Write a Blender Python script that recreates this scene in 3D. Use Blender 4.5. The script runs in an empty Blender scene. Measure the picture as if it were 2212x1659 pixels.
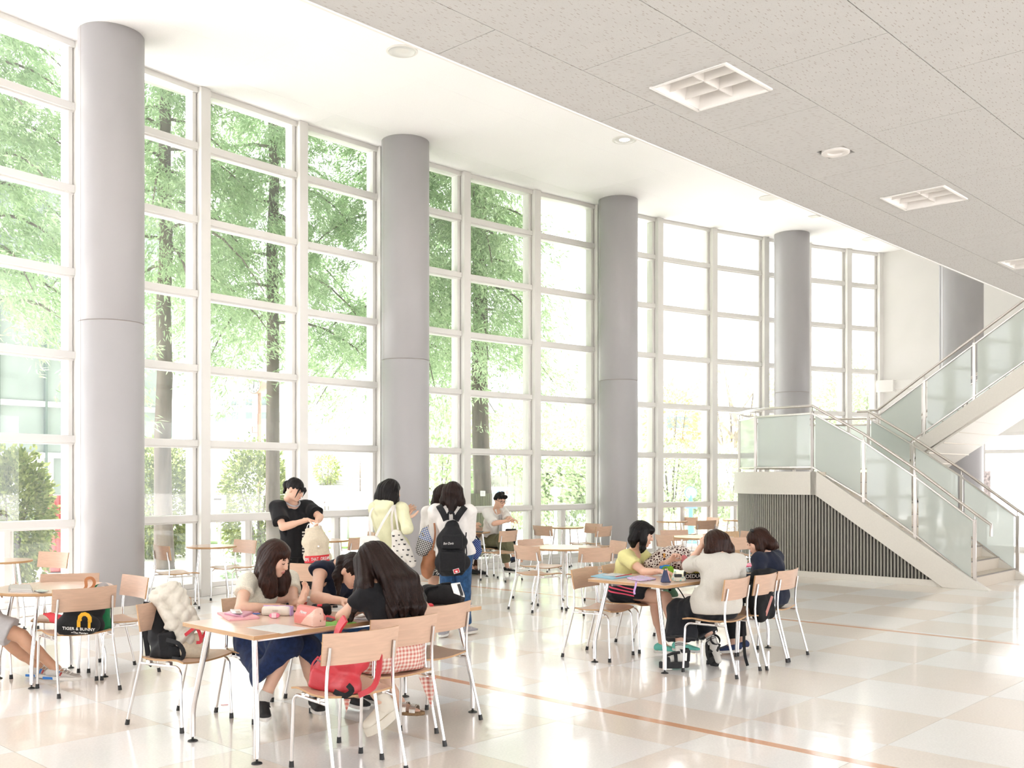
import bpy, bmesh, math, random
import numpy as np
from mathutils import Vector, Matrix, Quaternion

C = bpy.context.scene.collection
SC = bpy.context.scene
rnd = random.Random(7)
PI = math.pi
V = Vector

# ------------------------------------------------------------------ camera
EYE = 1.58                      # eye height in metres
F, CX, HY = 2161.0, 1106.0, 1032.0   # focal length, centre column, horizon row (2212 x 1659 frame)
cam_d = bpy.data.cameras.new('camera')
cam = bpy.data.objects.new('camera', cam_d)
C.objects.link(cam)
cam.location = (0, 0, EYE)
cam.rotation_euler = (PI / 2, 0, 0)
cam_d.sensor_width = 36
cam_d.lens = F / 2212 * 36
cam_d.shift_y = (HY - 829.5) / 2212
cam_d.clip_end = 500
SC.camera = cam

# ------------------------------------------------------------------ world, sun, exposure
w = bpy.data.worlds.new('world')
SC.world = w
w.use_nodes = True
bg = w.node_tree.nodes['Background']
bg.inputs['Color'].default_value = (0.965, 0.972, 1.0, 1)
bg.inputs['Strength'].default_value = 3.0
sun_d = bpy.data.lights.new('sun', 'SUN')
sun_d.energy = 19.0
sun_d.angle = math.radians(0.8)
sun_d.color = (1.0, 0.962, 0.94)
sun = bpy.data.objects.new('sun', sun_d)
C.objects.link(sun)
SUN_EL = math.radians(66)
sd = V((0.80, -0.60, 0)).normalized()      # horizontal travel of the light, into the room
sun.rotation_euler = V((sd.x * math.cos(SUN_EL), sd.y * math.cos(SUN_EL), -math.sin(SUN_EL))).to_track_quat('-Z', 'Y').to_euler()
SC.view_settings.view_transform = 'Standard'
SC.view_settings.look = 'None'
SC.view_settings.gamma = 1
SC.view_settings.use_curve_mapping = False
SC.view_settings.exposure = 0.46
cy = SC.cycles
cy.use_denoising = True
cy.max_bounces = 10
cy.diffuse_bounces = 6
cy.glossy_bounces = 4
cy.transmission_bounces = 6
cy.transparent_max_bounces = 16
cy.caustics_reflective = False
cy.caustics_refractive = False
cy.sample_clamp_indirect = 6

# ------------------------------------------------------------------ building axes
A = V((math.sin(math.radians(43.26)), math.cos(math.radians(43.26)), 0))
B = V((-A.y, A.x, 0))
UP = V((0, 0, 1))

def AB(a, b, z=0.0):
    return A * a + B * b + UP * z

def U(px, py, Y):
    """the place at depth Y that the photograph shows at (px, py)"""
    return V(((px - CX) / F * Y, Y, EYE - (py - HY) / F * Y))

def ext(prev, px, py, L, far=1):
    """the place at distance L from prev along the line of sight through (px, py)"""
    o = V((0, 0, EYE))
    d = (U(px, py, 1.0) - o).normalized()
    m = prev - o
    t0 = m.dot(d)
    q = L * L - (m - d * t0).length_squared
    s = math.sqrt(q) if q > 0 else 0
    return o + d * (t0 + far * s)

# ------------------------------------------------------------------ tags
def tag(o, label=None, cat=None, group=None, kind=None):
    if label: o['label'] = label
    if cat: o['category'] = cat
    if group: o['group'] = group
    if kind: o['kind'] = kind
    return o

def wloc(p):
    l = V((0, 0, 0))
    while p is not None:
        l += p.location
        p = p.parent
    return l

def attach(o, p):
    if p is not None:
        o.parent = p
        o.location = -wloc(p)

def thing(name, loc, label, cat, group=None):
    o = bpy.data.objects.new(name, None)
    o.empty_display_size = 0.1
    C.objects.link(o)
    o.location = loc
    return tag(o, label, cat, group)

def children(o):
    return [c for c in o.children]

def dup(o, loc=None, rz=None, label=None, group=None, parent=None):
    c = o.copy()
    C.objects.link(c)
    if parent is not None: c.parent = parent
    if loc is not None: c.location = loc
    if rz is not None: c.rotation_euler = (0, 0, rz)
    if label: c['label'] = label
    if group: c['group'] = group
    for ch in children(o):
        dup(ch, parent=c)
    return c

# ------------------------------------------------------------------ mesh builder
class MB:
    def __init__(s):
        s.v = []; s.f = []; s.m = []; s.mi = 0
    def add(s, vs, fs):
        n = len(s.v)
        s.v += [tuple(x) for x in vs]
        s.f += [tuple(i + n for i in f) for f in fs]
        s.m += [s.mi] * len(fs)
        return s
    def box(s, c, h, R=None):
        c = V(c)
        vs = []
        for x in (-1, 1):
            for y in (-1, 1):
                for z in (-1, 1):
                    p = V((x * h[0], y * h[1], z * h[2]))
                    if R is not None: p = R @ p
                    vs.append(c + p)
        return s.add(vs, [(0, 1, 3, 2), (4, 6, 7, 5), (0, 4, 5, 1), (2, 3, 7, 6), (0, 2, 6, 4), (1, 5, 7, 3)])
    def obox(s, o, x, y, z):
        """box from corner o along three edge vectors"""
        o, x, y, z = V(o), V(x), V(y), V(z)
        vs = [o, o + x, o + x + y, o + y, o + z, o + x + z, o + x + y + z, o + y + z]
        fs = [(0, 3, 2, 1), (4, 5, 6, 7), (0, 1, 5, 4), (1, 2, 6, 5), (2, 3, 7, 6), (3, 0, 4, 7)]
        if x.cross(y).dot(z) < 0: fs = [f[::-1] for f in fs]
        return s.add(vs, fs)
    def tube(s, path, r, n=8, cap=True):
        path = [V(p) for p in path]
        rr = r if isinstance(r, (list, tuple)) else [r] * len(path)
        rings = []
        up = None
        for i, p in enumerate(path):
            a = path[max(i - 1, 0)]; b = path[min(i + 1, len(path) - 1)]
            t = (b - a).normalized()
            if up is None:
                up = V((0, 0, 1)) if abs(t.z) < 0.9 else V((1, 0, 0))
            x = t.cross(up)
            if x.length < 1e-4:
                up = V((1, 0, 0)) if abs(t.x) < .9 else V((0, 1, 0)); x = t.cross(up)
            x.normalize(); y = x.cross(t).normalized(); up = y
            rings.append([p + x * (rr[i] * math.cos(2 * PI * k / n)) + y * (rr[i] * math.sin(2 * PI * k / n)) for k in range(n)])
        return s.loft(rings, cap)
    def loft(s, rings, cap=True, closed=True):
        n = len(rings[0]); vs = [p for r in rings for p in r]; fs = []
        for i in range(len(rings) - 1):
            for k in range(n if closed else n - 1):
                k2 = (k + 1) % n
                fs.append((i * n + k, i * n + k2, (i + 1) * n + k2, (i + 1) * n + k))
        if cap and closed:
            fs.append(tuple(range(n))[::-1]); L = (len(rings) - 1) * n
            fs.append(tuple(range(L, L + n)))
        return s.add(vs, fs)
    def lathe(s, prof, c=(0, 0, 0), n=24, R=None, cap=True):
        c = V(c); rings = []
        for r, z in prof:
            ring = []
            for k in range(n):
                p = V((r * math.cos(2 * PI * k / n), r * math.sin(2 * PI * k / n), z))
                if R is not None: p = R @ p
                ring.append(c + p)
            rings.append(ring)
        return s.loft(rings, cap)
    def prism(s, poly, d):
        """extrude a planar polygon by vector d"""
        poly = [V(p) for p in poly]; d = V(d); n = len(poly)
        vs = poly + [p + d for p in poly]
        nv = V((0, 0, 0))
        for i in range(n): nv += poly[i].cross(poly[(i + 1) % n])
        fs = [tuple(range(n))[::-1], tuple(range(n, 2 * n))] + [(i, (i + 1) % n, n + (i + 1) % n, n + i) for i in range(n)]
        if nv.dot(d) < 0: fs = [f[::-1] for f in fs]
        return s.add(vs, fs)
    def ell(s, c, r, R=None, nu=12, nv=8):
        c = V(c); rings = []
        for j in range(1, nv):
            th = PI * j / nv; ring = []
            for k in range(nu):
                ph = 2 * PI * k / nu
                p = V((r[0] * math.sin(th) * math.cos(ph), r[1] * math.sin(th) * math.sin(ph), -r[2] * math.cos(th)))
                if R is not None: p = R @ p
                ring.append(c + p)
            rings.append(ring)
        return s.loft(rings, True)
    def build(s, name, mat, parent=None, smooth=False, bevel=0, seg=1, angle=40, local=False):
        me = bpy.data.meshes.new(name)
        me.from_pydata(s.v, [], s.f)
        mats = mat if isinstance(mat, (list, tuple)) else [mat]
        for m in mats: me.materials.append(m)
        if len(mats) > 1: me.polygons.foreach_set('material_index', s.m)
        if bevel:
            bm = bmesh.new(); bm.from_mesh(me)
            bmesh.ops.remove_doubles(bm, verts=bm.verts, dist=1e-6)
            es = [e for e in bm.edges if len(e.link_faces) == 2 and e.calc_face_angle(0) > 0.6]
            bmesh.ops.bevel(bm, geom=es, offset=bevel, segments=seg, affect='EDGES', profile=.5)
            bm.to_mesh(me); bm.free()
        if smooth or bevel:
            me.polygons.foreach_set('use_smooth', [True] * len(me.polygons))
            me.set_sharp_from_angle(angle=math.radians(angle))
        me.update()
        o = bpy.data.objects.new(name, me)
        C.objects.link(o)
        if parent is not None:
            if local: o.parent = parent
            else: attach(o, parent)
        return o

def share(o, name, loc, parent, rot=None):
    """another object on the same mesh, local to its parent"""
    c = bpy.data.objects.new(name, o.data)
    C.objects.link(c)
    c.parent = parent
    c.location = loc
    if rot is not None: c.rotation_euler = rot
    return c

# ------------------------------------------------------------------ materials
def nodes(m):
    return m.node_tree.nodes, m.node_tree.links

def M(name, col, rough=.5, metal=0, var=.05, scale=25, bump=0, bscale=None, coat=0, spec=.5, sheen=0, stretch=(1, 1, 1), trans=0):
    m = bpy.data.materials.new(name)
    m.use_nodes = True
    nd, ln = nodes(m)
    b = nd['Principled BSDF']
    b.inputs['Roughness'].default_value = rough
    b.inputs['Metallic'].default_value = metal
    b.inputs['Specular IOR Level'].default_value = spec
    b.inputs['Coat Weight'].default_value = coat
    b.inputs['Coat Roughness'].default_value = .08
    b.inputs['Sheen Weight'].default_value = sheen
    if var or bump:
        tc = nd.new('ShaderNodeTexCoord'); mp = nd.new('ShaderNodeMapping'); nz = nd.new('ShaderNodeTexNoise')
        mp.inputs['Scale'].default_value = stretch
        nz.inputs['Scale'].default_value = scale; nz.inputs['Detail'].default_value = 4
        ln.new(tc.outputs['Object'], mp.inputs['Vector']); ln.new(mp.outputs['Vector'], nz.inputs['Vector'])
        rp = nd.new('ShaderNodeMapRange')
        rp.inputs['From Min'].default_value = .3; rp.inputs['From Max'].default_value = .7
        rp.inputs['To Min'].default_value = 1 - var; rp.inputs['To Max'].default_value = 1 + var
        ln.new(nz.outputs['Fac'], rp.inputs['Value'])
        mx = nd.new('ShaderNodeVectorMath'); mx.operation = 'SCALE'
        mx.inputs[0].default_value = col[:3]
        ln.new(rp.outputs['Result'], mx.inputs['Scale'])
        ln.new(mx.outputs['Vector'], b.inputs['Base Color'])
        if bump:
            nz2 = nd.new('ShaderNodeTexNoise'); nz2.inputs['Scale'].default_value = bscale or scale * 3; nz2.inputs['Detail'].default_value = 3
            ln.new(mp.outputs['Vector'], nz2.inputs['Vector'])
            bp = nd.new('ShaderNodeBump'); bp.inputs['Strength'].default_value = bump; bp.inputs['Distance'].default_value = .01
            ln.new(nz2.outputs['Fac'], bp.inputs['Height']); ln.new(bp.outputs['Normal'], b.inputs['Normal'])
    else:
        b.inputs['Base Color'].default_value = (*col[:3], 1)
    m.diffuse_color = (*col[:3], 1)
    return m

def hexc(r, g, b):
    """8-bit display colour to linear"""
    f = lambda c: (c / 255) / 12.92 if c <= 10 else ((c / 255 + .055) / 1.055) ** 2.4
    return (f(r), f(g), f(b))

def base_in(m):
    return m.node_tree.nodes['Principled BSDF'].inputs['Base Color']

def rgb_mix(m, fac_socket, c1, c2):
    nd, ln = nodes(m)
    mx = nd.new('ShaderNodeMix'); mx.data_type = 'RGBA'
    ln.new(fac_socket, mx.inputs['Factor'])
    for i, c in ((6, c1), (7, c2)):
        if isinstance(c, tuple): mx.inputs[i].default_value = (*c[:3], 1)
        else: ln.new(c, mx.inputs[i])
    return mx.outputs[2]

def math_node(m, op, a, b=None, c=None):
    nd, ln = nodes(m)
    n = nd.new('ShaderNodeMath'); n.operation = op
    for i, x in enumerate((a, b, c)):
        if x is None: continue
        if isinstance(x, (int, float)): n.inputs[i].default_value = x
        else: ln.new(x, n.inputs[i])
    return n.outputs[0]

def coords(m, kind='Object'):
    nd, ln = nodes(m)
    tc = nd.new('ShaderNodeTexCoord'); sp = nd.new('ShaderNodeSeparateXYZ')
    ln.new(tc.outputs[kind], sp.inputs[0])
    return tc.outputs[kind], sp.outputs

MAT = {}
MAT['frame'] = M('window_frame_paint', (.78, .765, .74), .38, var=.02, scale=3)
MAT['column'] = M('column_paint', (.41, .40, .412), .42, var=.02, scale=300, bump=.05, bscale=400)
MAT['white'] = M('white_paint', (.80, .785, .755), .6, var=.015, scale=2)
MAT['ceilwhite'] = M('white_ceiling_board', (.94, .925, .93), .8, var=.02, scale=60, bump=.1, bscale=120)
MAT['stair_white'] = M('stair_cladding', (.70, .67, .615), .5, var=.02, scale=40)
MAT['joint'] = M('joint_dark', (.42, .36, .33), .8, var=0)  # darker tone for column seams and cores and behind the board gaps
MAT['steel'] = M('brushed_steel', (.62, .58, .55), .28, metal=1, var=.05, scale=60, stretch=(1, 1, .05))
MAT['chrome'] = M('chrome_tube', (.78, .77, .77), .14, metal=1, var=.03, scale=10)
MAT['rubber'] = M('black_rubber', (.02, .02, .02), .5, var=.1)
MAT['dark'] = M('dark_void', (.05, .047, .042), .8, var=.05)
MAT['slat'] = M('slat_paint', (.33, .315, .28), .5, var=.05, scale=30)
MAT['tread'] = M('stair_tread', (.62, .555, .47), .45, var=.05, scale=90)
MAT['nosing'] = M('stair_nosing', (.28, .25, .23), .5, var=.1)
MAT['ground'] = M('concrete_paving', (.82, .815, .80), .8, var=.04, scale=3)
MAT['grass'] = M('lawn_grass', (.17, .27, .08), .9, var=.35, scale=18, bump=.5)

def wood(name, col, rough, spec=.5, coat=0):
    m = M(name, col, rough, var=.07, scale=14, stretch=(.25, 6, 6), spec=spec, coat=coat)
    return m
MAT['ply'] = wood('beech_plywood', (.60, .405, .295), .34)
MAT['ply_edge'] = M('plywood_edge', (.50, .30, .15), .5, var=.2, scale=120, stretch=(.1, .1, 8))
MAT['top'] = wood('beech_laminate', (.70, .52, .42), .2)

def schlick(m, gain):
    """mirror share of a pane, the same from either side"""
    lw = m.node_tree.nodes.new('ShaderNodeLayerWeight'); lw.inputs['Blend'].default_value = .5
    p = math_node(m, 'POWER', lw.outputs['Facing'], 5.0)
    return math_node(m, 'MULTIPLY', math_node(m, 'MULTIPLY_ADD', p, .92, .075), gain)

def glass_mat(name, tint, gloss, veil):
    """flat pane: see-through, a mirror share that grows at grazing angles, and a scattering share that paints in glare and haze"""
    m = bpy.data.materials.new(name); m.use_nodes = True
    nd, ln = nodes(m)
    nd.remove(nd['Principled BSDF'])
    out = nd['Material Output']
    tr = nd.new('ShaderNodeBsdfTransparent'); tr.inputs['Color'].default_value = (*tint, 1)
    gl = nd.new('ShaderNodeBsdfGlossy'); gl.inputs['Roughness'].default_value = .02
    tl = nd.new('ShaderNodeBsdfTranslucent'); tl.inputs['Color'].default_value = (.95, .97, .97, 1)  # translucent share: a painted veil of glare over the view outside
    mu = schlick(m, gloss)
    nz = nd.new('ShaderNodeTexNoise'); nz.inputs['Scale'].default_value = 1.3; nz.inputs['Detail'].default_value = 3
    geo = nd.new('ShaderNodeNewGeometry'); ln.new(geo.outputs['Position'], nz.inputs['Vector'])
    mr = nd.new('ShaderNodeMapRange'); mr.inputs['From Min'].default_value = .35; mr.inputs['From Max'].default_value = .7
    mr.inputs['To Min'].default_value = veil * .6; mr.inputs['To Max'].default_value = veil * 1.4
    ln.new(nz.outputs['Fac'], mr.inputs['Value'])
    m1 = nd.new('ShaderNodeMixShader'); m2 = nd.new('ShaderNodeMixShader')
    ln.new(mr.outputs[0], m1.inputs[0]); ln.new(tr.outputs[0], m1.inputs[1]); ln.new(tl.outputs[0], m1.inputs[2])
    ln.new(mu, m2.inputs[0]); ln.new(m1.outputs[0], m2.inputs[1]); ln.new(gl.outputs[0], m2.inputs[2])
    ln.new(m2.outputs[0], out.inputs['Surface'])
    return m
MAT['glass'] = glass_mat('window_glass', (.98, .985, .985), .9, .045)

def frosted():
    m = bpy.data.materials.new('frosted_glass'); m.use_nodes = True
    nd, ln = nodes(m)
    nd.remove(nd['Principled BSDF']); out = nd['Material Output']
    tl = nd.new('ShaderNodeBsdfTranslucent'); tl.inputs['Color'].default_value = (.74, .80, .77, 1)
    df = nd.new('ShaderNodeBsdfDiffuse'); df.inputs['Color'].default_value = (.58, .63, .605, 1)
    rf = nd.new('ShaderNodeBsdfTransparent'); rf.inputs['Color'].default_value = (.84, .92, .89, 1)
    gl = nd.new('ShaderNodeBsdfGlossy'); gl.inputs['Roughness'].default_value = .04
    a = nd.new('ShaderNodeMixShader'); a.inputs[0].default_value = .35
    b = nd.new('ShaderNodeMixShader'); b.inputs[0].default_value = .03
    c = nd.new('ShaderNodeMixShader')
    fr = schlick(m, 1.0)
    ln.new(tl.outputs[0], a.inputs[1]); ln.new(df.outputs[0], a.inputs[2])
    ln.new(a.outputs[0], b.inputs[1]); ln.new(rf.outputs[0], b.inputs[2])
    ln.new(fr, c.inputs[0]); ln.new(b.outputs[0], c.inputs[1]); ln.new(gl.outputs[0], c.inputs[2])
    ln.new(c.outputs[0], out.inputs['Surface'])
    return m
MAT['frost'] = frosted()
# ================================================================== the room
# ---- floor: checker of large blocks with recessed joints, under one slab
FL = 0.9
A0, B0 = 3.134, 6.94              # one block corner (along A, along B)
def floor_mat(name, col, rough):
    m = M(name, col, rough, var=.06, scale=70, spec=.5)
    nd, ln = nodes(m)
    b = nd['Principled BSDF']
    geo = nd.new('ShaderNodeNewGeometry')
    nz = nd.new('ShaderNodeTexNoise'); nz.inputs['Scale'].default_value = 9; nz.inputs['Detail'].default_value = 2
    ln.new(geo.outputs['Position'], nz.inputs['Vector'])
    bp = nd.new('ShaderNodeBump'); bp.inputs['Strength'].default_value = .10; bp.inputs['Distance'].default_value = .01
    ln.new(nz.outputs['Fac'], bp.inputs['Height']); ln.new(bp.outputs['Normal'], b.inputs['Normal'])
    b.inputs['Coat Weight'].default_value = .75
    b.inputs['Coat Roughness'].default_value = .10
    ln.new(bp.outputs['Normal'], b.inputs['Coat Normal'])
    return m
MAT['fl_w'] = floor_mat('floor_block_white', (.87, .86, .845), .34)
MAT['fl_b'] = floor_mat('floor_block_beige', (.81, .735, .665), .34)
MAT['fl_o'] = floor_mat('floor_strip_orange', (.66, .33, .17), .34)
slab = MB()
_o = [V((21.356 + 32.56 * math.cos(math.radians(t)), -6.488 + 32.56 * math.sin(math.radians(t)), -.12)) for t in range(113, 166)]
_p0 = AB(_o[0].dot(A), -5, -.12)
slab.prism(_o + [AB(_o[-1].dot(A), -9, -.12), AB(_o[0].dot(A), -9, -.12)], UP * .1)
floor = tag(slab.build('floor', MAT['fl_w']), kind='structure', label='glossy checkered floor in white and beige blocks')

WC = V((21.356, -6.488, 0)); WR = 32.363       # centre and radius of the curved glass wall
def inside(p):
    return (V((p.x, p.y, 0)) - WC).length < WR + .25
g = .0012
def block_mesh(sz):
    return MB().obox((g, g, -.02), (sz - 2 * g, 0, 0), (0, FL - 2 * g, 0), (0, 0, .02))
bw = block_mesh(FL).build('floor_block', MAT['fl_w'], floor)
bb = block_mesh(FL).build('floor_block', MAT['fl_b'], floor)
ANG = math.atan2(A.y, A.x)
cand = []
for i in range(-22, 26):
    for j in range(-24, 14):
        c = AB(A0 + (i + .5) * FL, B0 + (j + .5) * FL)
        if not inside(c) or A0 + i * FL > 22.6: continue
        vis = c.y > 2.0 and abs(c.x / max(c.y, .1)) < .58
        cand.append((not vis, c.length, i, j))
cand.sort()
rest = MB(); nblk = 0
def put_block(i, j):
    global nblk
    src = bw if (i + j) % 2 else bb
    p = AB(A0 + i * FL, B0 + j * FL)
    if nblk == 0: pass
    o = bpy.data.objects.new('floor_block', src.data); C.objects.link(o)
    o.parent = floor; o.location = p; o.rotation_euler = (0, 0, ANG)
    nblk += 1
rest2 = MB()
for k, (nv, _, i, j) in enumerate(cand):
    if not nv and nblk < 296: put_block(i, j)
    else:
        mb = rest if (i + j) % 2 else rest2
        mb.obox(AB(A0 + i * FL + g, B0 + j * FL + g, -.02), A * (FL - 2 * g), B * (FL - 2 * g), UP * .02)
for o in (bw, bb):
    C.objects.unlink(o); bpy.data.objects.remove(o)
tag(rest.build('floor_blocks_far', MAT['fl_w'], floor), kind='stuff')
tag(rest2.build('floor_blocks_far', MAT['fl_b'], floor), kind='stuff')
# orange inlaid strips run along B
for a_ in (5.37, 10.2):
    s = MB()
    s.obox(AB(a_ - .04, -12, -.018), A * .08, B * (26.5 if a_ > 8 else 21.5), UP * .0187)
    s.build('orange_strip', MAT['fl_o'], floor)

# ---- curved glass wall
HC = 6.78
def arc(ang, r, z=0.0):
    t = math.radians(ang)
    return V((WC.x + r * math.cos(t), WC.y + r * math.sin(t), z))
MUL = [162.65, 159.72, 156.79, 153.86, 150.93, 148.0, 145.15, 142.07, 139.15, 136.45, 133.29, 130.37, 127.6, 124.75, 122.08, 119.45, 117.26, 115.12, 113.4]
TZ = [1.04, 2.04, 3.04, 4.03, 5.02, 6.0]
def radial_box(ang, r0, r1, wd, z0, z1):
    n = arc(ang, 1) - WC; n.normalize()
    t = V((-n.y, n.x, 0))
    p = arc(ang, r0, z0) - t * wd / 2
    return p, n * (r1 - r0), t * wd, UP * (z1 - z0)
def span_box(mb, a1, a2, r0, r1, z0, z1, ins=0.0):
    p1, p2 = arc(a1, r0, z0), arc(a2, r0, z0)
    q1, q2 = arc(a1, r1, z0), arc(a2, r1, z0)
    d = (p2 - p1).normalized()
    p1 += d * ins; q1 += d * ins; p2 -= d * ins; q2 -= d * ins
    h = UP * (z1 - z0)
    mb.add([p1, p2, q2, q1, p1 + h, p2 + h, q2 + h, q1 + h], [(0, 1, 2, 3), (7, 6, 5, 4), (4, 5, 1, 0), (5, 6, 2, 1), (6, 7, 3, 2), (7, 4, 0, 3)])
RG = WR + .06
for k in range(len(MUL) - 1):
    a1, a2 = MUL[k], MUL[k + 1]           # a1 > a2: left to right
    far = k < 4
    root = thing(f'window_{k + 1}', arc((a1 + a2) / 2, WR), 'tall white framed bay of the curved glass wall', None)
    root['kind'] = 'structure'
    f_ = MB()
    f_.obox(*radial_box(a2, WR - .12, WR + .22, .15, 0, HC))
    if k == 0: f_.obox(*radial_box(a1, WR - .12, WR + .22, .15, 0, HC))
    f_.build('mullion', MAT['frame'], root, bevel=.004)
    j = MB()                                # slim jambs beside the post, the edge of the glazing
    for aa, s_ in ((a1, -1), (a2, 1)):
        j.obox(*radial_box(aa + s_ * .20, WR - .02, WR + .14, .055, 0, HC))
    j.build('jamb', MAT['frame'], root, bevel=.003)
    for zt in TZ:
        t_ = MB()
        span_box(t_, a1, a2, WR - .05, WR + .14, zt - .045, zt + .045, .05)
        t_.build('transom', MAT['frame'], root, bevel=.006)
        if zt > 2:
            pass
        b_ = MB()
        span_box(b_, a1, a2, WR - .02, WR + .10, zt - .066, zt - .045, .07)
        b_.build('glazing_bead', MAT['frame'], root)
    hd = MB(); span_box(hd, a1, a2, WR - .05, WR + .14, HC - .075, HC, .05)
    hd.build('head_rail', MAT['frame'], root, bevel=.004)
    sl = MB(); span_box(sl, a1, a2, WR - .10, WR + .16, 0, .10, .05)
    span_box(sl, a1, a2, WR - .02, WR + .14, .10, .17, .05)
    sl.build('sill', MAT['frame'], root, bevel=.004)
    # the lowest row slides: a meeting stile in the middle
    am = (a1 + a2) / 2 + .12
    st = MB(); st.obox(*radial_box(am, WR + .0, WR + .10, .075, .15, 1.0)); st.obox(*radial_box(am - .11, WR - .01, WR + .04, .014, .15, 1.0))
    st.build('meeting_stile', MAT['frame'], root, bevel=.003)
    zz = [.15] + TZ + [HC - .06]
    for z0, z1 in zip(zz[:-1], zz[1:]):
        gq = MB()
        p1, p2 = arc(a1, RG), arc(a2, RG)
        gq.add([p1 + UP * z0, p2 + UP * z0, p2 + UP * z1, p1 + UP * z1], [(0, 1, 2, 3)])
        gq.build('pane', MAT['glass'], root)

# ---- round columns
def column(ang=None, pos=None, label='', z1=HC, joint=3.39):
    p = arc(ang, WR - .54) if pos is None else pos
    root = thing('round_column', (p.x, p.y, 0), label, 'column', None)
    r = .368
    def shaft(z0, z1):
        m = MB(); m.lathe([(r - .004, z0), (r, z0 + .004), (r, z1 - .004), (r - .004, z1)], (p.x, p.y, 0), 64)
        return m
    if joint:
        shaft(.10, joint - .004).build('lower_shaft', MAT['column'], root, smooth=True, angle=50)
        shaft(joint + .004, z1).build('upper_shaft', MAT['column'], root, smooth=True, angle=50)
    else: shaft(.10, z1).build('shaft', MAT['column'], root, smooth=True, angle=50)
    MB().lathe([(r - .012, .0), (r - .012, z1)], (p.x, p.y, 0), 48).build('core', MAT['joint'], root, smooth=True, angle=50)
    MB().lathe([(r - .003, .0), (r - .003, .10)], (p.x, p.y, 0), 48).build('base_ring', MAT['stair_white'], root, smooth=True, angle=50)
    # vertical seam of the metal cladding on the window side
    d = V((-p.x, -p.y, 0)).normalized(); d = Matrix.Rotation(math.radians(-63), 3, 'Z') @ d
    t = V((-d.y, d.x, 0))
    m = MB(); m.obox(p + d * (r - .004) - t * .003, d * .005, t * .006, UP * z1)
    m.build('seam', MAT['joint'], root)
    return root
column(145.0, label='grey round column beside the leftmost tall window')
column(136.3, label='grey round column behind the standing group of students')
column(127.48, label='grey round column between the two middle tall windows')
column(118.9, label='grey round column rising behind the curved stair landing')
column(pos=V((8.53, 18.95, 0)), label='grey round column behind the upper stair flight, by the end wall', joint=None)
pp = MB(); pp.lathe([(.09, 0), (.09, HC)], (8.72, 20.2, 0), 24)
tag(pp.build('downpipe', MAT['column'], smooth=True), 'slim grey pipe beside the column at the end wall', 'pipe')

# ---- walls
def wall(name, o, x, y, z, mat=MAT['white'], label=None):
    m = MB(); m.obox(o, x, y, z)
    return tag(m.build(name, mat), kind='structure', label=label)
P_END = arc(113.4, WR)
aE = P_END.dot(A) - .02; bE = P_END.dot(B)
# end wall with a doorway zone: solid left part, lintel above the glass doors
dz, d0, d1 = 2.55, bE - 2.25, bE - 6.6
we = MB()
we.obox(AB(aE, bE + .1, 0), B * (d0 - bE - .1), A * .25, UP * 7)
we.obox(AB(aE, d0, dz), B * (d1 - d0), A * .25, UP * (7 - dz))
we.obox(AB(aE, d1, 0), B * -8, A * .25, UP * 7)
tag(we.build('wall_end', MAT['white']), kind='structure', label='white end wall beyond the stair')
lg = MB(); lg.obox(AB(aE - .10, bE - .42, 3.60), B * -9, A * .12, UP * .20)
lg.obox(AB(aE - .16, bE - .02, 3.55), B * -.40, A * .18, UP * .27)
tag(lg.build('trim_1', MAT['white'], bevel=.004), kind='structure')
# glass doors in the end wall
for k in range(4):
    b0_ = d0 - k * 1.08
    r_ = thing(f'door_{k + 1}', AB(aE + .1, b0_, 0), 'glazed door leaf with pale frame in the end wall', None)
    r_['kind'] = 'structure'
    m = MB()
    m.obox(AB(aE + .06, b0_, 0), B * -.09, A * .08, UP * dz); m.obox(AB(aE + .06, b0_ - .99, 0), B * -.09, A * .08, UP * dz)
    m.obox(AB(aE + .06, b0_ - .09, 0), B * -.9, A * .08, UP * .12); m.obox(AB(aE + .06, b0_ - .09, 2.1), B * -.9, A * .08, UP * .08); m.obox(AB(aE + .06, b0_ - .09, dz - .07), B * -.9, A * .08, UP * .07)
    m.build('door_frame', MAT['frame'], r_, bevel=.004)
    m = MB(); m.obox(AB(aE + .10, b0_ - .09, .12), B * -.9, A * .008, UP * (dz - .19)); m.build('pane', MAT['glass'], r_)
    m = MB(); m.tube([AB(aE + .02, b0_ - .93, .85), AB(aE + .02, b0_ - .93, 1.25)], .012); m.build('handle', MAT['steel'], r_, smooth=True)
# upper dark window high in the end wall
uw = thing('window_19', AB(aE, bE - 5.2, 4.2), 'dark window high in the end wall', None); uw['kind'] = 'structure'
m = MB(); m.obox(AB(aE - .05, bE - 3.30, 3.9), B * -.16, A * .06, UP * 2.9); m.build('jamb', MAT['column'], uw)
m = MB(); m.obox(AB(aE - .03, bE - 3.46, 3.9), B * -1.2, A * .03, UP * 2.9); m.build('pane', MAT['dark'], uw)

wl = MB(); wl.obox(AB(-4.3, 9.3, 0), B * -6.1, A * -.2, UP * 6.9)  # unseen wall, added to keep light from entering at the left
tag(wl.build('added_wall_left', MAT['white']), kind='structure', label='unseen white side wall added behind the camera to cut light from the left')
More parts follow.
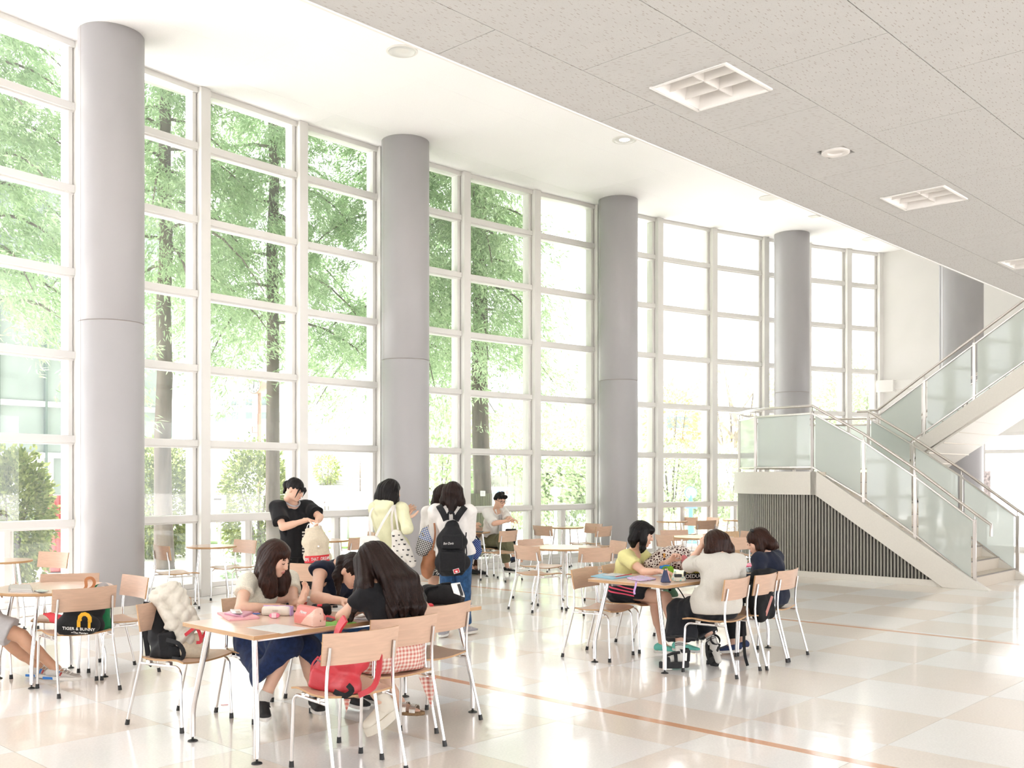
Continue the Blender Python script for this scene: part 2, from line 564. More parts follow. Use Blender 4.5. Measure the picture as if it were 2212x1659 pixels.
# ---- high white ceiling by the glass, in boards
BE = 3.444; HS = 3.55
RC = WR + .22                        # the ceiling stops at the outer face of the glass wall
_a = [arc(t, RC, HC + .02) for t in range(113, 166)]
hc = MB(); hc.prism(_a + [AB(-13, BE - .3, HC + .02), AB(_a[0].dot(A), BE - .3, HC + .02)], UP * .1)
ev = MB()
for t in range(113, 166):            # unseen eave added outside, above the glass, to block the sun
    span_box(ev, t + 1, t, WR - .1, WR + 3.2, 8.0, 8.2); span_box(ev, t + 1, t, WR - .1, WR + .2, HC + .12, 8.0)
tag(ev.build('sun_block_eave', MAT['white']), kind='structure', label='unseen eave added above the curved glass wall to block the sun')
ceil1 = tag(hc.build('ceiling', MAT['ceilwhite']), kind='structure', label='high white ceiling along the curved glass wall')
cb = MB().obox((.0008, .0008, 0), (1.8184, 0, 0), (0, .9084, 0), (0, 0, .02)).build('ceiling_board', MAT['ceilwhite'], ceil1)
for i in range(-8, 13):
    for j in range(0, 15):
        p = AB(-.4 + i * 1.82, BE + j * .91)
        qs = [p + A * .0008 + B * .0008, p + A * 1.8192 + B * .0008, p + A * 1.8192 + B * .9092, p + A * .0008 + B * .9092]
        rr_ = [(q - WC).length for q in qs]
        c = p + A * .91 + B * .45
        if min(rr_) > RC or c.y < 3: continue
        if max(rr_) < RC:
            share(cb, 'ceiling_board', (p.x, p.y, HC), ceil1, (0, 0, ANG)); continue
        n = (c - WC).normalized(); d_ = [(q - WC).dot(n) - RC for q in qs]; poly = []
        for k in range(4):
            a_, b_ = d_[k], d_[(k + 1) % 4]
            if a_ <= 0: poly.append(qs[k])
            if (a_ < 0) != (b_ < 0): poly.append(qs[k].lerp(qs[(k + 1) % 4], a_ / (a_ - b_)))
        if len(poly) > 2:
            m = MB(); m.prism([V((q.x, q.y, HC)) for q in poly], UP * .02); m.build('ceiling_board', MAT['ceilwhite'], ceil1)
bpy.data.objects.remove(cb)

# ---- lowered ceiling on the room side: fissured acoustic boards
def fissured():
    m = M('fissured_acoustic_board', (.53, .53, .515), .85, var=.02, scale=8)
    nd, ln = nodes(m)
    b = nd['Principled BSDF']
    tc = nd.new('ShaderNodeTexCoord')
    def worms(scale, st, thr, seed):
        mp = nd.new('ShaderNodeMapping'); mp.inputs['Scale'].default_value = st; mp.inputs['Location'].default_value = (seed, seed * 1.7, 0)
        ln.new(tc.outputs['Object'], mp.inputs['Vector'])
        nz = nd.new('ShaderNodeTexNoise'); nz.inputs['Scale'].default_value = 2.2; nz.inputs['Detail'].default_value = 2
        ln.new(mp.outputs['Vector'], nz.inputs['Vector'])
        va = nd.new('ShaderNodeVectorMath'); va.operation = 'SCALE'; va.inputs['Scale'].default_value = .16
        ln.new(nz.outputs['Color'], va.inputs[0])
        ad = nd.new('ShaderNodeVectorMath'); ln.new(mp.outputs['Vector'], ad.inputs[0]); ln.new(va.outputs[0], ad.inputs[1])
        vo = nd.new('ShaderNodeTexVoronoi'); vo.voronoi_dimensions = '2D'; vo.inputs['Scale'].default_value = scale; vo.inputs['Randomness'].default_value = 1
        ln.new(ad.outputs[0], vo.inputs['Vector'])
        return math_node(m, 'LESS_THAN', vo.outputs['Distance'], thr)
    w1 = worms(12.0, (1, 4.4, 1), .115, 0)
    w2 = worms(34, (1, 1.5, 1), .06, 3.3)
    mk = math_node(m, 'MAXIMUM', w1, w2)
    src = base_in(m).links[0].from_socket
    col = rgb_mix(m, mk, src, (.38, .35, .325))
    ln.new(col, base_in(m))
    return m
MAT['fiss'] = fissured()
sc_ = MB(); sc_.obox(AB(-14, BE - 9.7, HS + .15), A * 36.9, B * 9.7, UP * .12)
ceil2 = tag(sc_.build('ceiling', MAT['joint']), kind='structure', label='lowered ceiling of pinkish fissured acoustic boards')
TL, TW = 1.213, .6235
a_off, b_off = 3.153, BE - .376
tb = MB().obox((.0022, .0022, 0), (TL - .0044, 0, 0), (0, TW - .0044, 0), (0, 0, .02)).build('ceiling_board', MAT['fiss'], ceil2)
tb_e = MB().obox((.0022, .0022, 0), (TL - .0044, 0, 0), (0, .376 - .0044, 0), (0, 0, .02)).build('ceiling_board', MAT['fiss'], ceil2)
# recessed square lights and a spotlight; boards around them are cut from smaller pieces
def ab_of(px, py, z):
    Y = (z - EYE) * F / (HY - py); p = U(px, py, Y); return p.dot(A), p.dot(B)
def tile_quad(a0, a1, b0, b1, par):
    m = MB(); m.obox(AB(a0, b0, HS), A * (a1 - a0), B * (b1 - b0), UP * .02)
    m.build('ceiling_board', MAT['fiss'], par)
TROF = [ab_of(1536, 190, HS), ab_of(1996, 428, HS), ab_of(2228, 566, HS)]
SPOT = ab_of(1805, 329, HS)
hs = .205
holes = []
for (a, b) in TROF: holes.append((a - hs, a + hs, b - hs, b + hs))
holes.append((SPOT[0] - .085, SPOT[0] + .085, SPOT[1] - .085, SPOT[1] + .085))
nt = 0; restc = MB()
for i in range(-9, 18):
    for j in range(-14, 1):
        a0 = a_off + i * TL + (TL / 2 if j % 2 else 0); wdt = .376 if j == 0 else TW
        b0 = b_off + (0 if j == 0 else j * TW)
        c = AB(a0 + TL / 2, b0 + wdt / 2)
        vis = c.y > 1.5 and abs(c.x) < c.y * .62 and c.y > (HS - EYE) * 1.9
        hit = [h for h in holes if h[0] < a0 + TL and h[1] > a0 and h[2] < b0 + wdt and h[3] > b0]
        if hit:
            h = hit[0]; e = .0022
            x0, x1, y0, y1 = a0 + e, a0 + TL - e, b0 + e, b0 + wdt - e
            hx0, hx1, hy0, hy1 = max(h[0], x0), min(h[1], x1), max(h[2], y0), min(h[3], y1)
            m = MB()
            for q in ((x0, hx0, y0, y1), (hx1, x1, y0, y1), (hx0, hx1, y0, hy0), (hx0, hx1, hy1, y1)):
                if q[1] - q[0] > .002 and q[3] - q[2] > .002:
                    m.obox(AB(q[0], q[2], HS), A * (q[1] - q[0]), B * (q[3] - q[2]), UP * .02)
            o = m.build('ceiling_board', MAT['fiss'], ceil2)
        elif vis and nt < 280:
            share(tb_e if j == 0 else tb, 'ceiling_board', AB(a0, b0, HS), ceil2, (0, 0, ANG)); nt += 1
        else:
            restc.obox(AB(a0 + .0022, b0 + .0022, HS), A * (TL - .0044), B * (wdt - .0044), UP * .02)
bpy.data.objects.remove(tb); bpy.data.objects.remove(tb_e)
tag(restc.build('ceiling_boards_far', MAT['fiss'], ceil2), kind='stuff')
ed = MB(); ed.obox(AB(-14, BE - .001, HS - .006), A * 37.0, B * .018, UP * .12)
tag(ed.build('trim_2', MAT['white'], bevel=.003), kind='structure')
fa = MB(); fa.obox(AB(-14, BE - .25, HS + .10), A * 37.0, B * .24, UP * (HC - HS))
tag(fa.build('wall_balcony', MAT['white']), kind='structure', label='white upper wall over the edge of the lowered ceiling')

# ================================================================== ceiling fittings
MAT['reflector'] = M('lamp_reflector', (.74, .73, .71), .35, metal=.3, var=.0)
MAT['louver'] = M('louver_white', (.74, .72, .69), .45, var=.01)
MAT['lampglow'] = bpy.data.materials.new('lamp_glow'); MAT['lampglow'].use_nodes = True
_b = MAT['lampglow'].node_tree.nodes['Principled BSDF']
_b.inputs['Emission Color'].default_value = (1, .86, .72, 1); _b.inputs['Emission Strength'].default_value = 3.0
TLAB = ['square recessed louver light nearest the camera in the lowered ceiling', 'square recessed louver light further back in the lowered ceiling, right of the spotlight', 'square recessed louver light at the right edge of the picture']
for (a, b), lab in zip(TROF, TLAB):
    r_ = thing('recessed_light', AB(a, b, HS), lab, 'ceiling light', 'recessed louver lights')
    m = MB(); fw = .018
    for s_ in (-1, 1):
        m.obox(AB(a - hs - fw, b + s_ * (hs + fw / 2) - fw / 2, HS - .008), A * (2 * hs + 2 * fw), B * fw, UP * .012)
        m.obox(AB(a + s_ * (hs + fw / 2) - fw / 2, b - hs, HS - .008), A * fw, B * (2 * hs), UP * .012)
    m.build('trim_frame', MAT['white'], r_, bevel=.002)
    m = MB(); d = .12; t = .006                       # open box with sloped sides
    p = [AB(a + sx * hs, b + sy * hs, HS) for sx, sy in ((-1, -1), (1, -1), (1, 1), (-1, 1))]
    q = [AB(a + sx * hs * .8, b + sy * hs * .8, HS + d) for sx, sy in ((-1, -1), (1, -1), (1, 1), (-1, 1))]
    m.add(p + q, [(0, 1, 5, 4), (1, 2, 6, 5), (2, 3, 7, 6), (3, 0, 4, 7), (4, 5, 6, 7)])
    m.build('housing', MAT['louver'], r_)
    def blade(c, ax, half, h=.07):                   # V-shaped louver blade
        m = MB(); n = UP.cross(ax)
        c = V(c)
        m.prism([c - n * .003, c + n * .003, c + n * .017 + UP * h, c - n * .017 + UP * h], ax * half * 2)
        m.v = [tuple(V(x) - ax * half) for x in m.v]
        return m
    blade(AB(a, b, HS + .012), A, hs * .99).build('louver_blade', MAT['louver'], r_)
    for s_ in (-1, 1):
        blade(AB(a + s_ * hs * .34, b, HS + .012), B, hs * .99).build('louver_blade', MAT['louver'], r_)
    for s_ in (-1, 1):
        m = MB(); c = AB(a, b + s_ * hs * .45, HS + .095); m.tube([c - A * .15, c + A * .15], .010, 10); m.build('tube_lamp', MAT['louver'], r_, smooth=True)
# spotlight in the lowered ceiling
c = AB(SPOT[0], SPOT[1], HS)
r_ = thing('spotlight', c, 'small round recessed spotlight between the louver lights', 'spotlight')
MB().lathe([(.045, .004), (.048, -.006), (.066, -.012), (.083, -.006), (.083, .004)], c, 40, cap=False).build('trim_ring', MAT['louver'], r_, smooth=True)
MB().lathe([(.046, 0), (.036, .05), (.018, .08), (.0, .085)], c, 32, cap=False).build('reflector', MAT['reflector'], r_, smooth=True)
MB().box(c, (.122, .122, .001), Matrix.Rotation(ANG, 3, 'Z')) if False else None
bk = MB(); bk.lathe([(.083, .004), (.083, .10)], c, 24); bk.build('can', MAT['louver'], r_, smooth=True)
# big downlights in the high ceiling
DL = [(868, 110, 'large silver downlight in the high ceiling nearest the camera'), (1349, 302, 'large downlight in the high ceiling with a warm lit reflector'),
      (1662, 427, 'large downlight in the high ceiling above the third column'), (1882, 516, 'large downlight in the high ceiling furthest back')]
for px, py, lab in DL:
    Y = (HC - EYE) * F / (HY - py); c = U(px, py, Y)
    r_ = thing('downlight', c, lab, 'ceiling light', 'downlights in the high ceiling')
    MB().lathe([(.160, .0), (.163, -.012), (.190, -.008), (.190, .0)], c, 40, cap=False).build('trim_ring', MAT['louver'], r_, smooth=True)
    bowl = MB(); bowl.lathe([(.160, -.012), (.145, -.007), (.115, -.003), (.080, -.0012)], c, 40, cap=False)
    bowl.build('reflector', MAT['reflector'], r_, smooth=True)
    ln_ = MB(); ln_.lathe([(.0001, -.0015), (.082, -.0015)], c, 24, cap=False)
    ln_.build('lamp', MAT['lampglow'] if px == 1349 else MAT['louver'], r_)
Y = (HC - EYE) * F / (HY - 467); c = U(1759, 467, Y)
m = MB(); m.obox(c - A * .09 - B * .09 - UP * .012, A * .18, B * .18, UP * .012)
tag(m.build('ceiling_vent', MAT['louver'], bevel=.003), 'small square white plate on the high ceiling', 'vent')
# ================================================================== dog-leg stair with a round landing
SA, SB = 14.75, 4.83                 # near bottom corner in A / B
SW, GAP, NR = 2.0, .2, 10
LAND, RUN = 1.68, 2.46
RIS = LAND / NR
SLOPE = LAND / RUN; TRD = RIS / SLOPE
B1 = SB + RUN
stair = thing('staircase', AB(SA + 1, SB + 1.2, 0), 'pale dog-leg staircase with round landing, frosted glass sides and dark ribbed base', 'staircase')
# lower flight steps
for k in range(NR - 1):
    b0 = SB + .12 + k * TRD; z = (k + 1) * RIS
    m = MB(); m.obox(AB(SA + .05, b0, 0 if k == 0 else z - RIS - .03), A * (SW - .1), B * (TRD + .03), UP * (RIS + (0 if k == 0 else .03)))
    st = m.build('step', MAT['tread'], stair, bevel=.003)
    m = MB(); m.obox(AB(SA + .05, b0 - .004, z - .012), A * (SW - .1), B * .035, UP * .0135); m.build('nosing', MAT['nosing'], st)
# stringers of the lower flight
def stringer(a, th, b_lo, b_hi, z_of, dep, zmin=0.0, name='stringer'):
    m = MB()
    p = [AB(a, b_lo, max(zmin, z_of(b_lo) - dep)), AB(a, b_lo, z_of(b_lo)), AB(a, b_hi, z_of(b_hi)), AB(a, b_hi, z_of(b_hi) - dep)]
    m.prism(p, A * th)
    return m
zl = lambda b: (b - SB + .02) * SLOPE
def lower_side(a, th, name='stringer'):
    b_f = SB - .02 + .40 / SLOPE
    m = MB()
    m.prism([AB(a, SB - .12, 0), AB(a, SB - .02, .055), AB(a, B1, LAND), AB(a, B1 + .10, LAND), AB(a, B1 + .10, LAND - .37), AB(a, B1 + .02, LAND - .37), AB(a, SB + .52, 0)], A * th)
    m.build(name, MAT['stair_white'], stair, bevel=.003)
lower_side(SA - .03, .12)
lower_side(SA + SW - .10, .12)
# landing: a half-round slab
RL = (2 * SW + GAP) / 2
LC = AB(SA + RL, B1 + .25)
def land_pt(t, r, z):               # t from -90 (near side) through 0 to 90 (far side)
    tr = math.radians(t)
    p = LC + A * (math.sin(tr) * r) + B * (math.cos(tr) * r)
    return V((p.x, p.y, z))
def land_outline(r, z, n=40, b0=0):
    pts = [AB(SA + RL - r, B1 + b0, z)] + [land_pt(-90 + 180 * k / n, r, z) for k in range(n + 1)] + [AB(SA + RL + r, B1 + b0, z)]
    return pts
m = MB(); m.prism(land_outline(RL - .02, LAND - .30, 40, -.13), UP * .29)
m.build('landing_slab', MAT['tread'], stair)
fz = land_outline(RL + .03, 0)
m = MB()
m.loft([[p + UP * (LAND - .37) for p in fz], [p + UP * LAND for p in fz], [q + UP * LAND for q in land_outline(RL - .05, 0)], [q + UP * (LAND - .37) for q in land_outline(RL - .05, 0)], [p + UP * (LAND - .37) for p in fz]], cap=False, closed=False)
m.build('landing_fascia', MAT['stair_white'], stair, smooth=True, angle=40)
# ribbed base under the landing and the flight
base = MB()
bo = land_outline(RL - .06, 0, 40)
base.prism(bo, UP * (LAND - .30))
base.prism([AB(SA + .06, SB + .52, 0), AB(SA + .06, B1 + .02, 0), AB(SA + .06, B1 + .02, LAND - .36), ], A * 1.9)
base.build('base_backing', MAT['dark'], stair)
ribs = MB()
pitch = .052; wr = .024
def rib(p, n, z1):
    t = V((-n.y, n.x, 0))
    if z1 > .12: ribs.obox(p - t * wr / 2 + UP * .095, n * .028, t * wr, UP * (z1 - .095))
b = SB + .62
while b < B1 + .25:
    zt = min((b - SB - .52) * SLOPE * 1.04, LAND - .36)
    rib(AB(SA + .06, b), -A, zt); b += pitch
dt = math.degrees(pitch / RL)
t = -90 + dt * .5
while t < 95:
    p = land_pt(t, RL - .06, 0); n = V((p.x - LC.x, p.y - LC.y, 0)).normalized()
    rib(p, n, LAND - .36); t += dt
tag(ribs.build('ribs', MAT['slat'], stair), kind='stuff')
kb = MB()
ko = [AB(SA + .01, SB + .46, 0)] + land_outline(RL - .005, 0, 40)
kb.loft([[p for p in ko], [p + UP * .095 for p in ko], [p + (LC - p).normalized() * .05 + UP * (.095 - p.z) for p in ko]], cap=False, closed=False)
kb.build('plinth', MAT['stair_white'], stair)
# upper flight: rises back towards the room along -B
UA = SA + SW + GAP
NU = 14
zu = lambda b: LAND + (B1 - b) * SLOPE
for k in range(NU):
    b0 = B1 - .12 - k * TRD; z = LAND + (k + 1) * RIS
    m = MB(); m.obox(AB(UA + .05, b0, z - RIS - .03), A * (SW - .1), B * -(TRD + .03), UP * (RIS + .03))
    st = m.build('step', MAT['tread'], stair, bevel=.003)
    m = MB(); m.obox(AB(UA + .05, b0 + .004, z - .012), A * (SW - .1), B * -.035, UP * .0135); m.build('nosing', MAT['nosing'], st)
bu = B1 - 3.75
for a in (UA - .03, UA + SW - .09):
    m = MB()
    m.prism([AB(a, B1 + .10, LAND - .05), AB(a, B1 - .02, LAND + .05), AB(a, bu, zu(bu) + .06), AB(a, bu, zu(bu) - .36), AB(a, B1 + .30, LAND - .37)], A * .12)
    m.build('stringer', MAT['stair_white'], stair, bevel=.003)
m = MB(); m.prism([AB(UA + .03, B1 + .1, LAND - .33), AB(UA + .03, bu, zu(bu) - .34), AB(UA + .03, bu, zu(bu) - .30), AB(UA + .03, B1 + .1, LAND - .29)], A * (SW - .1))
m.build('flight_soffit', MAT['stair_white'], stair)

# ---- balustrades: steel posts and rails, frosted panes, round handrails
def balustrade(pts, label, gl0=.05, gl1=.90, hr=1.02, end_drop=True, start_ext=True, skip=None):
    """pts: post feet (on the string); panes between neighbours"""
    root = bpy.data.objects.new('balustrade', None); C.objects.link(root); root.empty_display_size = .1; attach(root, stair)
    for p in pts:
        m = MB(); d = .018
        m.box(p + UP * (gl1 / 2 + .0), (.012, .025, gl1 / 2 + .03), Matrix.Rotation(ANG, 3, 'Z') @ Matrix.Rotation(0, 3, 'Z'))
        m.tube([p + UP * (gl1 - .02), p + UP * (hr - .02)], .009, 8)
        po = m.build('post', MAT['steel'], root, bevel=.004)
        
    for k in range(len(pts) - 1):
        p, q = pts[k], pts[k + 1]
        d = q - p; h = V((d.x, d.y, 0)); L = h.length; hn = h / L; n = V((-hn.y, hn.x, 0))
        sl = V((d.x, d.y, d.z)) / L
        i0, i1 = p + sl * .05, q - sl * .05
        m = MB(); m.add([i0 + UP * gl0, i1 + UP * gl0, i1 + UP * gl1, i0 + UP * gl1], [(0, 1, 2, 3)])
        m.build('glass_panel', MAT['frost'], root)
        for zz in (gl0, gl1):
            m = MB(); a_ = p + UP * (zz - .015) - n * .014; m.prism([a_, a_ + (q - p), a_ + (q - p) + UP * .03, a_ + UP * .03], n * .028)
            m.build('glazing_rail', MAT['steel'], root, bevel=.003)
    return root
def handrail(path, root, r=.021):
    m = MB(); m.tube(path, r, 12); m.build('handrail', MAT['steel'], root, smooth=True)
na = SA + .04
near = [AB(na, SB + .10, .06)]
for fr in (.345, .665): near.append(AB(na, SB + .10 + fr * (RUN - .02), zl(SB + .10 + fr * (RUN - .02)) + .04))
near.append(AB(na, B1 + .10, LAND + .02))
lastp = near[-1]
curve = [land_pt(-90 + 180 * k / 6.0, RL - .06, LAND + .02) for k in range(1, 7)]
r1 = balustrade(near, 'frosted glass balustrade on the near side of the lower stair flight')
hp = [near[0] + UP * .86 - B * .20 - UP * .02, near[0] + UP * 1.0 - B * .20 - UP * .02 + UP * 0]
hp = [near[0] - B * .22 + UP * .70, near[0] - B * .22 + UP * .86]
hp += [p + UP * 1.02 for p in near[:-1]]
hp += [near[-1] + UP * 1.02]
handrail(hp, r1)
r2 = balustrade([lastp] + curve, 'frosted glass balustrade curving round the stair landing')
handrail([lastp + UP * 1.02] + [land_pt(-90 + 180 * k / 36.0, RL - .06, LAND + 1.04) for k in range(0, 37)], r2)
fa_ = SA + SW - .06
farp = [AB(fa_, SB + .10, .06)] + [AB(fa_, SB + .10 + fr * (RUN - .02), zl(SB + .10 + fr * (RUN - .02)) + .04) for fr in (.345, .665)] + [AB(fa_, B1 + .02, LAND + .02)]
r3 = balustrade(farp, 'frosted glass balustrade on the inner side of the lower stair flight')
handrail([farp[0] - B * .22 + UP * .70, farp[0] - B * .22 + UP * .86] + [p + UP * 1.02 for p in farp] + [farp[-1] + UP * 1.02 + B * .2], r3)
for nm, a_, lab in (('n', UA + .03, 'frosted glass balustrade on the near side of the upper stair flight'), ('f', UA + SW - .04, 'frosted glass balustrade on the far side of the upper stair flight')):
    up = []
    for k in range(6):
        b_ = B1 - .02 - k * .80
        if b_ < bu: break
        up.append(AB(a_, b_, zu(b_) + .06))
    r4 = balustrade(up, lab)
    handrail([up[0] + UP * 1.0 + B * .15, up[0] + UP * 1.0] + [p + UP * 1.02 for p in up[1:]], r4)
# ================================================================== chairs and tables
def chair_proto(label):
    r = thing('cafe_chair', (0, 0, 0), label, 'chair')
    n = 9
    # seat: pressed plywood, dished across and rolled down at front and back (local +y is forward)
    def shell(zf, th, xs, ys, edge):
        top = [[V((x, y, zf(x, y))) for x in xs] for y in ys]
        m = MB()
        nx, ny = len(xs), len(ys)
        vs = [p for row in top for p in row] + [p - UP * th for row in top for p in row]
        fs = []; mi = []
        o = nx * ny
        for j in range(ny - 1):
            for i in range(nx - 1):
                a = j * nx + i
                fs += [(a, a + 1, a + nx + 1, a + nx), (o + a, o + a + nx, o + a + nx + 1, o + a + 1)]; mi += [0, 0]
        for i in range(nx - 1):
            fs += [(i, o + i, o + i + 1, i + 1)]; a = (ny - 1) * nx + i; fs += [(a, a + 1, o + a + 1, o + a)]; mi += [1, 1]
        for j in range(ny - 1):
            a = j * nx; fs += [(a, a + nx, o + a + nx, o + a)]; a = j * nx + nx - 1; fs += [(a, o + a, o + a + nx, a + nx)]; mi += [1, 1]
        m.add(vs, fs); m.m = mi
        return m
    xs = [-.215 + .43 * k / 8 for k in range(9)]
    ys = [-.135 + .37 * k / 8 for k in range(9)]
    wid = lambda y: 1 - .08 * max(0, (-.0 - y) / .14) ** 2
    def zs(x, y):
        z = .432 + .35 * x * x - .010 * math.cos(PI * (y + .02) / .30) 
        if y > .12: z -= 1.5 * (y - .12) ** 2 * (1 + 0)
        return z
    m = shell(zs, .011, xs, ys, 1)
    m.v = [(v[0] * wid(v[1]), v[1], v[2]) for v in m.v]
    m.build('seat', [MAT['ply'], MAT['ply_edge']], r, smooth=True, angle=35)
    # backrest: curved board
    xs = [-.23 + .46 * k / 10 for k in range(11)]; zs_ = [.600, .64, .69, .735, .770]
    m = MB(); th = .011
    vs = []; fs = []; mi = []
    def by(x, z): return -.150 - .16 * (z - .605) + .62 * x * x
    for s_ in (0, 1):
        for z in zs_:
            for x in xs: vs.append(V((x * (1 + .10 * (z - .7)), by(x, z) - s_ * th, z + .06 * x * x)))
    nx, ny = 11, 5; o = nx * ny
    for j in range(ny - 1):
        for i in range(nx - 1):
            a = j * nx + i
            fs += [(a, a + nx, a + nx + 1, a + 1), (o + a, o + a + 1, o + a + nx + 1, o + a + nx)]; mi += [0, 0]
    for i in range(nx - 1):
        a = (ny - 1) * nx + i
        fs += [(i, i + 1, o + i + 1, o + i), (a, o + a, o + a + 1, a + 1)]; mi += [1, 1]
    for j in range(ny - 1):
        a = j * nx; b = a + nx - 1
        fs += [(a, o + a, o + a + nx, a + nx), (b, b + nx, o + b + nx, o + b)]; mi += [1, 1]
    m.add(vs, fs); m.m = mi
    m.build('backrest', [MAT['ply'], MAT['ply_edge']], r, smooth=True, angle=35)
    R_ = .0095
    for s_ in (-1, 1):
        # rear leg runs on up behind the backrest
        p = [(s_ * .217, -.243, .025), (s_ * .206, -.148, .38), (s_ * .204, -.137, .44), (s_ * .203, -.135, .49), (s_ * .200, -.140, .58), (s_ * .197, by(.2, .63) - .022, .635), (s_ * .196, by(.2, .70) - .021, .70)]
        m = MB(); m.tube(p, [R_] * 6 + [R_ * .9], 10); lg = m.build('leg', MAT['chrome'], r, smooth=True, angle=60)
        m = MB(); m.tube([(s_ * .218, -.247, 0), (s_ * .2168, -.2405, .034)], [.0145, .0125], 10); m.build('foot_cap', MAT['rubber'], lg, smooth=True, angle=40)
        # front leg: bends from under the seat down to the floor
        p = [(s_ * .203, -.140, .402)]
        p += [(s_ * .208, .10, .402), (s_ * .21, .16, .402)]
        for k in range(1, 6):
            t = PI / 2 * k / 5; p.append((s_ * (.21 + .004 * k / 5), .16 + .05 * math.sin(t), .402 - .05 * (1 - math.cos(t))))
        p.append((s_ * .218, .2255, .025))
        m = MB(); m.tube(p, R_, 10); lg = m.build('leg', MAT['chrome'], r, smooth=True, angle=60)
        m = MB(); m.tube([(s_ * .218, .226, 0), (s_ * .218, .2252, .034)], [.0145, .0125], 10); m.build('foot_cap', MAT['rubber'], lg, smooth=True, angle=40)
        for y in (-.07, .10):
            m = MB(); m.box((s_ * .200, y, .412), (.016, .018, .016)); m.build('seat_clip', MAT['steel'], r, bevel=.004)
    return r

def round_table_proto(D, label):
    r = thing('round_table', (0, 0, 0), label, 'table')
    R0 = D / 2; zt = .715; th = .024
    m = MB(); m.mi = 0
    m.lathe([(R0 - .003, zt), (.001, zt)], n=56, cap=False)
    m.v = m.v; 
    m.mi = 1; m.lathe([(R0 - .012, zt - th), (R0, zt - th + .006), (R0, zt - .003), (R0 - .003, zt)], n=56, cap=False)
    m.mi = 0; m.lathe([(.001, zt - th), (R0 - .012, zt - th)], n=56, cap=False)
    me = m.build('table_top', [MAT['top'], MAT['ply_edge']], r, smooth=True, angle=30)
    for k in range(4):
        t = PI / 4 + k * PI / 2; c, s_ = math.cos(t), math.sin(t)
        rf, rt = R0 * .90, R0 * .66
        p = [(c * rt, s_ * rt, zt - th), (c * (rt + .004), s_ * (rt + .004), zt - th - .03), (c * (rf - .01), s_ * (rf - .01), .22), (c * rf, s_ * rf, .16), (c * rf, s_ * rf, .03)]
        m = MB(); m.tube(p, .0145, 10); lg = m.build('leg', MAT['chrome'], r, smooth=True, angle=60)
        m = MB(); m.lathe([(.006, .03), (.006, .014), (.012, .012), (.024, .006), (.025, 0)], (c * rf, s_ * rf, 0), 14); m.build('levelling_foot', MAT['rubber'], lg, smooth=True, angle=40)
    return r

def rect_table(cor, la, lb, label):
    """cor: near-left corner; la along A, lb along B"""
    r = thing('study_table', cor, label, 'table')
    zt, th = .715, .026
    m = MB(); m.obox(cor + UP * (zt - th), A * la, B * lb, UP * th)
    o = m.build('table_top', [MAT['top'], MAT['ply_edge']], r, bevel=.002)
    for p in o.data.polygons:
        if abs(p.normal.z) < .5: p.material_index = 1
    for sa in (0, 1):
        for sb in (0, 1):
            f = cor + A * (.045 if sa == 0 else la - .045) + B * (.04 if sb == 0 else lb - .04)
            dir_ = A * (.05 if sa == 0 else -.05) + B * (.10 if sb == 0 else -.10)
            top = f + dir_
            m = MB(); m.tube([top + UP * (zt - th), top - dir_ * .05 + UP * (zt - th - .04), f + dir_ * .06 + UP * .22, f + UP * .17, f + UP * .03], .0175, 12)
            lg = m.build('leg', MAT['chrome'], r, smooth=True, angle=60)
            m = MB(); m.lathe([(.007, .03), (.007, .014), (.014, .012), (.029, .006), (.031, 0)], f, 16); m.build('levelling_foot', MAT['rubber'], lg, smooth=True, angle=40)
    m = MB()
    for sb in (.16, lb - .16):
        m.obox(cor + A * .12 + B * (sb - .012) + UP * (zt - th - .035), A * (la - .24), B * .024, UP * .035)
    m.build('apron_rail', MAT['steel'], r)
    return r
T1C = V((-1.411, 5.465, 0)); T2C = V((1.232, 8.02, 0))
T1 = rect_table(T1C, 1.76, .775, 'long beech table in the foreground, strewn with pencil cases and notebooks')
T2 = rect_table(T2C, 1.76, .80, 'long beech table of the right-hand study group, strewn with pouches')
rt9 = round_table_proto(.90, ''); rt6 = round_table_proto(.62, '')
def place_table(proto, x, y, rz, lab):
    o = dup(proto, (x, y, 0), rz, lab, 'round cafe tables'); return o
place_table(rt9, -3.63, 7.90, .86, 'round beech table at the left edge with magazines on it')
place_table(rt9, .66, 12.5, .8, 'large round beech table in the middle, ringed by empty chairs')
place_table(rt9, 2.80, 14.7, .5, 'large round beech table in front of the ribbed stair base')
place_table(rt6, -5.37, 10.5, .6, 'small round table by the window, cut by the left edge')
place_table(rt6, -3.82, 12.72, .3, 'small round window table second from the left, right of the first column')
place_table(rt6, -2.58, 13.95, .5, 'small round window table behind the drawstring bag')
place_table(rt6, -.66, 16.1, .4, 'small round window table of the man in glasses')
place_table(rt6, .95, 17.6, .4, 'small empty round window table left of the third column')
place_table(rt6, 3.2, 20.0, .3, 'small round window table straight behind the bob-haired girl')
place_table(rt6, 4.66, 20.6, .7, 'small round table partly hidden by the ribbed stair base')
for p in (rt9, rt6):
    for c in list(p.children_recursive): bpy.data.objects.remove(c)
    bpy.data.objects.remove(p)
cp = chair_proto('')
def chair(x, y, face, lab):
    """(x, y): middle between the feet; face: direction the sitter looks, degrees from +X"""
    return dup(cp, (x, y, 0), math.radians(face - 90), lab, 'beech cafe chairs')
def chair_rl(x, y, face, lab):
    """from the rear left foot (seen by the sitter's left hand)"""
    t = math.radians(face); f = V((math.cos(t), math.sin(t), 0)); rgt = V((f.y, -f.x, 0))
    p = V((x, y, 0)) + rgt * .217 + f * .243
    return chair(p.x, p.y, face, lab)
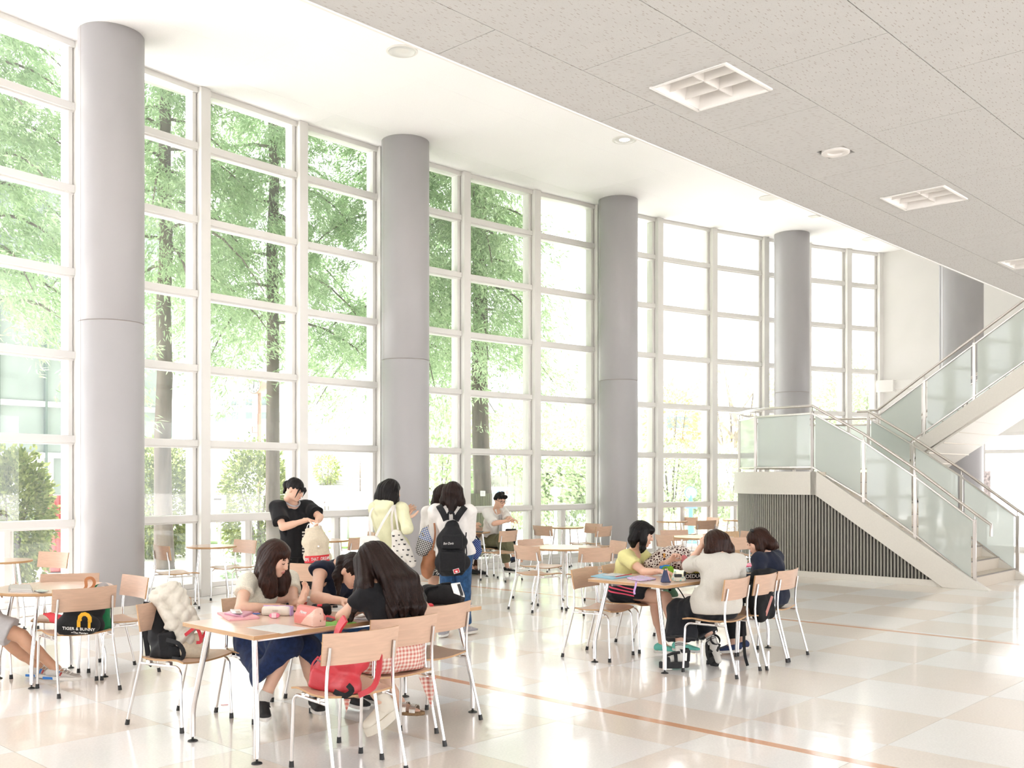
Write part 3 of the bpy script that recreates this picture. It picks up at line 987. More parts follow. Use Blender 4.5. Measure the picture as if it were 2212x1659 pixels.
# foreground table
CH = {}
CH['c1'] = chair_rl(-.905, 5.10, 129.5, 'nearest chair, with the red backpack on its seat')
CH['c2'] = chair_rl(-.73, 5.61, 130, 'chair of the girl in the pink gingham skirt')
CH['c3'] = chair_rl(-.468, 6.185, 143, 'empty chair right of the girl in the gingham skirt')
CH['c4'] = chair_rl(-2.263, 6.79, -27, 'chair at the table end loaded with a black backpack and cream cloth')
CH['c5'] = chair_rl(-1.69, 7.05, -44, 'chair of the girl in the cream lace top')
CH['c6'] = chair_rl(-1.32, 7.48, -44, 'chair of the girl in the navy frilled top')
CH['c7'] = chair(-1.93, 9.62, 70, 'empty chair in front of the girl packing the drawstring bag')
# left round table
CH['c8'] = chair_rl(-3.242, 7.157, 132.5, 'chair holding the black printed shoulder bag')
CH['c9'] = chair(-3.69, 8.28, -78, 'empty chair on the far side of the left round table')
CH['c10'] = chair(-3.20, 8.12, -134, 'empty chair at the right of the left round table, by the first column')
CH['c11'] = chair(-5.05, 10.75, -116, 'sunlit chair by the window at the far left')
CH['c12'] = chair(-4.08, 12.05, 42, 'chair by the window between the first column and the post')
CH['c13'] = chair(-3.56, 12.9, -128, 'sunlit chair behind the girl in the cream lace top')
CH['c15'] = chair(-2.20, 13.7, 150, 'chair half hidden by the white bag of the hoodie girl')
CH['c15b'] = chair(-2.22, 14.75, 200, 'chair by the window behind the hoodie girl')
CH['man'] = chair(-.35, 16.35, -35, 'chair the man in glasses sits on')
CH['c16'] = chair(-.17, 15.4, 144, 'empty chair in front of the man in glasses')
CH['c16b'] = chair(.34, 13.05, -48, 'chair on the far left of the large middle round table')
CH['c17'] = chair(.285, 12.0, 40, 'empty chair left of the large middle round table')
CH['c18'] = chair(.93, 11.75, 112, 'empty chair in front of the large middle round table')
CH['c19'] = chair(1.22, 12.72, 200, 'sunlit chair right of the large middle round table')
CH['c20'] = chair(.62, 16.95, 42, 'chair left of the small round table by the third column')
CH['c22'] = chair(1.32, 17.55, 215, 'sunlit chair by the window right of its small round table')
CH['c23'] = chair(1.42, 16.75, 140, 'chair against the foot of the third column')
CH['c25'] = chair(3.50, 20.35, 225, 'sunlit chair behind the small table near the blue street sign')
CH['c26'] = chair(3.62, 19.1, 115, 'chair in front of the small table near the stair base')
CH['c26b'] = chair(3.95, 20.3, 200, 'chair half hidden behind the chair near the stair base')
CH['c29'] = chair(2.28, 14.15, 25, 'chair left of the round table before the ribbed base')
CH['c30'] = chair(2.55, 15.35, -75, 'chair behind the round table before the ribbed base')
CH['c31'] = chair(3.46, 15.0, 205, 'chair with the brown paper bag, before the ribbed base')
CH['c32'] = chair(3.02, 13.75, 125, 'chair just left of the woman in black')
# right study table
CH['c33'] = chair_rl(.69, 9.18, -34, 'empty chair at the near left of the right-hand study table')
CH['c34'] = chair_rl(1.00, 9.62, -34, 'chair of the girl in the yellow t-shirt')
CH['c35'] = chair_rl(1.42, 9.98, -36, 'chair with the small green bag on its seat')
CH['c36'] = chair_rl(1.762, 7.85, 142, 'chair of the woman in the white cardigan')
CH['c37'] = chair_rl(2.09, 8.21, 143, 'chair hung with a black jacket, middle of the row of three')
CH['c38'] = chair_rl(2.375, 8.58, 143, 'chair of the woman in the black top')
for c in list(cp.children_recursive): bpy.data.objects.remove(c)
bpy.data.objects.remove(cp)
# ================================================================== the campus outside the glass
GZ = -.06
gm = MB(); gm.obox((-70, 2, GZ - .1), (160, 0, 0), (0, 110, 0), (0, 0, .1))
tag(gm.build('ground', MAT['ground']), kind='structure', label='pale paved ground outside the windows')
def leafmat(name, c1, c2, tl=.7):
    m = bpy.data.materials.new(name); m.use_nodes = True
    nd, ln = nodes(m); nd.remove(nd['Principled BSDF'])
    geo = nd.new('ShaderNodeNewGeometry')
    mx = nd.new('ShaderNodeMix'); mx.data_type = 'RGBA'
    mx.inputs[6].default_value = (*c1, 1); mx.inputs[7].default_value = (*c2, 1)
    ln.new(geo.outputs['Random Per Island'], mx.inputs[0])
    d = nd.new('ShaderNodeBsdfDiffuse'); t = nd.new('ShaderNodeBsdfTranslucent'); s = nd.new('ShaderNodeMixShader'); s.inputs[0].default_value = tl
    ln.new(mx.outputs[2], d.inputs[0]); ln.new(mx.outputs[2], t.inputs[0])
    ln.new(d.outputs[0], s.inputs[1]); ln.new(t.outputs[0], s.inputs[2]); ln.new(s.outputs[0], nd['Material Output'].inputs[0])
    return m
MAT['leaf'] = leafmat('feathery_leaf', (.30, .42, .25), (.54, .68, .43))
MAT['leaf2'] = leafmat('shrub_leaf', (.13, .19, .06), (.40, .45, .17))
MAT['leaf3'] = leafmat('broad_leaf', (.40, .49, .32), (.62, .71, .50))
MAT['leaf4'] = leafmat('autumn_leaf', (.48, .36, .20), (.55, .52, .28))
MAT['bark'] = M('tree_bark', (.13, .108, .09), .9, var=.35, scale=9, stretch=(1, 1, .12), bump=.8, bscale=16)
MAT['guard'] = M('trunk_wrap_slats', (.17, .17, .11), .9, var=.3, scale=30, stretch=(1, 1, .05))
def leaf_mesh(name, pts, dirs, L, W, mat, parent, seed, droop=.35):
    """one slim folded leaf at each point; all joined, nobody could count them"""
    r = np.random.RandomState(seed); n = len(pts)
    d = dirs + r.normal(0, .35, (n, 3)); d[:, 2] -= droop
    d /= np.linalg.norm(d, axis=1)[:, None]
    u = r.normal(0, 1, (n, 3)); s = np.cross(d, u); s /= np.linalg.norm(s, axis=1)[:, None] + 1e-9
    l = L * r.uniform(.6, 1.3, (n, 1)); w_ = W * r.uniform(.7, 1.3, (n, 1))
    v = np.stack([pts, pts + d * l * .5 + s * w_ * .5, pts + d * l, pts + d * l * .5 - s * w_ * .5], 1).reshape(-1, 3)
    me = bpy.data.meshes.new(name)
    me.vertices.add(4 * n); me.loops.add(4 * n); me.polygons.add(n)
    me.vertices.foreach_set('co', v.ravel().astype(np.float32))
    me.loops.foreach_set('vertex_index', np.arange(4 * n, dtype=np.int32))
    me.polygons.foreach_set('loop_start', np.arange(0, 4 * n, 4, dtype=np.int32))
    me.update(); me.materials.append(mat)
    o = bpy.data.objects.new(name, me); C.objects.link(o); attach(o, parent)
    return tag(o, kind='stuff')
def conifer(px, Y, rt, H, z0, R0, n, seed, label, guard=False):
    n = int(n * (1.15 if seed < 4 else 1.35))
    r = np.random.RandomState(seed)
    b = U(px, HY, Y); b.z = GZ
    root = thing('redwood_tree', b, label, 'tree')
    m = MB(); path = [b + V((r.normal(0, .02), r.normal(0, .02), H * k / 12)) for k in range(13)]
    m.tube(path, [rt * (1.12 if k == 0 else 1 - .055 * k) for k in range(13)], 14); m.build('trunk', MAT['bark'], root, smooth=True)
    pts, dr = [], []; bm_ = MB()
    nb = int(46)
    for k in range(nb):
        f = (k + .5) / nb; z = z0 + (H - z0) * f ** 1.1
        ph = k * 2.399 + r.normal(0, .3); L = R0 * (1.05 - .72 * f) * r.uniform(.75, 1.15)
        d = np.array([math.cos(ph), math.sin(ph), .25])
        s0 = np.array([b.x, b.y, z]); pl = [V(s0)]
        for q in range(1, 6):
            t = q / 5
            p = s0 + d * L * t; p[2] += -.75 * L * t * t * (1.2 - f) + .0
            pl.append(V(p))
        bm_.tube(pl, [.035 * (1 - .15 * q) for q in range(6)], 5)
        m_ = int(n / nb)
        t = r.uniform(.12, 1.02, m_) ** .8
        base = s0 + d * (L * t)[:, None]; base[:, 2] -= .75 * L * t * t * (1.2 - f)
        off = r.normal(0, 1, (m_, 3)) * (.10 + .24 * t)[:, None]; off[:, 2] = -np.abs(off[:, 2]) * 1.5
        base += off
        # sprays: several leaflets hang together
        for q in range(12):
            pts.append(base + r.normal(0, .055, (m_, 3))); dr.append(np.tile(d, (m_, 1)) * .6 + r.normal(0, .3, (m_, 3)))
    bm_.build('branches', MAT['bark'], root, smooth=True)
    leaf_mesh('foliage', np.concatenate(pts), np.concatenate(dr), .14, .026, MAT['leaf'], root, seed, .7)
    if guard:
        m = MB(); m.lathe([(rt * 1.12, GZ), (rt * 1.12, 1.25)], (b.x, b.y, 0), 26)
        g_ = m.build('trunk_wrap', MAT['guard'], root, smooth=True)
        m = MB()
        for k in range(30):
            a = 2 * PI * k / 30; m.tube([(b.x + rt * 1.14 * math.cos(a), b.y + rt * 1.14 * math.sin(a), GZ), (b.x + rt * 1.14 * math.cos(a), b.y + rt * 1.14 * math.sin(a), 1.25)], .011, 5)
        tag(m.build('wrap_canes', MAT['guard'], g_, smooth=True), kind='stuff')
    return root
conifer(-30, 15.6, .13, 13, 4.3, 1.9, 5600, 1, 'feathery tree outside the window at the left edge')
conifer(356, 18.0, .165, 14, 5.2, 2.3, 5600, 2, 'feathery tree with thick pale trunk right of the first column')
conifer(590, 20.0, .15, 15, 4.6, 2.3, 6600, 3, 'feathery tree behind the standing girl with tied-up hair')
conifer(868, 20.5, .16, 15, 4.3, 2.3, 6000, 4, 'feathery tree whose trunk hides behind the second column')
conifer(1038, 21.0, .205, 15, 4.5, 1.95, 5800, 5, 'feathery tree with cane-wrapped trunk behind the man in glasses', True)
def shrub(px, Y, zc, rx, rz, n, seed, label, mat='leaf2', L=.10, name='shrub', cat='shrub', stem=True, ry=None, z0=None, W=.05):
    r = np.random.RandomState(seed)
    b = U(px, HY, Y); b.z = GZ
    root = thing(name, b, label, cat)
    ph = r.uniform(0, 2 * PI, n); c = r.uniform(-1, 1, n); s = np.sqrt(1 - c * c)
    d = np.stack([s * np.cos(ph), s * np.sin(ph), c], 1)
    lump = 1 + .13 * np.sin(5 * ph + seed) * np.sin(4 * c + seed) + .08 * np.sin(11 * ph + 7 * c)
    rad = lump * r.uniform(.45, 1.0, n) ** .5
    p = d * rad[:, None] * np.array([rx, ry or rx, rz]) + np.array([b.x, b.y, zc])
    keep = p[:, 2] > GZ + .05
    leaf_mesh('foliage', p[keep], d[keep] * .8, L, W, MAT[mat], root, seed, .1)
    if stem:
        m = MB()
        for k in range(5):
            a = 2 * PI * k / 5 + seed; t = b + V((rx * .5 * math.cos(a), rx * .5 * math.sin(a), zc + rz * .3 - GZ))
            m.tube([b + V((.04 * math.cos(a), .04 * math.sin(a), 0)), b.lerp(t, .5) + V((0, 0, .05)), t], [.035, .025, .01], 6)
        m.build('stems', MAT['bark'], root, smooth=True)
    return root
shrub(20, 15.2, .95, .62, 1.05, 9000, 11, 'rounded green shrub outside at the left edge')
shrub(345, 20.5, 1.05, .70, 1.35, 10500, 12, 'dense shrub behind the pale trunk right of the first column')
shrub(556, 21.0, 1.0, .80, 1.35, 8000, 13, 'tall rounded shrub left of the girl with tied-up hair')
shrub(705, 40, 1.9, .5, .6, 1200, 14, 'small round bush by the outdoor steps', L=.14)
shrub(950, 30, 1.6, 1.3, 2.6, 4500, 15, 'leafy bush right of the second column', 'leaf3', .22, W=.12)
shrub(955, 27, .55, .8, .8, 2600, 16, 'round clipped bush low right of the second column', 'leaf3', .14, W=.09)
shrub(1110, 32, 1.9, 2.3, 2.1, 10500, 17, 'pale green broadleaf tree behind the recycling bin', 'leaf3', .16, 'broadleaf_tree', 'tree', W=.085)
shrub(1215, 34, 2.0, 1.9, 1.9, 11000, 18, 'pale green broadleaf tree above the shed canopy', 'leaf3', .16, 'broadleaf_tree', 'tree', W=.085)
shrub(1455, 31, 1.2, 1.3, 1.5, 8000, 19, 'green bush left of the round street sign', 'leaf3', .13, W=.07)
shrub(1450, 32, 3.3, .9, 1.3, 1500, 20, 'thin orange-tinted tree above the green bush', 'leaf4', .18, 'autumn_tree', 'tree', W=.08)
shrub(1578, 31, 1.3, 1.5, 1.2, 8000, 21, 'green hedge bush left of the stair landing', 'leaf3', .13, W=.07)
shrub(1480, 27, -.1, 1.6, .7, 3000, 22, 'low yellow-green border planting under the street sign', 'leaf4', .12, stem=False, W=.06)
shrub(1590, 34, 4.2, 1.5, 1.6, 1500, 23, 'sparse autumn tree with bare branches left of the fourth column', 'leaf4', .18, 'autumn_tree', 'tree', W=.08)
shrub(1785, 33, 3.2, 1.7, 1.9, 9500, 24, 'bright green tree seen through the second last window', 'leaf3', .15, 'broadleaf_tree', 'tree', W=.08)
shrub(1868, 31, 3.5, 1.5, 2.2, 9500, 25, 'bright green tree seen through the last window', 'leaf3', .15, 'broadleaf_tree', 'tree', W=.08)
shrub(790, 42, 1.3, 1.6, .55, 1500, 26, 'low yellowish border planting beside the sapling', 'leaf4', .14, stem=False, W=.07)
shrub(545, 15.6, .0, .45, .32, 900, 27, 'low patch of ground cover by the sunlit window chair', 'leaf', .08, stem=False, W=.04)
# bare branches of the sparse autumn tree
rb = thing('bare_tree', U(1592, HY, 33.5) * 1, 'bare branched trunk inside the sparse autumn tree', 'tree'); rb.location.z = GZ
m = MB(); b = V((rb.location.x, rb.location.y, GZ)); rr = random.Random(3)
m.tube([b, b + UP * 1.5, b + UP * 3.2], [.16, .13, .10], 8)
for k in range(9):
    a = k * 2.4; t = b + UP * (2.0 + .22 * k); e = t + V((1.2 * math.cos(a), .5 * math.sin(a), 1.3 + .1 * k))
    m.tube([t, t.lerp(e, .5) + V((.15 * math.cos(a), 0, -.1)), e], [.06, .045, .02], 6)
m.build('branches', M('pale_bark', (.34, .30, .27), .9, var=.3, scale=9), rb, smooth=True)
# lawns
def lawn(name, pts, label):
    m = MB(); m.prism([V((x, y, GZ)) for x, y in pts], UP * .05)
    tag(m.build(name, MAT['grass']), label, 'grass', kind='stuff')
lawn('lawn', [(-13, 23.5), (-5.5, 24.5), (-5.5, 31), (-14, 31)], 'lawn strip outside behind the small round tables')
lawn('lawn', [(-4.4, 23), (-2.0, 23.5), (-2.0, 27), (-4.6, 27)], 'lawn patch outside left of the second column')
# white campus buildings
MAT['bldg'] = M('white_tile_wall', (.58, .58, .57), .7, var=.04, scale=6)
MAT['bglass'] = M('far_window_glass', (.13, .17, .16), .15, var=.1, scale=2)
def building(name, px0, px1, Y, H, D, label, wins=(), z0=GZ):
    x0 = (px0 - CX) / F * Y; x1 = (px1 - CX) / F * Y
    r_ = thing(name, (x0, Y, z0), label, 'building')
    m = MB(); m.obox((x0, Y, z0), (x1 - x0, 0, 0), (0, D, 0), (0, 0, H)); m.build('walls', MAT['bldg'], r_)
    m = MB(); m.obox((x0 - .15, Y - .2, z0 + H - .25), (x1 - x0 + .3, 0, 0), (0, D + .4, 0), (0, 0, .3)); m.build('parapet', MAT['bldg'], r_)
    for (a, b, c, d) in wins:
        wx0, wx1 = (a - CX) / F * Y, (b - CX) / F * Y
        wz1, wz0 = EYE - (c - HY) / F * Y, EYE - (d - HY) / F * Y
        m = MB(); m.obox((wx0 - .05, Y - .05, wz0 - .05), (wx1 - wx0 + .1, 0, 0), (0, .1, 0), (0, 0, wz1 - wz0 + .1)); o = m.build('window', MAT['bldg'], r_)
        m = MB(); m.obox((wx0, Y - .07, wz0), (wx1 - wx0, 0, 0), (0, .06, 0), (0, 0, wz1 - wz0)); m.build('pane', MAT['bglass'], o)
    return r_
building('campus_building', 452, 648, 46, 4.9, 12, 'white low building with tall windows behind the outdoor clock', [(480, 490, 872, 912), (500, 515, 866, 908), (531, 545, 862, 905), (560, 577, 858, 905), (466, 473, 874, 912), (590, 602, 852, 905)])
building('campus_building', 655, 860, 56, 8.2, 14, 'tall blank white building behind the outdoor steps', [(668, 690, 905, 940)])
building('campus_building', 930, 990, 40, 4.6, 8, 'pale building corner behind the leafy bush')
building('campus_building', 1235, 1560, 48, 5.5, 10, 'long white building seen either side of the third column', [(1395, 1415, 905, 940), (1440, 1500, 900, 925)])
building('campus_building', 1545, 1660, 40, 3.0, 8, 'white low annex left of the stair landing')
building('campus_building', 1980, 2300, 50, 5.5, 10, 'white building beyond the glass doors')
# glass fronted wing at the far left
r_ = thing('glass_building', (-13.4, 20, GZ), 'glass fronted wing with slim white bands at the far left', 'building')
o0 = V((-14.5, 19.5, GZ)); dx = V((.66, .75, 0)) * 8.5; nn = V((.75, -.66, 0))
m = MB(); m.obox(o0, dx, nn * -3, UP * 9.5); m.build('walls', M('glass_front', (.28, .32, .31), .12, var=.08, scale=1.5), r_)
for z in (.9, 2.1, 3.3, 4.5, 5.8, 7.2, 8.6):
    m = MB(); m.obox(o0 + UP * z, dx, nn * .08, UP * .13); m.build('band', MAT['bldg'], r_)
for k in range(9):
    m = MB(); m.obox(o0 + dx * (k / 8.0), dx.normalized() * .05, nn * .10, UP * 9.5); m.build('mullion', MAT['bglass'], r_)
m = MB(); m.obox(o0 + dx * .45 + UP * 1.0 + nn * .02, dx * .2, nn * .03, UP * 1.1); m.build('blind', MAT['bldg'], r_)
# red vending cabinet
MAT['redpaint'] = M('red_paint', (.42, .05, .05), .4, var=.05)
p = U(128, HY, 17.5); p.z = 0
r_ = thing('vending_cabinet', (p.x, p.y, GZ), 'red vending cabinet outside, left of the first column', 'vending machine')
m = MB(); m.box((p.x, p.y, .62), (.15, .30, .66)); m.build('body', MAT['redpaint'], r_, bevel=.02)
m = MB(); m.box((p.x - .02, p.y - .305, .75), (.10, .01, .42)); m.build('door', MAT['redpaint'], r_, bevel=.01)
m = MB(); m.box((p.x + .06, p.y - .32, .70), (.012, .012, .08)); m.build('handle', MAT['steel'], r_, bevel=.003)
# text helper: flat lettering, thin solid
def text(name, s, size, o, xd, yd, mat, parent=None, ext_=.0006, align='CENTER', sx=1.0):
    cu = bpy.data.curves.new(name, 'FONT'); cu.body = s; cu.size = size; cu.extrude = ext_; cu.align_x = align; cu.align_y = 'CENTER'; cu.resolution_u = 3
    tmp = bpy.data.objects.new(name, cu); C.objects.link(tmp)
    dg = bpy.context.evaluated_depsgraph_get()
    me = bpy.data.meshes.new_from_object(tmp.evaluated_get(dg))
    bpy.data.objects.remove(tmp); bpy.data.curves.remove(cu)
    xd, yd = V(xd).normalized(), V(yd).normalized(); zd = xd.cross(yd)
    mt = Matrix((xd * sx, yd, zd)).transposed().to_4x4(); mt.translation = V(o)
    me.transform(mt); me.materials.clear(); me.materials.append(mat)
    ob = bpy.data.objects.new(name, me); C.objects.link(ob); attach(ob, parent)
    return ob
MAT['ink'] = M('black_ink', (.02, .02, .022), .6, var=0)
MAT['paper'] = M('white_paper', (.83, .83, .82), .7, var=.015, scale=40)
MAT['postbrown'] = M('brown_post_paint', (.34, .21, .17), .5, var=.05)
# outdoor clock on its post
c = U(549, 833, 27); 
r_ = thing('outdoor_clock', (c.x + .1, c.y + .1, GZ), 'round outdoor clock on a slim brown post, seen through the glass', 'clock')
m = MB(); m.tube([(c.x + .12, c.y + .1, GZ), (c.x + .12, c.y + .1, c.z - .15)], .05, 10); m.build('post', MAT['postbrown'], r_, smooth=True)
fn = V((-.42, -.91, 0)).normalized(); fx = V((.91, -.42, 0)).normalized()
Rk = Matrix((fx, UP.cross(fx) * 1.0, UP)).transposed()
Rk = Matrix((fx, UP, -fn)).transposed() if fx.cross(UP).dot(-fn) > 0 else Matrix((fx, UP, fn)).transposed()
dz_ = Rk @ V((0, 0, 1)); sg = 1 if dz_.dot(fn) > 0 else -1
m = MB(); m.lathe([(.215, -.26 * sg), (.225, -.24 * sg), (.225, 0), (.205, .012 * sg), (.205, .004 * sg)], c, 32, Rk); m.build('case', MAT['postbrown'], r_, smooth=True)
m = MB(); m.lathe([(.0005, .006 * sg), (.204, .006 * sg)], c, 32, Rk, cap=False); m.build('dial', M('dial_enamel', (.50, .51, .52), .4, var=.01), r_)
for k in range(1, 13):
    t = PI / 2 - k * PI / 6
    text('numeral', str(k), .075, c + fx * .155 * math.cos(t) + UP * .155 * math.sin(t) + fn * .008, fx, UP, MAT['ink'], r_)
for L, t, w_ in ((.10, math.radians(90 - 195 ), .014), (.15, math.radians(90 - 2), .010)):
    d = fx * math.cos(t) + UP * math.sin(t); s_ = fx * -math.sin(t) + UP * math.cos(t)
    m = MB(); m.obox(c + fn * .010 - s_ * w_ / 2 - d * .02, d * L, s_ * w_, fn * .003); m.build('hand', MAT['ink'], r_)
# floodlight on a pole in front of it
c = U(541, 914, 26)
r_ = thing('speaker_horn', (c.x + .2, c.y, GZ), 'grey horn fixture on a brown pole under the outdoor clock', 'fixture')
m = MB(); q = [V((c.x - .16, c.y - .1, c.z + .05)), V((c.x + .16, c.y - .1, c.z + .05)), V((c.x + .12, c.y - .1, c.z - .09)), V((c.x - .08, c.y - .1, c.z - .09))]; m.prism(q, V((0, .2, 0))); m.build('horn', MAT['column'], r_, bevel=.01)
m = MB(); m.tube([(c.x + .21, c.y, GZ), (c.x + .21, c.y, c.z + .25)], .035, 8); m.build('pole', MAT['postbrown'], r_, smooth=True)
m = MB(); m.tube([(c.x + .05, c.y, c.z - .09), (c.x + .05, c.y, c.z - .25), (c.x + .2, c.y, c.z - .25)], .018, 6); m.build('bracket', MAT['postbrown'], r_, smooth=True)
# letterbox
c = U(474, 1085, 19)
r_ = thing('letterbox', (c.x, c.y, GZ), 'grey letterbox on a post beyond the small round table', 'letterbox')
m = MB(); m.box((c.x, c.y, c.z), (.10, .12, .14)); m.build('box', MAT['column'], r_, bevel=.008)
m = MB(); m.box((c.x, c.y, c.z / 2 - .1), (.03, .03, c.z / 2 + .04)); m.build('post', MAT['column'], r_)
m = MB(); m.box((c.x, c.y - .122, c.z + .06), (.07, .006, .012)); m.build('slot', MAT['dark'], r_)
# outdoor stair of shallow steps
r_ = thing('outdoor_steps', U(703, 1078, 40), 'flight of grey outdoor steps behind the drawstring bag', 'steps')
MAT['step_g'] = M('grey_stone', (.42, .41, .40), .8, var=.1)
for k in range(8):
    Yk = 38 + k * .34; zk = EYE - (1078 - HY) / F * 38
    m = MB(); m.obox((-7.75, Yk, zk + k * .085 - .1), (1.05, 0, 0), (0, .36, 0), (0, 0, .085 + .1)); m.build('step', MAT['step_g'], r_, bevel=.008)
m = MB(); m.obox((-7.8, 40.7, zk + .68), (1.0, 0, 0), (0, .1, 0), (0, 0, .22)); m.build('top_wall', MAT['step_g'], r_)
# sign plinth, like a lectern
c = U(729, 1088, 26)
r_ = thing('map_stand', (c.x, c.y, GZ), 'slanted outdoor information stand behind the drawstring bag', 'stand')
m = MB(); m.prism([c + V((-.32, -.15, -.06)), c + V((.32, -.15, -.06)), c + V((.24, .15, .13)), c + V((-.24, .15, .13))], V((0, -.03, .04))); m.build('panel', M('map_print', (.62, .66, .52), .5, var=.2, scale=12), r_)
for s_ in (-1, 1):
    m = MB(); m.box((c.x + s_ * .28, c.y, (c.z + GZ) / 2 - .05), (.03, .03, (c.z - GZ) / 2)); m.build('post', MAT['column'], r_)
# small roundel signs
def roundel(px, py, Y, r0, label, post, txt, conecol=None):
    c = U(px, py, Y); r_ = thing('street_sign', (c.x, c.y, GZ), label, 'sign')
    R9 = Matrix.Rotation(PI / 2, 3, 'X')
    m = MB(); m.lathe([(r0 * .2, -.03), (r0, -.03), (r0, .03), (r0 * .93, .035)], c, 28, R9); m.build('rim', conecol or MAT['column'], r_, smooth=True)
    m = MB(); m.lathe([(.001, .040), (r0 * .86, .040)], c, 28, R9, cap=False); m.lathe([(r0 * .86, .040), (r0 * .86, .03)], c, 28, R9, cap=False); m.build('face', MAT['paper'], r_)
    if txt: text('lettering', txt, r0 * .55, c + V((0, -.045, 0)), (1, 0, 0), (0, 0, 1), MAT['column'], r_)
    m = MB(); m.lathe(post, (c.x, c.y, GZ), 16); m.build('post', conecol or MAT['column'], r_, smooth=True)
    return r_, c
MAT['teal'] = M('teal_paint', (.06, .20, .21), .5, var=.05)
roundel(728, 1013, 41, .17, 'small round sign on a tapered post above the outdoor steps', [(.12, .9), (.05, 1.25), (.045, 2.0)], '')
roundel(1200, 1062, 27, .14, 'small round sign on a dark post left of the third column', [(.12, 0), (.10, .02), (.045, .25), (.04, 1.2)], '')
r_, c = roundel(1492, 1064, 25, .155, 'round white sign on a teal base, near the window right of the third column', [(.20, 0), (.20, .06), (.13, .07), (.06, .62), (.05, 1.2)], 'P', MAT['teal'])
m = MB(); m.box((c.x, c.y - .06, c.z - .34), (.15, .02, .06)); bs = m.build('plate', M('blue_plate', (.08, .22, .62), .4, var=0), r_, bevel=.004)
# sapling with two stakes
tr = MB(); tz = EYE - (1078 - HY) / F * 38 + .62
tr.obox((-8.3, 40.75, GZ), (9, 0, 0), (0, 6, 0), (0, 0, tz - GZ)); tr.obox((-6.68, 37.9, GZ), (4.2, 0, 0), (0, 2.85, 0), (0, 0, 1.06 - GZ))
tag(tr.build('terrace', MAT['ground']), kind='structure', label='raised paved terrace beside the outdoor steps')
r_ = thing('sapling', U(778, 1062, 38), 'thin staked sapling outside left of the second column', 'tree')
b = U(778, 1062, 38); m = MB(); m.tube([b, b + UP * .7, b + UP * 1.25], [.03, .022, .01], 6)
for k in range(8): m.tube([b + UP * (.5 + .09 * k), b + UP * (.6 + .09 * k) + V((.14 * (-1) ** k, .05, .05))], .008, 4)
m.build('stem', MAT['bark'], r_, smooth=True)
for s_ in (-1, 1):
    m = MB(); m.tube([b + V((s_ * .2, 0, 0)), b + V((s_ * .10, 0, .5))], .025, 6); m.build('stake', MAT['column'], r_, smooth=True)
m = MB(); m.tube([b + V((-.16, 0, .5)), b + V((.16, 0, .5))], .022, 6); m.build('crossbar', MAT['column'], r_, smooth=True)
# recycling bin: long rounded hood with five coloured slots
c = U(1077, 1072, 25.5)
r_ = thing('recycling_bin', (c.x, c.y, GZ), 'long white recycling bin with five coloured slots behind the man', 'bin')
pr = [(-.30, -1.2), (-.30, .02), (-.27, .15), (-.20, .21), (.25, .24), (.30, .15), (.30, -1.2)]
m = MB(); m.loft([[V((c.x - .31, c.y + y, c.z + z)) for y, z in pr], [V((c.x + .31, c.y + y, c.z + z)) for y, z in pr]]); m.build('hood', M('bin_plastic', (.50, .50, .49), .4, var=.02), r_, bevel=.03, seg=3)
for k, col in enumerate(((.3, .3, .3), (.15, .45, .2), (.1, .25, .6), (.2, .35, .7), (.65, .12, .12))):
    m = MB(); m.box((c.x - .24 + k * .115, c.y - .300, c.z + .11), (.024, .02, .045), Matrix.Rotation(-.6, 3, 'X')); m.build('slot', M('bin_slot', col, .5, var=0), r_)
# notice tied to the wrapped trunk
c = U(1043, 1066, 20.74)
r_ = tag(MB().box(c, (.052, .003, .055)).build('paper_notice', MAT['paper']), 'white paper notice tied to the cane-wrapped trunk', 'notice')
for k in range(4): MB().box(c + V((-.004, -.0035, .03 - k * .016)), (.034 - .004 * (k % 2), .0008, .003)).build('text_line', MAT['column'], r_)
# shed, fence and canopy beyond
MAT['shed'] = M('shed_panel', (.34, .335, .32), .7, var=.05, scale=2, stretch=(3, 3, .2))
r_ = thing('storage_shed', U(1225, 1090, 33), 'pale storage shed under a flat canopy, left of the third column', 'shed')
for k in range(5):
    m = MB(); m.obox(U(1166 + k * 23, 1088, 33.5), (.345, 0, 0), (0, .9, 0), (0, 0, 1.0)); m.build('panel', MAT['shed'], r_, bevel=.01)
m = MB(); m.obox(U(1160, 1022, 32.6), (2.6, 0, 0), (0, 1.6, 0), (0, 0, .09)); m.build('canopy', MAT['bldg'], r_)
for px in (1170, 1226, 1290):
    q = U(px, 1022, 32.8); m = MB(); m.tube([(q.x, q.y, GZ), q], .045, 8); m.build('post', MAT['column'], r_, smooth=True)
r_ = thing('boundary_fence', U(1090, 1080, 31), 'pale panel fence behind the recycling bin', 'fence')
for k in range(6):
    m = MB(); m.obox(U(1052 + k * 15, 1086, 30), (.2, 0, 0), (0, .05, 0), (0, 0, .82)); m.build('panel', MAT['shed'], r_, bevel=.006)
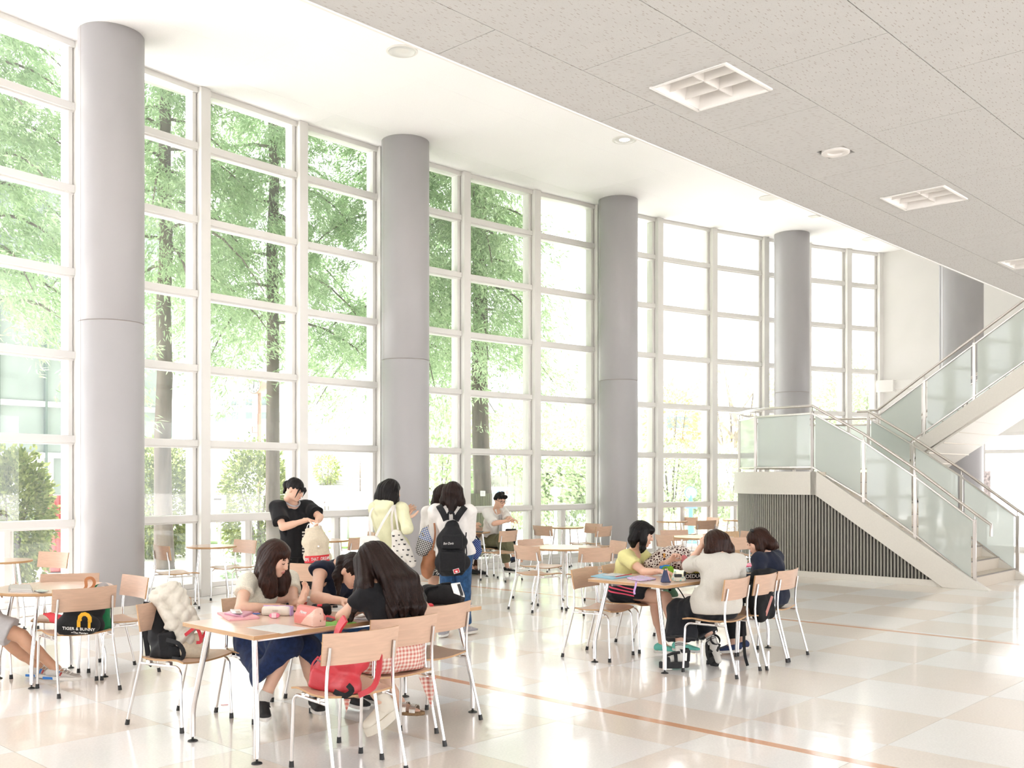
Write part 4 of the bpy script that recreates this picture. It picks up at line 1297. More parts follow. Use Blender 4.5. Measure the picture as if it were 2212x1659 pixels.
# ================================================================== smooth solids (signed distance, meshed by surface nets)
def _n(v): return np.array(v, dtype=np.float64)
class SDF:
    def __init__(s, h=.009, k=.02):
        s.p = []; s.h = h; s.k = k; s.cuts = []; s.fn = None; s.lo = None; s.hi = None
    def _bb(s, pts, r):
        pts = np.array(pts); lo = pts.min(0) - r; hi = pts.max(0) + r
        s.lo = lo if s.lo is None else np.minimum(s.lo, lo); s.hi = hi if s.hi is None else np.maximum(s.hi, hi)
        return lo, hi
    def cap(s, a, b, r1, r2=None, k=None, sub=False, flat=None, fs=1.0):
        """tapered capsule; flat = direction squeezed by fs"""
        r2 = r1 if r2 is None else r2
        a, b = _n(a), _n(b)
        m = max(r1, r2) * max(1, fs)
        lo, hi = s._bb([a, b], m) if not sub else (np.minimum(a, b) - m, np.maximum(a, b) + m)
        s.p.append(('c', a, b, r1, r2, s.k if k is None else k, sub, None if flat is None else _n(V(flat).normalized()), fs, lo, hi)); return s
    def path(s, pts, rs, k=None, **kw):
        for i in range(len(pts) - 1): s.cap(pts[i], pts[i + 1], rs[i], rs[i + 1], k, **kw)
        return s
    def ell(s, c, r, R=None, k=None, sub=False):
        """ellipsoid; R columns are its axes"""
        c = _n(c); R = np.eye(3) if R is None else np.array([[R[i][j] for j in range(3)] for i in range(3)], dtype=float)
        e = np.sqrt(((R * _n(r)) ** 2).sum(1))
        lo, hi = s._bb([c - e, c + e], 0) if not sub else (c - e, c + e)
        s.p.append(('e', c, _n(r), R, s.k if k is None else k, sub, lo, hi)); return s
    def rbox(s, c, hf, R=None, r=.01, k=None, sub=False):
        c = _n(c); R = np.eye(3) if R is None else np.array([[R[i][j] for j in range(3)] for i in range(3)], dtype=float)
        e = np.abs(R * _n(hf)).sum(1)
        lo, hi = s._bb([c - e, c + e], 0) if not sub else (c - e, c + e)
        s.p.append(('b', c, _n(hf), R, r, s.k if k is None else k, sub, lo, hi)); return s
    def cut(s, p, n, k=.004):
        """keep only the side that n points away from"""
        s.cuts.append((_n(p), _n(V(n).normalized()), k)); return s
    def mesh(s):
        h = s.h; pad = 3 * h + .012
        o = s.lo - pad; n = np.ceil((s.hi + pad - o) / h).astype(int) + 1
        ax = [o[i] + h * np.arange(n[i]) for i in range(3)]
        F_ = np.full(tuple(n), .5, dtype=np.float32)
        for pr in s.p:
            lo, hi = pr[-2], pr[-1]; kind = pr[0]
            k, sub = (pr[5], pr[6]) if kind == 'c' else ((pr[4], pr[5]) if kind == 'e' else (pr[5], pr[6]))
            mg = k + 4 * h + .012
            i0 = np.maximum(np.floor((lo - mg - o) / h).astype(int), 0); i1 = np.minimum(np.ceil((hi + mg - o) / h).astype(int) + 1, n)
            if (i1 <= i0).any(): continue
            sl = tuple(slice(i0[i], i1[i]) for i in range(3))
            X = (ax[0][sl[0]][:, None, None]).astype(np.float32); Y = (ax[1][sl[1]][None, :, None]).astype(np.float32); Z = (ax[2][sl[2]][None, None, :]).astype(np.float32)
            if kind == 'c':
                _, a, b, r1, r2, _, _, fl, fs, _, _ = pr
                ba = b - a; L2 = max(ba @ ba, 1e-9)
                px, py, pz = X - a[0], Y - a[1], Z - a[2]
                t = np.clip((px * ba[0] + py * ba[1] + pz * ba[2]) / L2, 0, 1)
                dx, dy, dz = px - t * ba[0], py - t * ba[1], pz - t * ba[2]
                if fl is None: d = np.sqrt(dx * dx + dy * dy + dz * dz) - (r1 + (r2 - r1) * t)
                else:
                    q = dx * fl[0] + dy * fl[1] + dz * fl[2]
                    g = 1 / (fs * fs) - 1
                    d = (np.sqrt(dx * dx + dy * dy + dz * dz + q * q * g) - (r1 + (r2 - r1) * t)) * min(1, fs) ** .5
            else:
                c, r, R = pr[1], pr[2], pr[3]
                px, py, pz = X - c[0], Y - c[1], Z - c[2]
                u = px * R[0, 0] + py * R[1, 0] + pz * R[2, 0]; v = px * R[0, 1] + py * R[1, 1] + pz * R[2, 1]; w_ = px * R[0, 2] + py * R[1, 2] + pz * R[2, 2]
                if kind == 'e':
                    k0 = np.sqrt((u / r[0]) ** 2 + (v / r[1]) ** 2 + (w_ / r[2]) ** 2)
                    k1 = np.sqrt((u / r[0] ** 2) ** 2 + (v / r[1] ** 2) ** 2 + (w_ / r[2] ** 2) ** 2)
                    d = k0 * (k0 - 1) / np.maximum(k1, 1e-6)
                    d = np.where(k0 < .05, -r.min(), d)
                else:
                    rr = pr[4]
                    qx, qy, qz = np.abs(u) - (r[0] - rr), np.abs(v) - (r[1] - rr), np.abs(w_) - (r[2] - rr)
                    d = np.sqrt(np.maximum(qx, 0) ** 2 + np.maximum(qy, 0) ** 2 + np.maximum(qz, 0) ** 2) + np.minimum(np.maximum(qx, np.maximum(qy, qz)), 0) - rr
            f = F_[sl]; d = d.astype(np.float32)
            if sub:
                d = -d
                hh = np.clip(.5 - .5 * (f - d) / max(k, 1e-4), 0, 1)
                F_[sl] = f + (d - f) * hh + k * hh * (1 - hh) if k > 0 else np.maximum(f, d)
            else:
                hh = np.clip(.5 + .5 * (f - d) / max(k, 1e-4), 0, 1)
                F_[sl] = f + (d - f) * hh - k * hh * (1 - hh)
        X, Y, Z = ax[0][:, None, None].astype(np.float32), ax[1][None, :, None].astype(np.float32), ax[2][None, None, :].astype(np.float32)
        if s.fn is not None:
            F_ = (F_ + s.fn(X, Y, Z)).astype(np.float32)
        for p, nn, k in s.cuts:
            d = (X - p[0]) * nn[0] + (Y - p[1]) * nn[1] + (Z - p[2]) * nn[2]
            hh = np.clip(.5 - .5 * (F_ - d) / k, 0, 1)
            F_ = F_ + (d - F_) * hh + k * hh * (1 - hh)
        return surf_nets(F_, o, h)

def surf_nets(F_, o, h):
    ins = F_ < 0
    c = [ins[a:ins.shape[0] - 1 + a, b:ins.shape[1] - 1 + b, d:ins.shape[2] - 1 + d] for a in (0, 1) for b in (0, 1) for d in (0, 1)]
    s_ = sum(x.astype(np.int8) for x in c)
    m = (s_ > 0) & (s_ < 8)
    I = np.argwhere(m)
    if len(I) == 0: return np.zeros((0, 3)), np.zeros((0, 4), int)
    vid = np.full(m.shape, -1, dtype=np.int32); vid[m] = np.arange(len(I))
    offs = [(a, b, d) for a in (0, 1) for b in (0, 1) for d in (0, 1)]
    val = np.stack([F_[I[:, 0] + a, I[:, 1] + b, I[:, 2] + d] for a, b, d in offs], 1)
    P = np.zeros((len(I), 3)); cnt = np.zeros(len(I))
    for i in range(8):
        for j in range(i + 1, 8):
            df = np.array(offs[j]) - np.array(offs[i])
            if np.abs(df).sum() != 1: continue
            a, b = val[:, i], val[:, j]; x = (a < 0) != (b < 0)
            t = np.where(x, a / np.where(x, a - b, 1), 0)
            P += np.where(x[:, None], np.array(offs[i]) + df * t[:, None], 0); cnt += x
    Vt = o + h * (I + P / cnt[:, None])
    Q = []
    for axis in range(3):
        b_, c_ = (axis + 1) % 3, (axis + 2) % 3
        sl0 = [slice(None)] * 3; sl1 = [slice(None)] * 3
        sl0[axis] = slice(0, -1); sl1[axis] = slice(1, None)
        x = ins[tuple(sl0)] != ins[tuple(sl1)]
        E_ = np.argwhere(x)
        ok = (E_[:, b_] > 0) & (E_[:, c_] > 0) & (E_[:, b_] < F_.shape[b_] - 1) & (E_[:, c_] < F_.shape[c_] - 1)
        E_ = E_[ok]
        def at(db, dc):
            q = E_.copy(); q[:, b_] += db; q[:, c_] += dc
            return vid[q[:, 0], q[:, 1], q[:, 2]]
        q = np.stack([at(-1, -1), at(0, -1), at(0, 0), at(-1, 0)], 1)
        fl = ~ins[tuple(sl0)][E_[:, 0], E_[:, 1], E_[:, 2]]
        q[fl] = q[fl][:, ::-1]
        Q.append(q)
    return Vt, np.concatenate(Q)

def np_mesh(name, parts, mats, parent=None):
    """parts: list of (verts, quads[, material index])"""
    vs, qs, mi, off = [], [], [], 0
    for p in parts:
        vs.append(p[0]); qs.append(p[1] + off); off += len(p[0]); mi.append(np.full(len(p[1]), p[2] if len(p) > 2 else 0, dtype=np.int32))
    v = np.concatenate(vs); q = np.concatenate(qs); mi = np.concatenate(mi)
    me = bpy.data.meshes.new(name); n = len(q)
    me.vertices.add(len(v)); me.loops.add(4 * n); me.polygons.add(n)
    me.vertices.foreach_set('co', v.astype(np.float32).ravel())
    me.loops.foreach_set('vertex_index', q.astype(np.int32).ravel())
    me.polygons.foreach_set('loop_start', np.arange(0, 4 * n, 4, dtype=np.int32))
    mats = mats if isinstance(mats, (list, tuple)) else [mats]
    for m in mats: me.materials.append(m)
    if len(mats) > 1: me.polygons.foreach_set('material_index', mi)
    me.polygons.foreach_set('use_smooth', np.ones(n, dtype=bool))
    me.update(calc_edges=True)
    o = bpy.data.objects.new(name, me); C.objects.link(o)
    if parent is not None: attach(o, parent)
    return o

def blob(name, sdf, mat, parent=None):
    return np_mesh(name, [sdf.mesh()], mat, parent)

def wrinkle(amp, f1=38, f2=55, seed=0, dirn=(0, 0, 1)):
    """soft cloth creases"""
    d = V(dirn).normalized(); a = V((1, .3, .2)).cross(d).normalized(); b = d.cross(a)
    def fn(X, Y, Z):
        u = X * d.x + Y * d.y + Z * d.z; v = X * a.x + Y * a.y + Z * a.z; w_ = X * b.x + Y * b.y + Z * b.z
        return amp * (np.sin(f1 * u + 9 * np.sin(11 * v + seed) + seed) * .6 + np.sin(f2 * v + 7 * np.sin(13 * w_ + seed * 2) + 1.3 * seed) * .5 + np.sin(f2 * 1.3 * w_ + 8 * np.sin(9 * u + seed) + 2.1) * .5)
    return fn

def folds(amp, f1=20, f2=33, seed=0):
    """deep rumpled folds with sharp valleys"""
    def fn(X, Y, Z):
        a = X * .8 + Y * .4 + Z * .5 + .05 * np.sin(17 * Z + 12 * X + seed); b = X * -.4 + Z * .9 + Y * .3 + .05 * np.sin(19 * X + 9 * Y + 2 * seed); c = Y * .7 + X * .7 - Z * .3 + .04 * np.sin(23 * Z + seed)
        return amp * (np.abs(np.sin(f1 * a + seed)) * 1.1 + np.abs(np.sin(f2 * b + 1.7 * seed)) * .8 + np.abs(np.sin(f2 * 1.4 * c + seed)) * .6 - 1.3) * -1.0
    return fn

from mathutils.bvhtree import BVHTree
def lay_on(name, target, lines, mat, parent, off=.002):
    """ribbon laid on a surface: lines = list of rows of (start outside, point to aim at)"""
    me = target.data; mw = Matrix.Translation(wloc(target))
    bv = BVHTree.FromPolygons([mw @ v.co for v in me.vertices], [tuple(p.vertices) for p in me.polygons])
    rows = []
    for row in lines:
        r_ = []
        for o, q in row:
            d = (V(q) - V(o)).normalized(); h = bv.ray_cast(V(o), d)
            r_.append(h[0] - d * off if h[0] is not None else None)
        rows.append(r_)
    m = MB()
    rows = [r_ for r_ in rows if all(x is not None for x in r_)]
    if len(rows) > 1: m.loft(rows, cap=False, closed=False)
    return m.build(name, mat, parent, smooth=True)
# ================================================================== people
def skinmat(name, col):
    m = M(name, col, .48, var=.04, scale=30)
    b = m.node_tree.nodes['Principled BSDF']
    b.inputs['Subsurface Weight'].default_value = .12
    b.inputs['Subsurface Radius'].default_value = (.012, .005, .003)
    return m
MAT['skin'] = skinmat('skin', (.72, .455, .335))
MAT['skin2'] = skinmat('skin_tanned', (.60, .34, .22))
MAT['lip'] = M('lips', (.52, .16, .15), .4, var=0)
def hairmat(name, col):
    m = M(name, col, .34, var=.6, scale=220, stretch=(1, 1, .03), bump=.3, bscale=420, spec=.15)
    return m
MAT['hair_b'] = hairmat('black_hair', (.010, .008, .008))
MAT['hair_br'] = hairmat('dark_brown_hair', (.018, .009, .007))
MAT['hair_rb'] = hairmat('brown_hair', (.030, .012, .008))
def cloth(name, col, var=.06, scale=60, bump=.25, rough=.85, sheen=.1):
    return M(name, col, rough, var=var, scale=scale, bump=bump, bscale=scale * 6, sheen=sheen, spec=.2)

def frame(f, up=UP):
    """columns right, forward, up"""
    f = V(f).normalized(); r = f.cross(V(up)).normalized(); u = r.cross(f)
    return Matrix((r, f, u)).transposed()

def head_mesh(c, Rm, s=1.0, h=.0045, man=False):
    S = SDF(h, .02)
    L = lambda x, y, z: V(c) + Rm @ V((x * s, y * s, z * s))
    E = lambda p, r, k, sub=False: S.ell(L(*p), [q * s for q in r], Rm, k, sub)
    E((0, -.012, .028), (.074, .090, .080), .02)
    E((0, .022, -.018), (.064, .066, .076), .03)
    E((0, .036, -.064), (.047 if man else .043, .046, .042), .03)
    E((0, .068, -.092), (.019, .016, .014), .022)
    for q in (-1, 1):
        E((q * .034, .056, -.028), (.026, .026, .026), .02)
        E((q * .075, -.004, -.008), (.009, .018, .030), .008)
        E((q * .031, .101, .006), (.019, .014, .010), .012, True)
    S.cap(L(0, .084, .010), L(0, .101, -.026), .006 * s, .0115 * s, .012)
    E((0, .100, -.029), (.015, .009, .008), .008)
    E((0, .088, -.056), (.021, .009, .0055), .006)
    E((0, .087, -.064), (.018, .009, .006), .006)
    S.cap(L(0, -.022, -.04), L(0, -.035, -.115), .049 * s, .045 * s, .03)
    return S.mesh(), L

def face_bits(root, L, Rm, s=1.0, closed=True, brow=None, lips=True):
    for q in (-1, 1):
        m = MB()
        pts = [L(q * (.031 + .0155 * math.cos(t)), .0925 - .006 * abs(math.cos(t)), .004 - (.004 * math.sin(t) if closed else -.004 * math.sin(t))) for t in [PI * k / 8 for k in range(9)]]
        m.tube(pts, [.0009, .0016, .0022, .0024, .0024, .0024, .0022, .0016, .0009], 6)
        if not closed:
            m.ell(L(q * .031, .0905, .004), (.010 * s, .004 * s, .005 * s), Rm, 10, 6)
        m.build('eye', MAT['hair_b'], root, smooth=True)
        m = MB()
        pts = [L(q * (.031 + .019 * t), .092 - .010 * t * t - .003 * abs(t), .024 + .003 * (1 - t * t)) for t in (-1, -.5, 0, .5, 1)]
        m.tube(pts, [.0014, .0022, .0024, .002, .001], 6); m.build('eyebrow', brow or MAT['hair_b'], root, smooth=True)
    if lips:
        m = MB(); m.ell(L(0, .0895, -.0565), (.0195 * s, .0085 * s, .0052 * s), Rm, 14, 8); m.ell(L(0, .0885, -.0645), (.0165 * s, .0088 * s, .0058 * s), Rm, 14, 8)
        m.build('lips', MAT['lip'], root, smooth=True)

def hand_mesh(W, d, n, thumb=1, curl=.45, s=1.0, h=.0047, spread=.03, point=None):
    """W wrist, d finger direction, n palm normal, thumb +1/-1 side"""
    S = SDF(h, .010)
    d = V(d).normalized(); n = V(n); n = (n - d * n.dot(d)).normalized(); t = d.cross(n) * thumb
    W = V(W)
    lens = (.070, .078, .073, .058); ox = (.028, .0095, -.0095, -.027)
    for i in range(4):
        kn = W + (d * (.083 - .004 * abs(i - 1)) + t * ox[i]) * s
        S.cap(W + t * ox[i] * .55 * s + d * .008, kn, .0135 * s, .0105 * s, .012)
        a = 0; p = kn; c = curl if not isinstance(curl, (list, tuple)) else curl[i]
        for j, fr in enumerate((.45, .30, .25)):
            a += c * (1.0 if j else .8)
            dr = (d * math.cos(a) + n * math.sin(a) + t * spread * (1.5 - i) * 2).normalized()
            q = p + dr * lens[i] * fr * s
            S.cap(p, q, (.0092 - .0008 * j) * s, (.0086 - .0009 * j) * s, .004); p = q
    b = W + (d * .022 + t * .022) * s
    m1 = b + (d * .55 + t * .72 + n * .35).normalized() * .040 * s
    m2 = m1 + (d * .8 + t * .25 + n * .5).normalized() * .030 * s
    m3 = m2 + (d * .85 - t * .05 + n * .5).normalized() * .022 * s
    S.cap(b, m1, .0135 * s, .0110 * s, .012); S.cap(m1, m2, .0105 * s, .0095 * s, .005); S.cap(m2, m3, .0095 * s, .0078 * s, .005)
    S.cap(W - d * .03, W + d * .015, .023 * s, .024 * s, .012, flat=n, fs=.72)
    return S.mesh()

class Person:
    def __init__(s, label, base, skin='skin', sc=1.0, man=False):
        s.root = thing('person', base, label, 'person')
        s.skin = MAT[skin]; s.J = {}; s.sc = sc; s.man = man; s.h = .0105 if V(base).y < 12 else .0125
    def pose(s, pv, nk, hd, f, hf, sw=.165, r=None):
        J = s.J
        J['f'] = V((f[0], f[1], 0)).normalized(); J['r'] = V(r).normalized() if r else J['f'].cross(UP)
        J['pv'], J['nk'], J['hd'] = V(pv), V(nk), V(hd)
        J['R'] = frame(hf)
        ax = (J['nk'] - J['pv']).normalized()
        J['ax'] = ax
        dn = ax * -.045
        J['SR'], J['SL'] = J['nk'] + J['r'] * sw + dn, J['nk'] - J['r'] * sw + dn
        J['HR'], J['HL'] = J['pv'] + J['r'] * .082, J['pv'] - J['r'] * .082
        return s
    def limbs(s, ER, WR, EL, WL, KR, AR, KL, AL, TR=None, TL=None):
        J = s.J
        for k, v in zip(('ER', 'WR', 'EL', 'WL', 'KR', 'AR', 'KL', 'AL'), (ER, WR, EL, WL, KR, AR, KL, AL)): J[k] = V(v)
        J['TR'] = V(TR or J['f']).normalized(); J['TL'] = V(TL or J['f']).normalized()
        return s
    def torso(s, S, t=0.0, hips=True, chest=True, k=.04):
        J = s.J; m = s.sc; f = J['f']
        back = f * -.018
        w1 = J['pv'].lerp(J['nk'], .30) + back * .6; ch = J['pv'].lerp(J['nk'], .66) + back
        if hips: S.cap(J['HR'], J['HL'], (.100 * m) + t, None, k, flat=f, fs=1.0)
        fl = f - J['ax'] * f.dot(J['ax'])
        S.cap(J['pv'], w1, .118 * m + t, .108 * m + t, k, flat=fl, fs=.84)
        S.cap(w1, ch, .108 * m + t, .122 * m + t, k, flat=fl, fs=.84)
        S.cap(ch + J['r'] * .055, J['SR'] - J['r'] * .03, .085 * m + t, .046 * m + t, k, flat=fl, fs=.85)
        S.cap(ch - J['r'] * .055, J['SL'] + J['r'] * .03, .085 * m + t, .046 * m + t, k, flat=fl, fs=.85)
        S.cap(J['SR'], J['SL'], .045 * m + t, None, k)
        S.cap(ch, J['nk'] + J['ax'] * -.03, .085 * m + t, .05 * m + t, k)
        if chest and not s.man:
            for q in (-1, 1):
                S.ell(ch + f * .085 + J['r'] * q * .06 + J['ax'] * -.01, (.058 + t * .6,) * 3, None, .05)
        return S
    def body(s, hands=None, head=True, closed=True, brow=None, feet=True, bits=True, hh=.0052):
        J = s.J; m = s.sc; S = SDF(s.h, .03)
        s.torso(S)
        S.cap(J['nk'] + J['ax'] * -.02, J['hd'] + J['R'] @ V((0, -.03, -.05)), .050 * m, .047 * m, .03)
        for a in 'RL':
            S.cap(J['S' + a], J['E' + a], .044 * m, .036 * m, .03); S.cap(J['E' + a], J['W' + a], .036 * m, .0245 * m, .012)
            E_, W_ = J['E' + a], J['W' + a]
            S.cap(E_.lerp(W_, .15), E_.lerp(W_, .4), .037 * m, .034 * m, .02)
            H_, K_, A_ = J['H' + a], J['K' + a], J['A' + a]
            S.cap(H_, K_, .082 * m, .053 * m, .04); S.cap(K_, A_, .050 * m, .033 * m, .015)
            calf = (J['A' + a] - J['K' + a]).normalized(); bk = -J['f'] + calf * J['f'].dot(calf)
            S.cap(K_.lerp(A_, .18) + bk * .012, K_.lerp(A_, .48) + bk * .012, .046 * m, .040 * m, .03)
            if feet and (feet is True or a in feet):
                T = J['T' + a]; hl = A_ + UP * -.045 + T * -.035; 
                S.cap(A_, hl, .032, .027, .02); S.cap(A_ + UP * -.012, A_ + T * .115 + UP * -.058, .030, .021, .02); S.cap(hl, A_ + T * .13 + UP * -.062, .025, .020, .02)
        parts = [S.mesh()]
        if head:
            hm, L = head_mesh(J['hd'], J['R'], s.sc if s.man else 1.0, hh if J['hd'].y < 12 else .0065, s.man); parts.append(hm); s.L = L
        for a in 'RL':
            if hands and hands.get(a):
                d, n, cu = hands[a][:3]
                # thumb side: right hand with palm n and fingers d
                parts.append(hand_mesh(J['W' + a], d, n, 1 if a == 'L' else -1, cu, .96 * m))
        s.bd = np_mesh('body', parts, s.skin, s.root)
        if head and bits: face_bits(s.bd, s.L, J['R'], 1.0, closed, brow)
        return s
    def sleeve(s, S, a, fr, t, flare=0.0, fr2=None):
        """fr <= 1: along the upper arm; 1..2: on along the forearm"""
        J = s.J; A_, E_, W_ = J['S' + a], J['E' + a], J['W' + a]; m = s.sc
        if fr <= 1:
            end = A_.lerp(E_, fr); d = (E_ - A_).normalized()
            S.cap(A_, A_.lerp(E_, min(1, fr + .15)), .046 * m + t, .040 * m + t + flare, .03)
        else:
            end = E_.lerp(W_, fr - 1); d = (W_ - E_).normalized()
            S.cap(A_, E_, .046 * m + t, .040 * m + t, .03)
            S.cap(E_, E_.lerp(W_, min(1.05, fr - 1 + .1)), .039 * m + t, .028 * m + t + flare, .02)
        Rb = Matrix.Identity(3); z = d; x = z.orthogonal().normalized(); y = z.cross(x)
        Rb = Matrix((x, y, z)).transposed()
        s._ends.append((end + d * .10, (.085 + flare * 1.5, .085 + flare * 1.5, .10), Rb))
    def top(s, name, mat, t=.012, sleeves=(.5, .5), hem=None, neck=None, flare=.004, fn=None, h=None, hips=True, extra=None, k=.04, neckr=.062, nc=.052, box=True):
        """garment over the torso; hem = (point, outward normal) plane"""
        S = SDF(h or (.0090 if s.J['pv'].y < 12 else .012), .03); s._ends = []
        s.torso(S, t, hips, True, k)
        if extra: extra(S)
        for a, fr in zip('RL', sleeves):
            if fr: s.sleeve(S, a, fr, t, flare)
        for c, hf, Rb in (s._ends if box else ()): S.rbox(c, hf, Rb, .005, .003, True)
        J = s.J
        nb = J['nk'] + J['ax'] * .005 + J['f'] * .05
        S.ell(nb, (neckr, neckr * 1.15, neckr), frame(J['f']), .004, True)
        S.cut(J['nk'] + J['ax'] * nc, J['ax'] * 1.0 + J['f'] * .3)
        if hem: S.cut(hem[0], hem[1])
        S.fn = fn
        return np_mesh(name, [S.mesh()], mat, s.root)
    def legs_cloth(s, name, mat, t, fr=2.0, r_end=None, fn=None, waist=.0, cuts=(), flare=0.0, sides='RL', extra=None, h=.009):
        """trousers or shorts: fr in thigh (0..1) then shin (1..2)"""
        J = s.J; S = SDF(h, .03); m = s.sc
        S.cap(J['HR'], J['HL'], .102 * m + t, None, .04)
        S.cap(J['pv'], J['pv'].lerp(J['nk'], .22 + waist), .12 * m + t, .112 * m + t, .04, flat=J['f'], fs=.85)
        ends = []
        for a in sides:
            H_, K_, A_ = J['H' + a], J['K' + a], J['A' + a]
            if fr <= 1:
                S.cap(H_, H_.lerp(K_, min(1, fr + .1)), .086 * m + t, .062 * m + t + flare, .03); d = (K_ - H_).normalized(); ends.append((H_.lerp(K_, fr), d))
            else:
                S.cap(H_, K_, .086 * m + t, .058 * m + t + flare * .6, .03)
                S.cap(K_, K_.lerp(A_, min(1.05, fr - .95)), .056 * m + t + flare * .7, .042 * m + t + flare, .02); d = (A_ - K_).normalized(); ends.append((K_.lerp(A_, fr - 1), d))
        if extra: extra(S)
        for p, d in ends:
            x = d.orthogonal().normalized(); y = d.cross(x)
            S.rbox(p + d * .10, (.12 + flare, .12 + flare, .10), Matrix((x, y, d)).transposed(), .004, .003, True)
        for c in cuts: S.cut(*c)
        S.cut(J['pv'].lerp(J['nk'], .32 + waist), UP)
        S.fn = fn
        return np_mesh(name, [S.mesh()], mat, s.root)
    def hair(s, mat, prims, face=(.060, .072, .092), cap_=(.083, .099, .087), amp=.0035, h=.006, name='hair', bangs=True, cuts=(), fo=(0, .118, -.042), jag=0):
        """prims: (S, L) -> adds drapes; strands fan out from the crown"""
        J = s.J; Rm = J['R']; c = J['hd']; S = SDF(h, .02)
        L = lambda x, y, z: V(c) + Rm @ V((x, y, z))
        S.ell(L(0, -.014, .034), cap_, Rm, .02)
        if prims: prims(S, L)
        if face: S.ell(L(*fo), face, Rm, .008, True)
        for p, n in cuts: S.cut(p, n)
        r = [np.array([Rm[i][j] for i in range(3)]) for j in range(3)]
        def fn(X, Y, Z):
            u = (X - c.x) * r[0][0] + (Y - c.y) * r[0][1] + (Z - c.z) * r[0][2]
            v = (X - c.x) * r[1][0] + (Y - c.y) * r[1][1] + (Z - c.z) * r[1][2] - .01
            w_ = (X - c.x) * r[2][0] + (Y - c.y) * r[2][1] + (Z - c.z) * r[2][2]
            th = np.arctan2(u, v); z = Z - c.z
            am = np.clip((np.sqrt(u * u + v * v) - .02) / .05, 0, 1)
            g_ = np.sin(27 * th + 2.2 * np.sin(14 * z)) * .5 + np.sin(46 * th + 1.7 * np.sin(23 * z + 1)) * .4 + np.sin(11 * th + 1) * .5
            if jag: g_ = g_ + jag * np.clip((-z - .10) / .1, 0, 1) * (np.sin(35 * th) + np.sin(60 * th + 2))
            return amp * am * g_
        S.fn = fn
        return np_mesh(name, [S.mesh()], mat, s.root)
    def locks(s, mat, list_, r=.006, name='hair_locks', parent=None):
        m = MB()
        for pts in list_:
            n = len(pts); m.tube(pts, [r * (1 - .8 * (k / (n - 1)) ** 1.5) for k in range(n)], 6)
        return m.build(name, mat, parent or s.root, smooth=True)
    def shoe(s, a, upper, sole, kind='sneaker', lift=0.0, pitch=0.0, accent=None, size=1.0, ankle_h=.075):
        """shoe on foot a; the sole lies at the floor under the ankle unless lifted"""
        J = s.J; A_ = J['A' + a]; T = V((J['T' + a].x, J['T' + a].y, 0)).normalized()
        side = T.cross(UP)
        # foot frame, pitched about the side axis
        Rp = Matrix.Rotation(pitch, 3, side)
        f_, u_ = Rp @ T, Rp @ UP
        o = A_ - u_ * ankle_h
        P_ = lambda y, z, x=0: o + f_ * y * size + u_ * z + side * x * size
        Rm = Matrix((side, f_, u_)).transposed()
        def outline(z, grow=0.0, y0=-.075, y1=.175):
            pts = []
            for k in range(24):
                t = 2 * PI * k / 24; c_, s_ = math.cos(t), math.sin(t)
                y = (y0 + y1) / 2 + (y1 - y0) / 2 * c_ * (1 + grow / .12)
                w_ = (.036 + .011 * max(0, math.sin((c_ + .6) * 1.6))) + grow
                pts.append(P_(y, z, s_ * w_ * (1 - .25 * max(0, c_) ** 6)))
            return pts
        th = {'sneaker': .026, 'slipon': .024, 'platform': .052, 'boot': .06, 'sandal': .024, 'skate': .024}[kind]
        m = MB(); m.loft([outline(0, -.003), outline(.004, .002), outline(th - .004, .003), outline(th, .0)])
        so = m.build('shoe_sole', sole, s.root, smooth=True, angle=35)
        if kind in ('sneaker', 'slipon', 'boot', 'skate'):
            S = SDF(.0055, .02)
            S.cap(P_(-.042, th + .022), P_(.0, th + .036), .036, .039, .02)
            S.cap(P_(.0, th + .034), P_(.135, th + .010), .041, .031, .03, flat=u_, fs=.95)
            S.cap(P_(.06, th + .01), P_(.14, th + .004), .040, .033, .02, flat=u_, fs=.6)
            if kind in ('boot', 'skate'): S.cap(P_(-.03, th + .02), P_(-.012, th + (.16 if kind == 'boot' else .075)), .042, .045, .02)
            S.cut(P_(0, th - .002), -u_)
            if kind in ('boot', 'skate'): S.cut(P_(0, th + (.14 if kind == 'boot' else .075)), u_)
            else: S.cut(P_(-.03, th + .062), u_ + f_ * .25)
            up = np_mesh('shoe', [S.mesh()], upper, s.root)
            if kind in ('sneaker', 'boot', 'skate'):
                m = MB()
                for k in range(4):
                    y = .035 + .022 * k; z = th + .058 - .009 * k
                    m.tube([P_(y, z - .012, -.024), P_(y + .006, z + .004, 0), P_(y, z - .012, .024)], .0028, 6)
                m.tube([P_(.03, th + .062, 0), P_(.02, th + .05, .03), P_(.035, th + .03, .045)], .0025, 5); m.tube([P_(.03, th + .062, 0), P_(.045, th + .05, -.035), P_(.03, th + .03, -.048)], .0025, 5)
                m.build('shoelace', accent or sole, up, smooth=True)
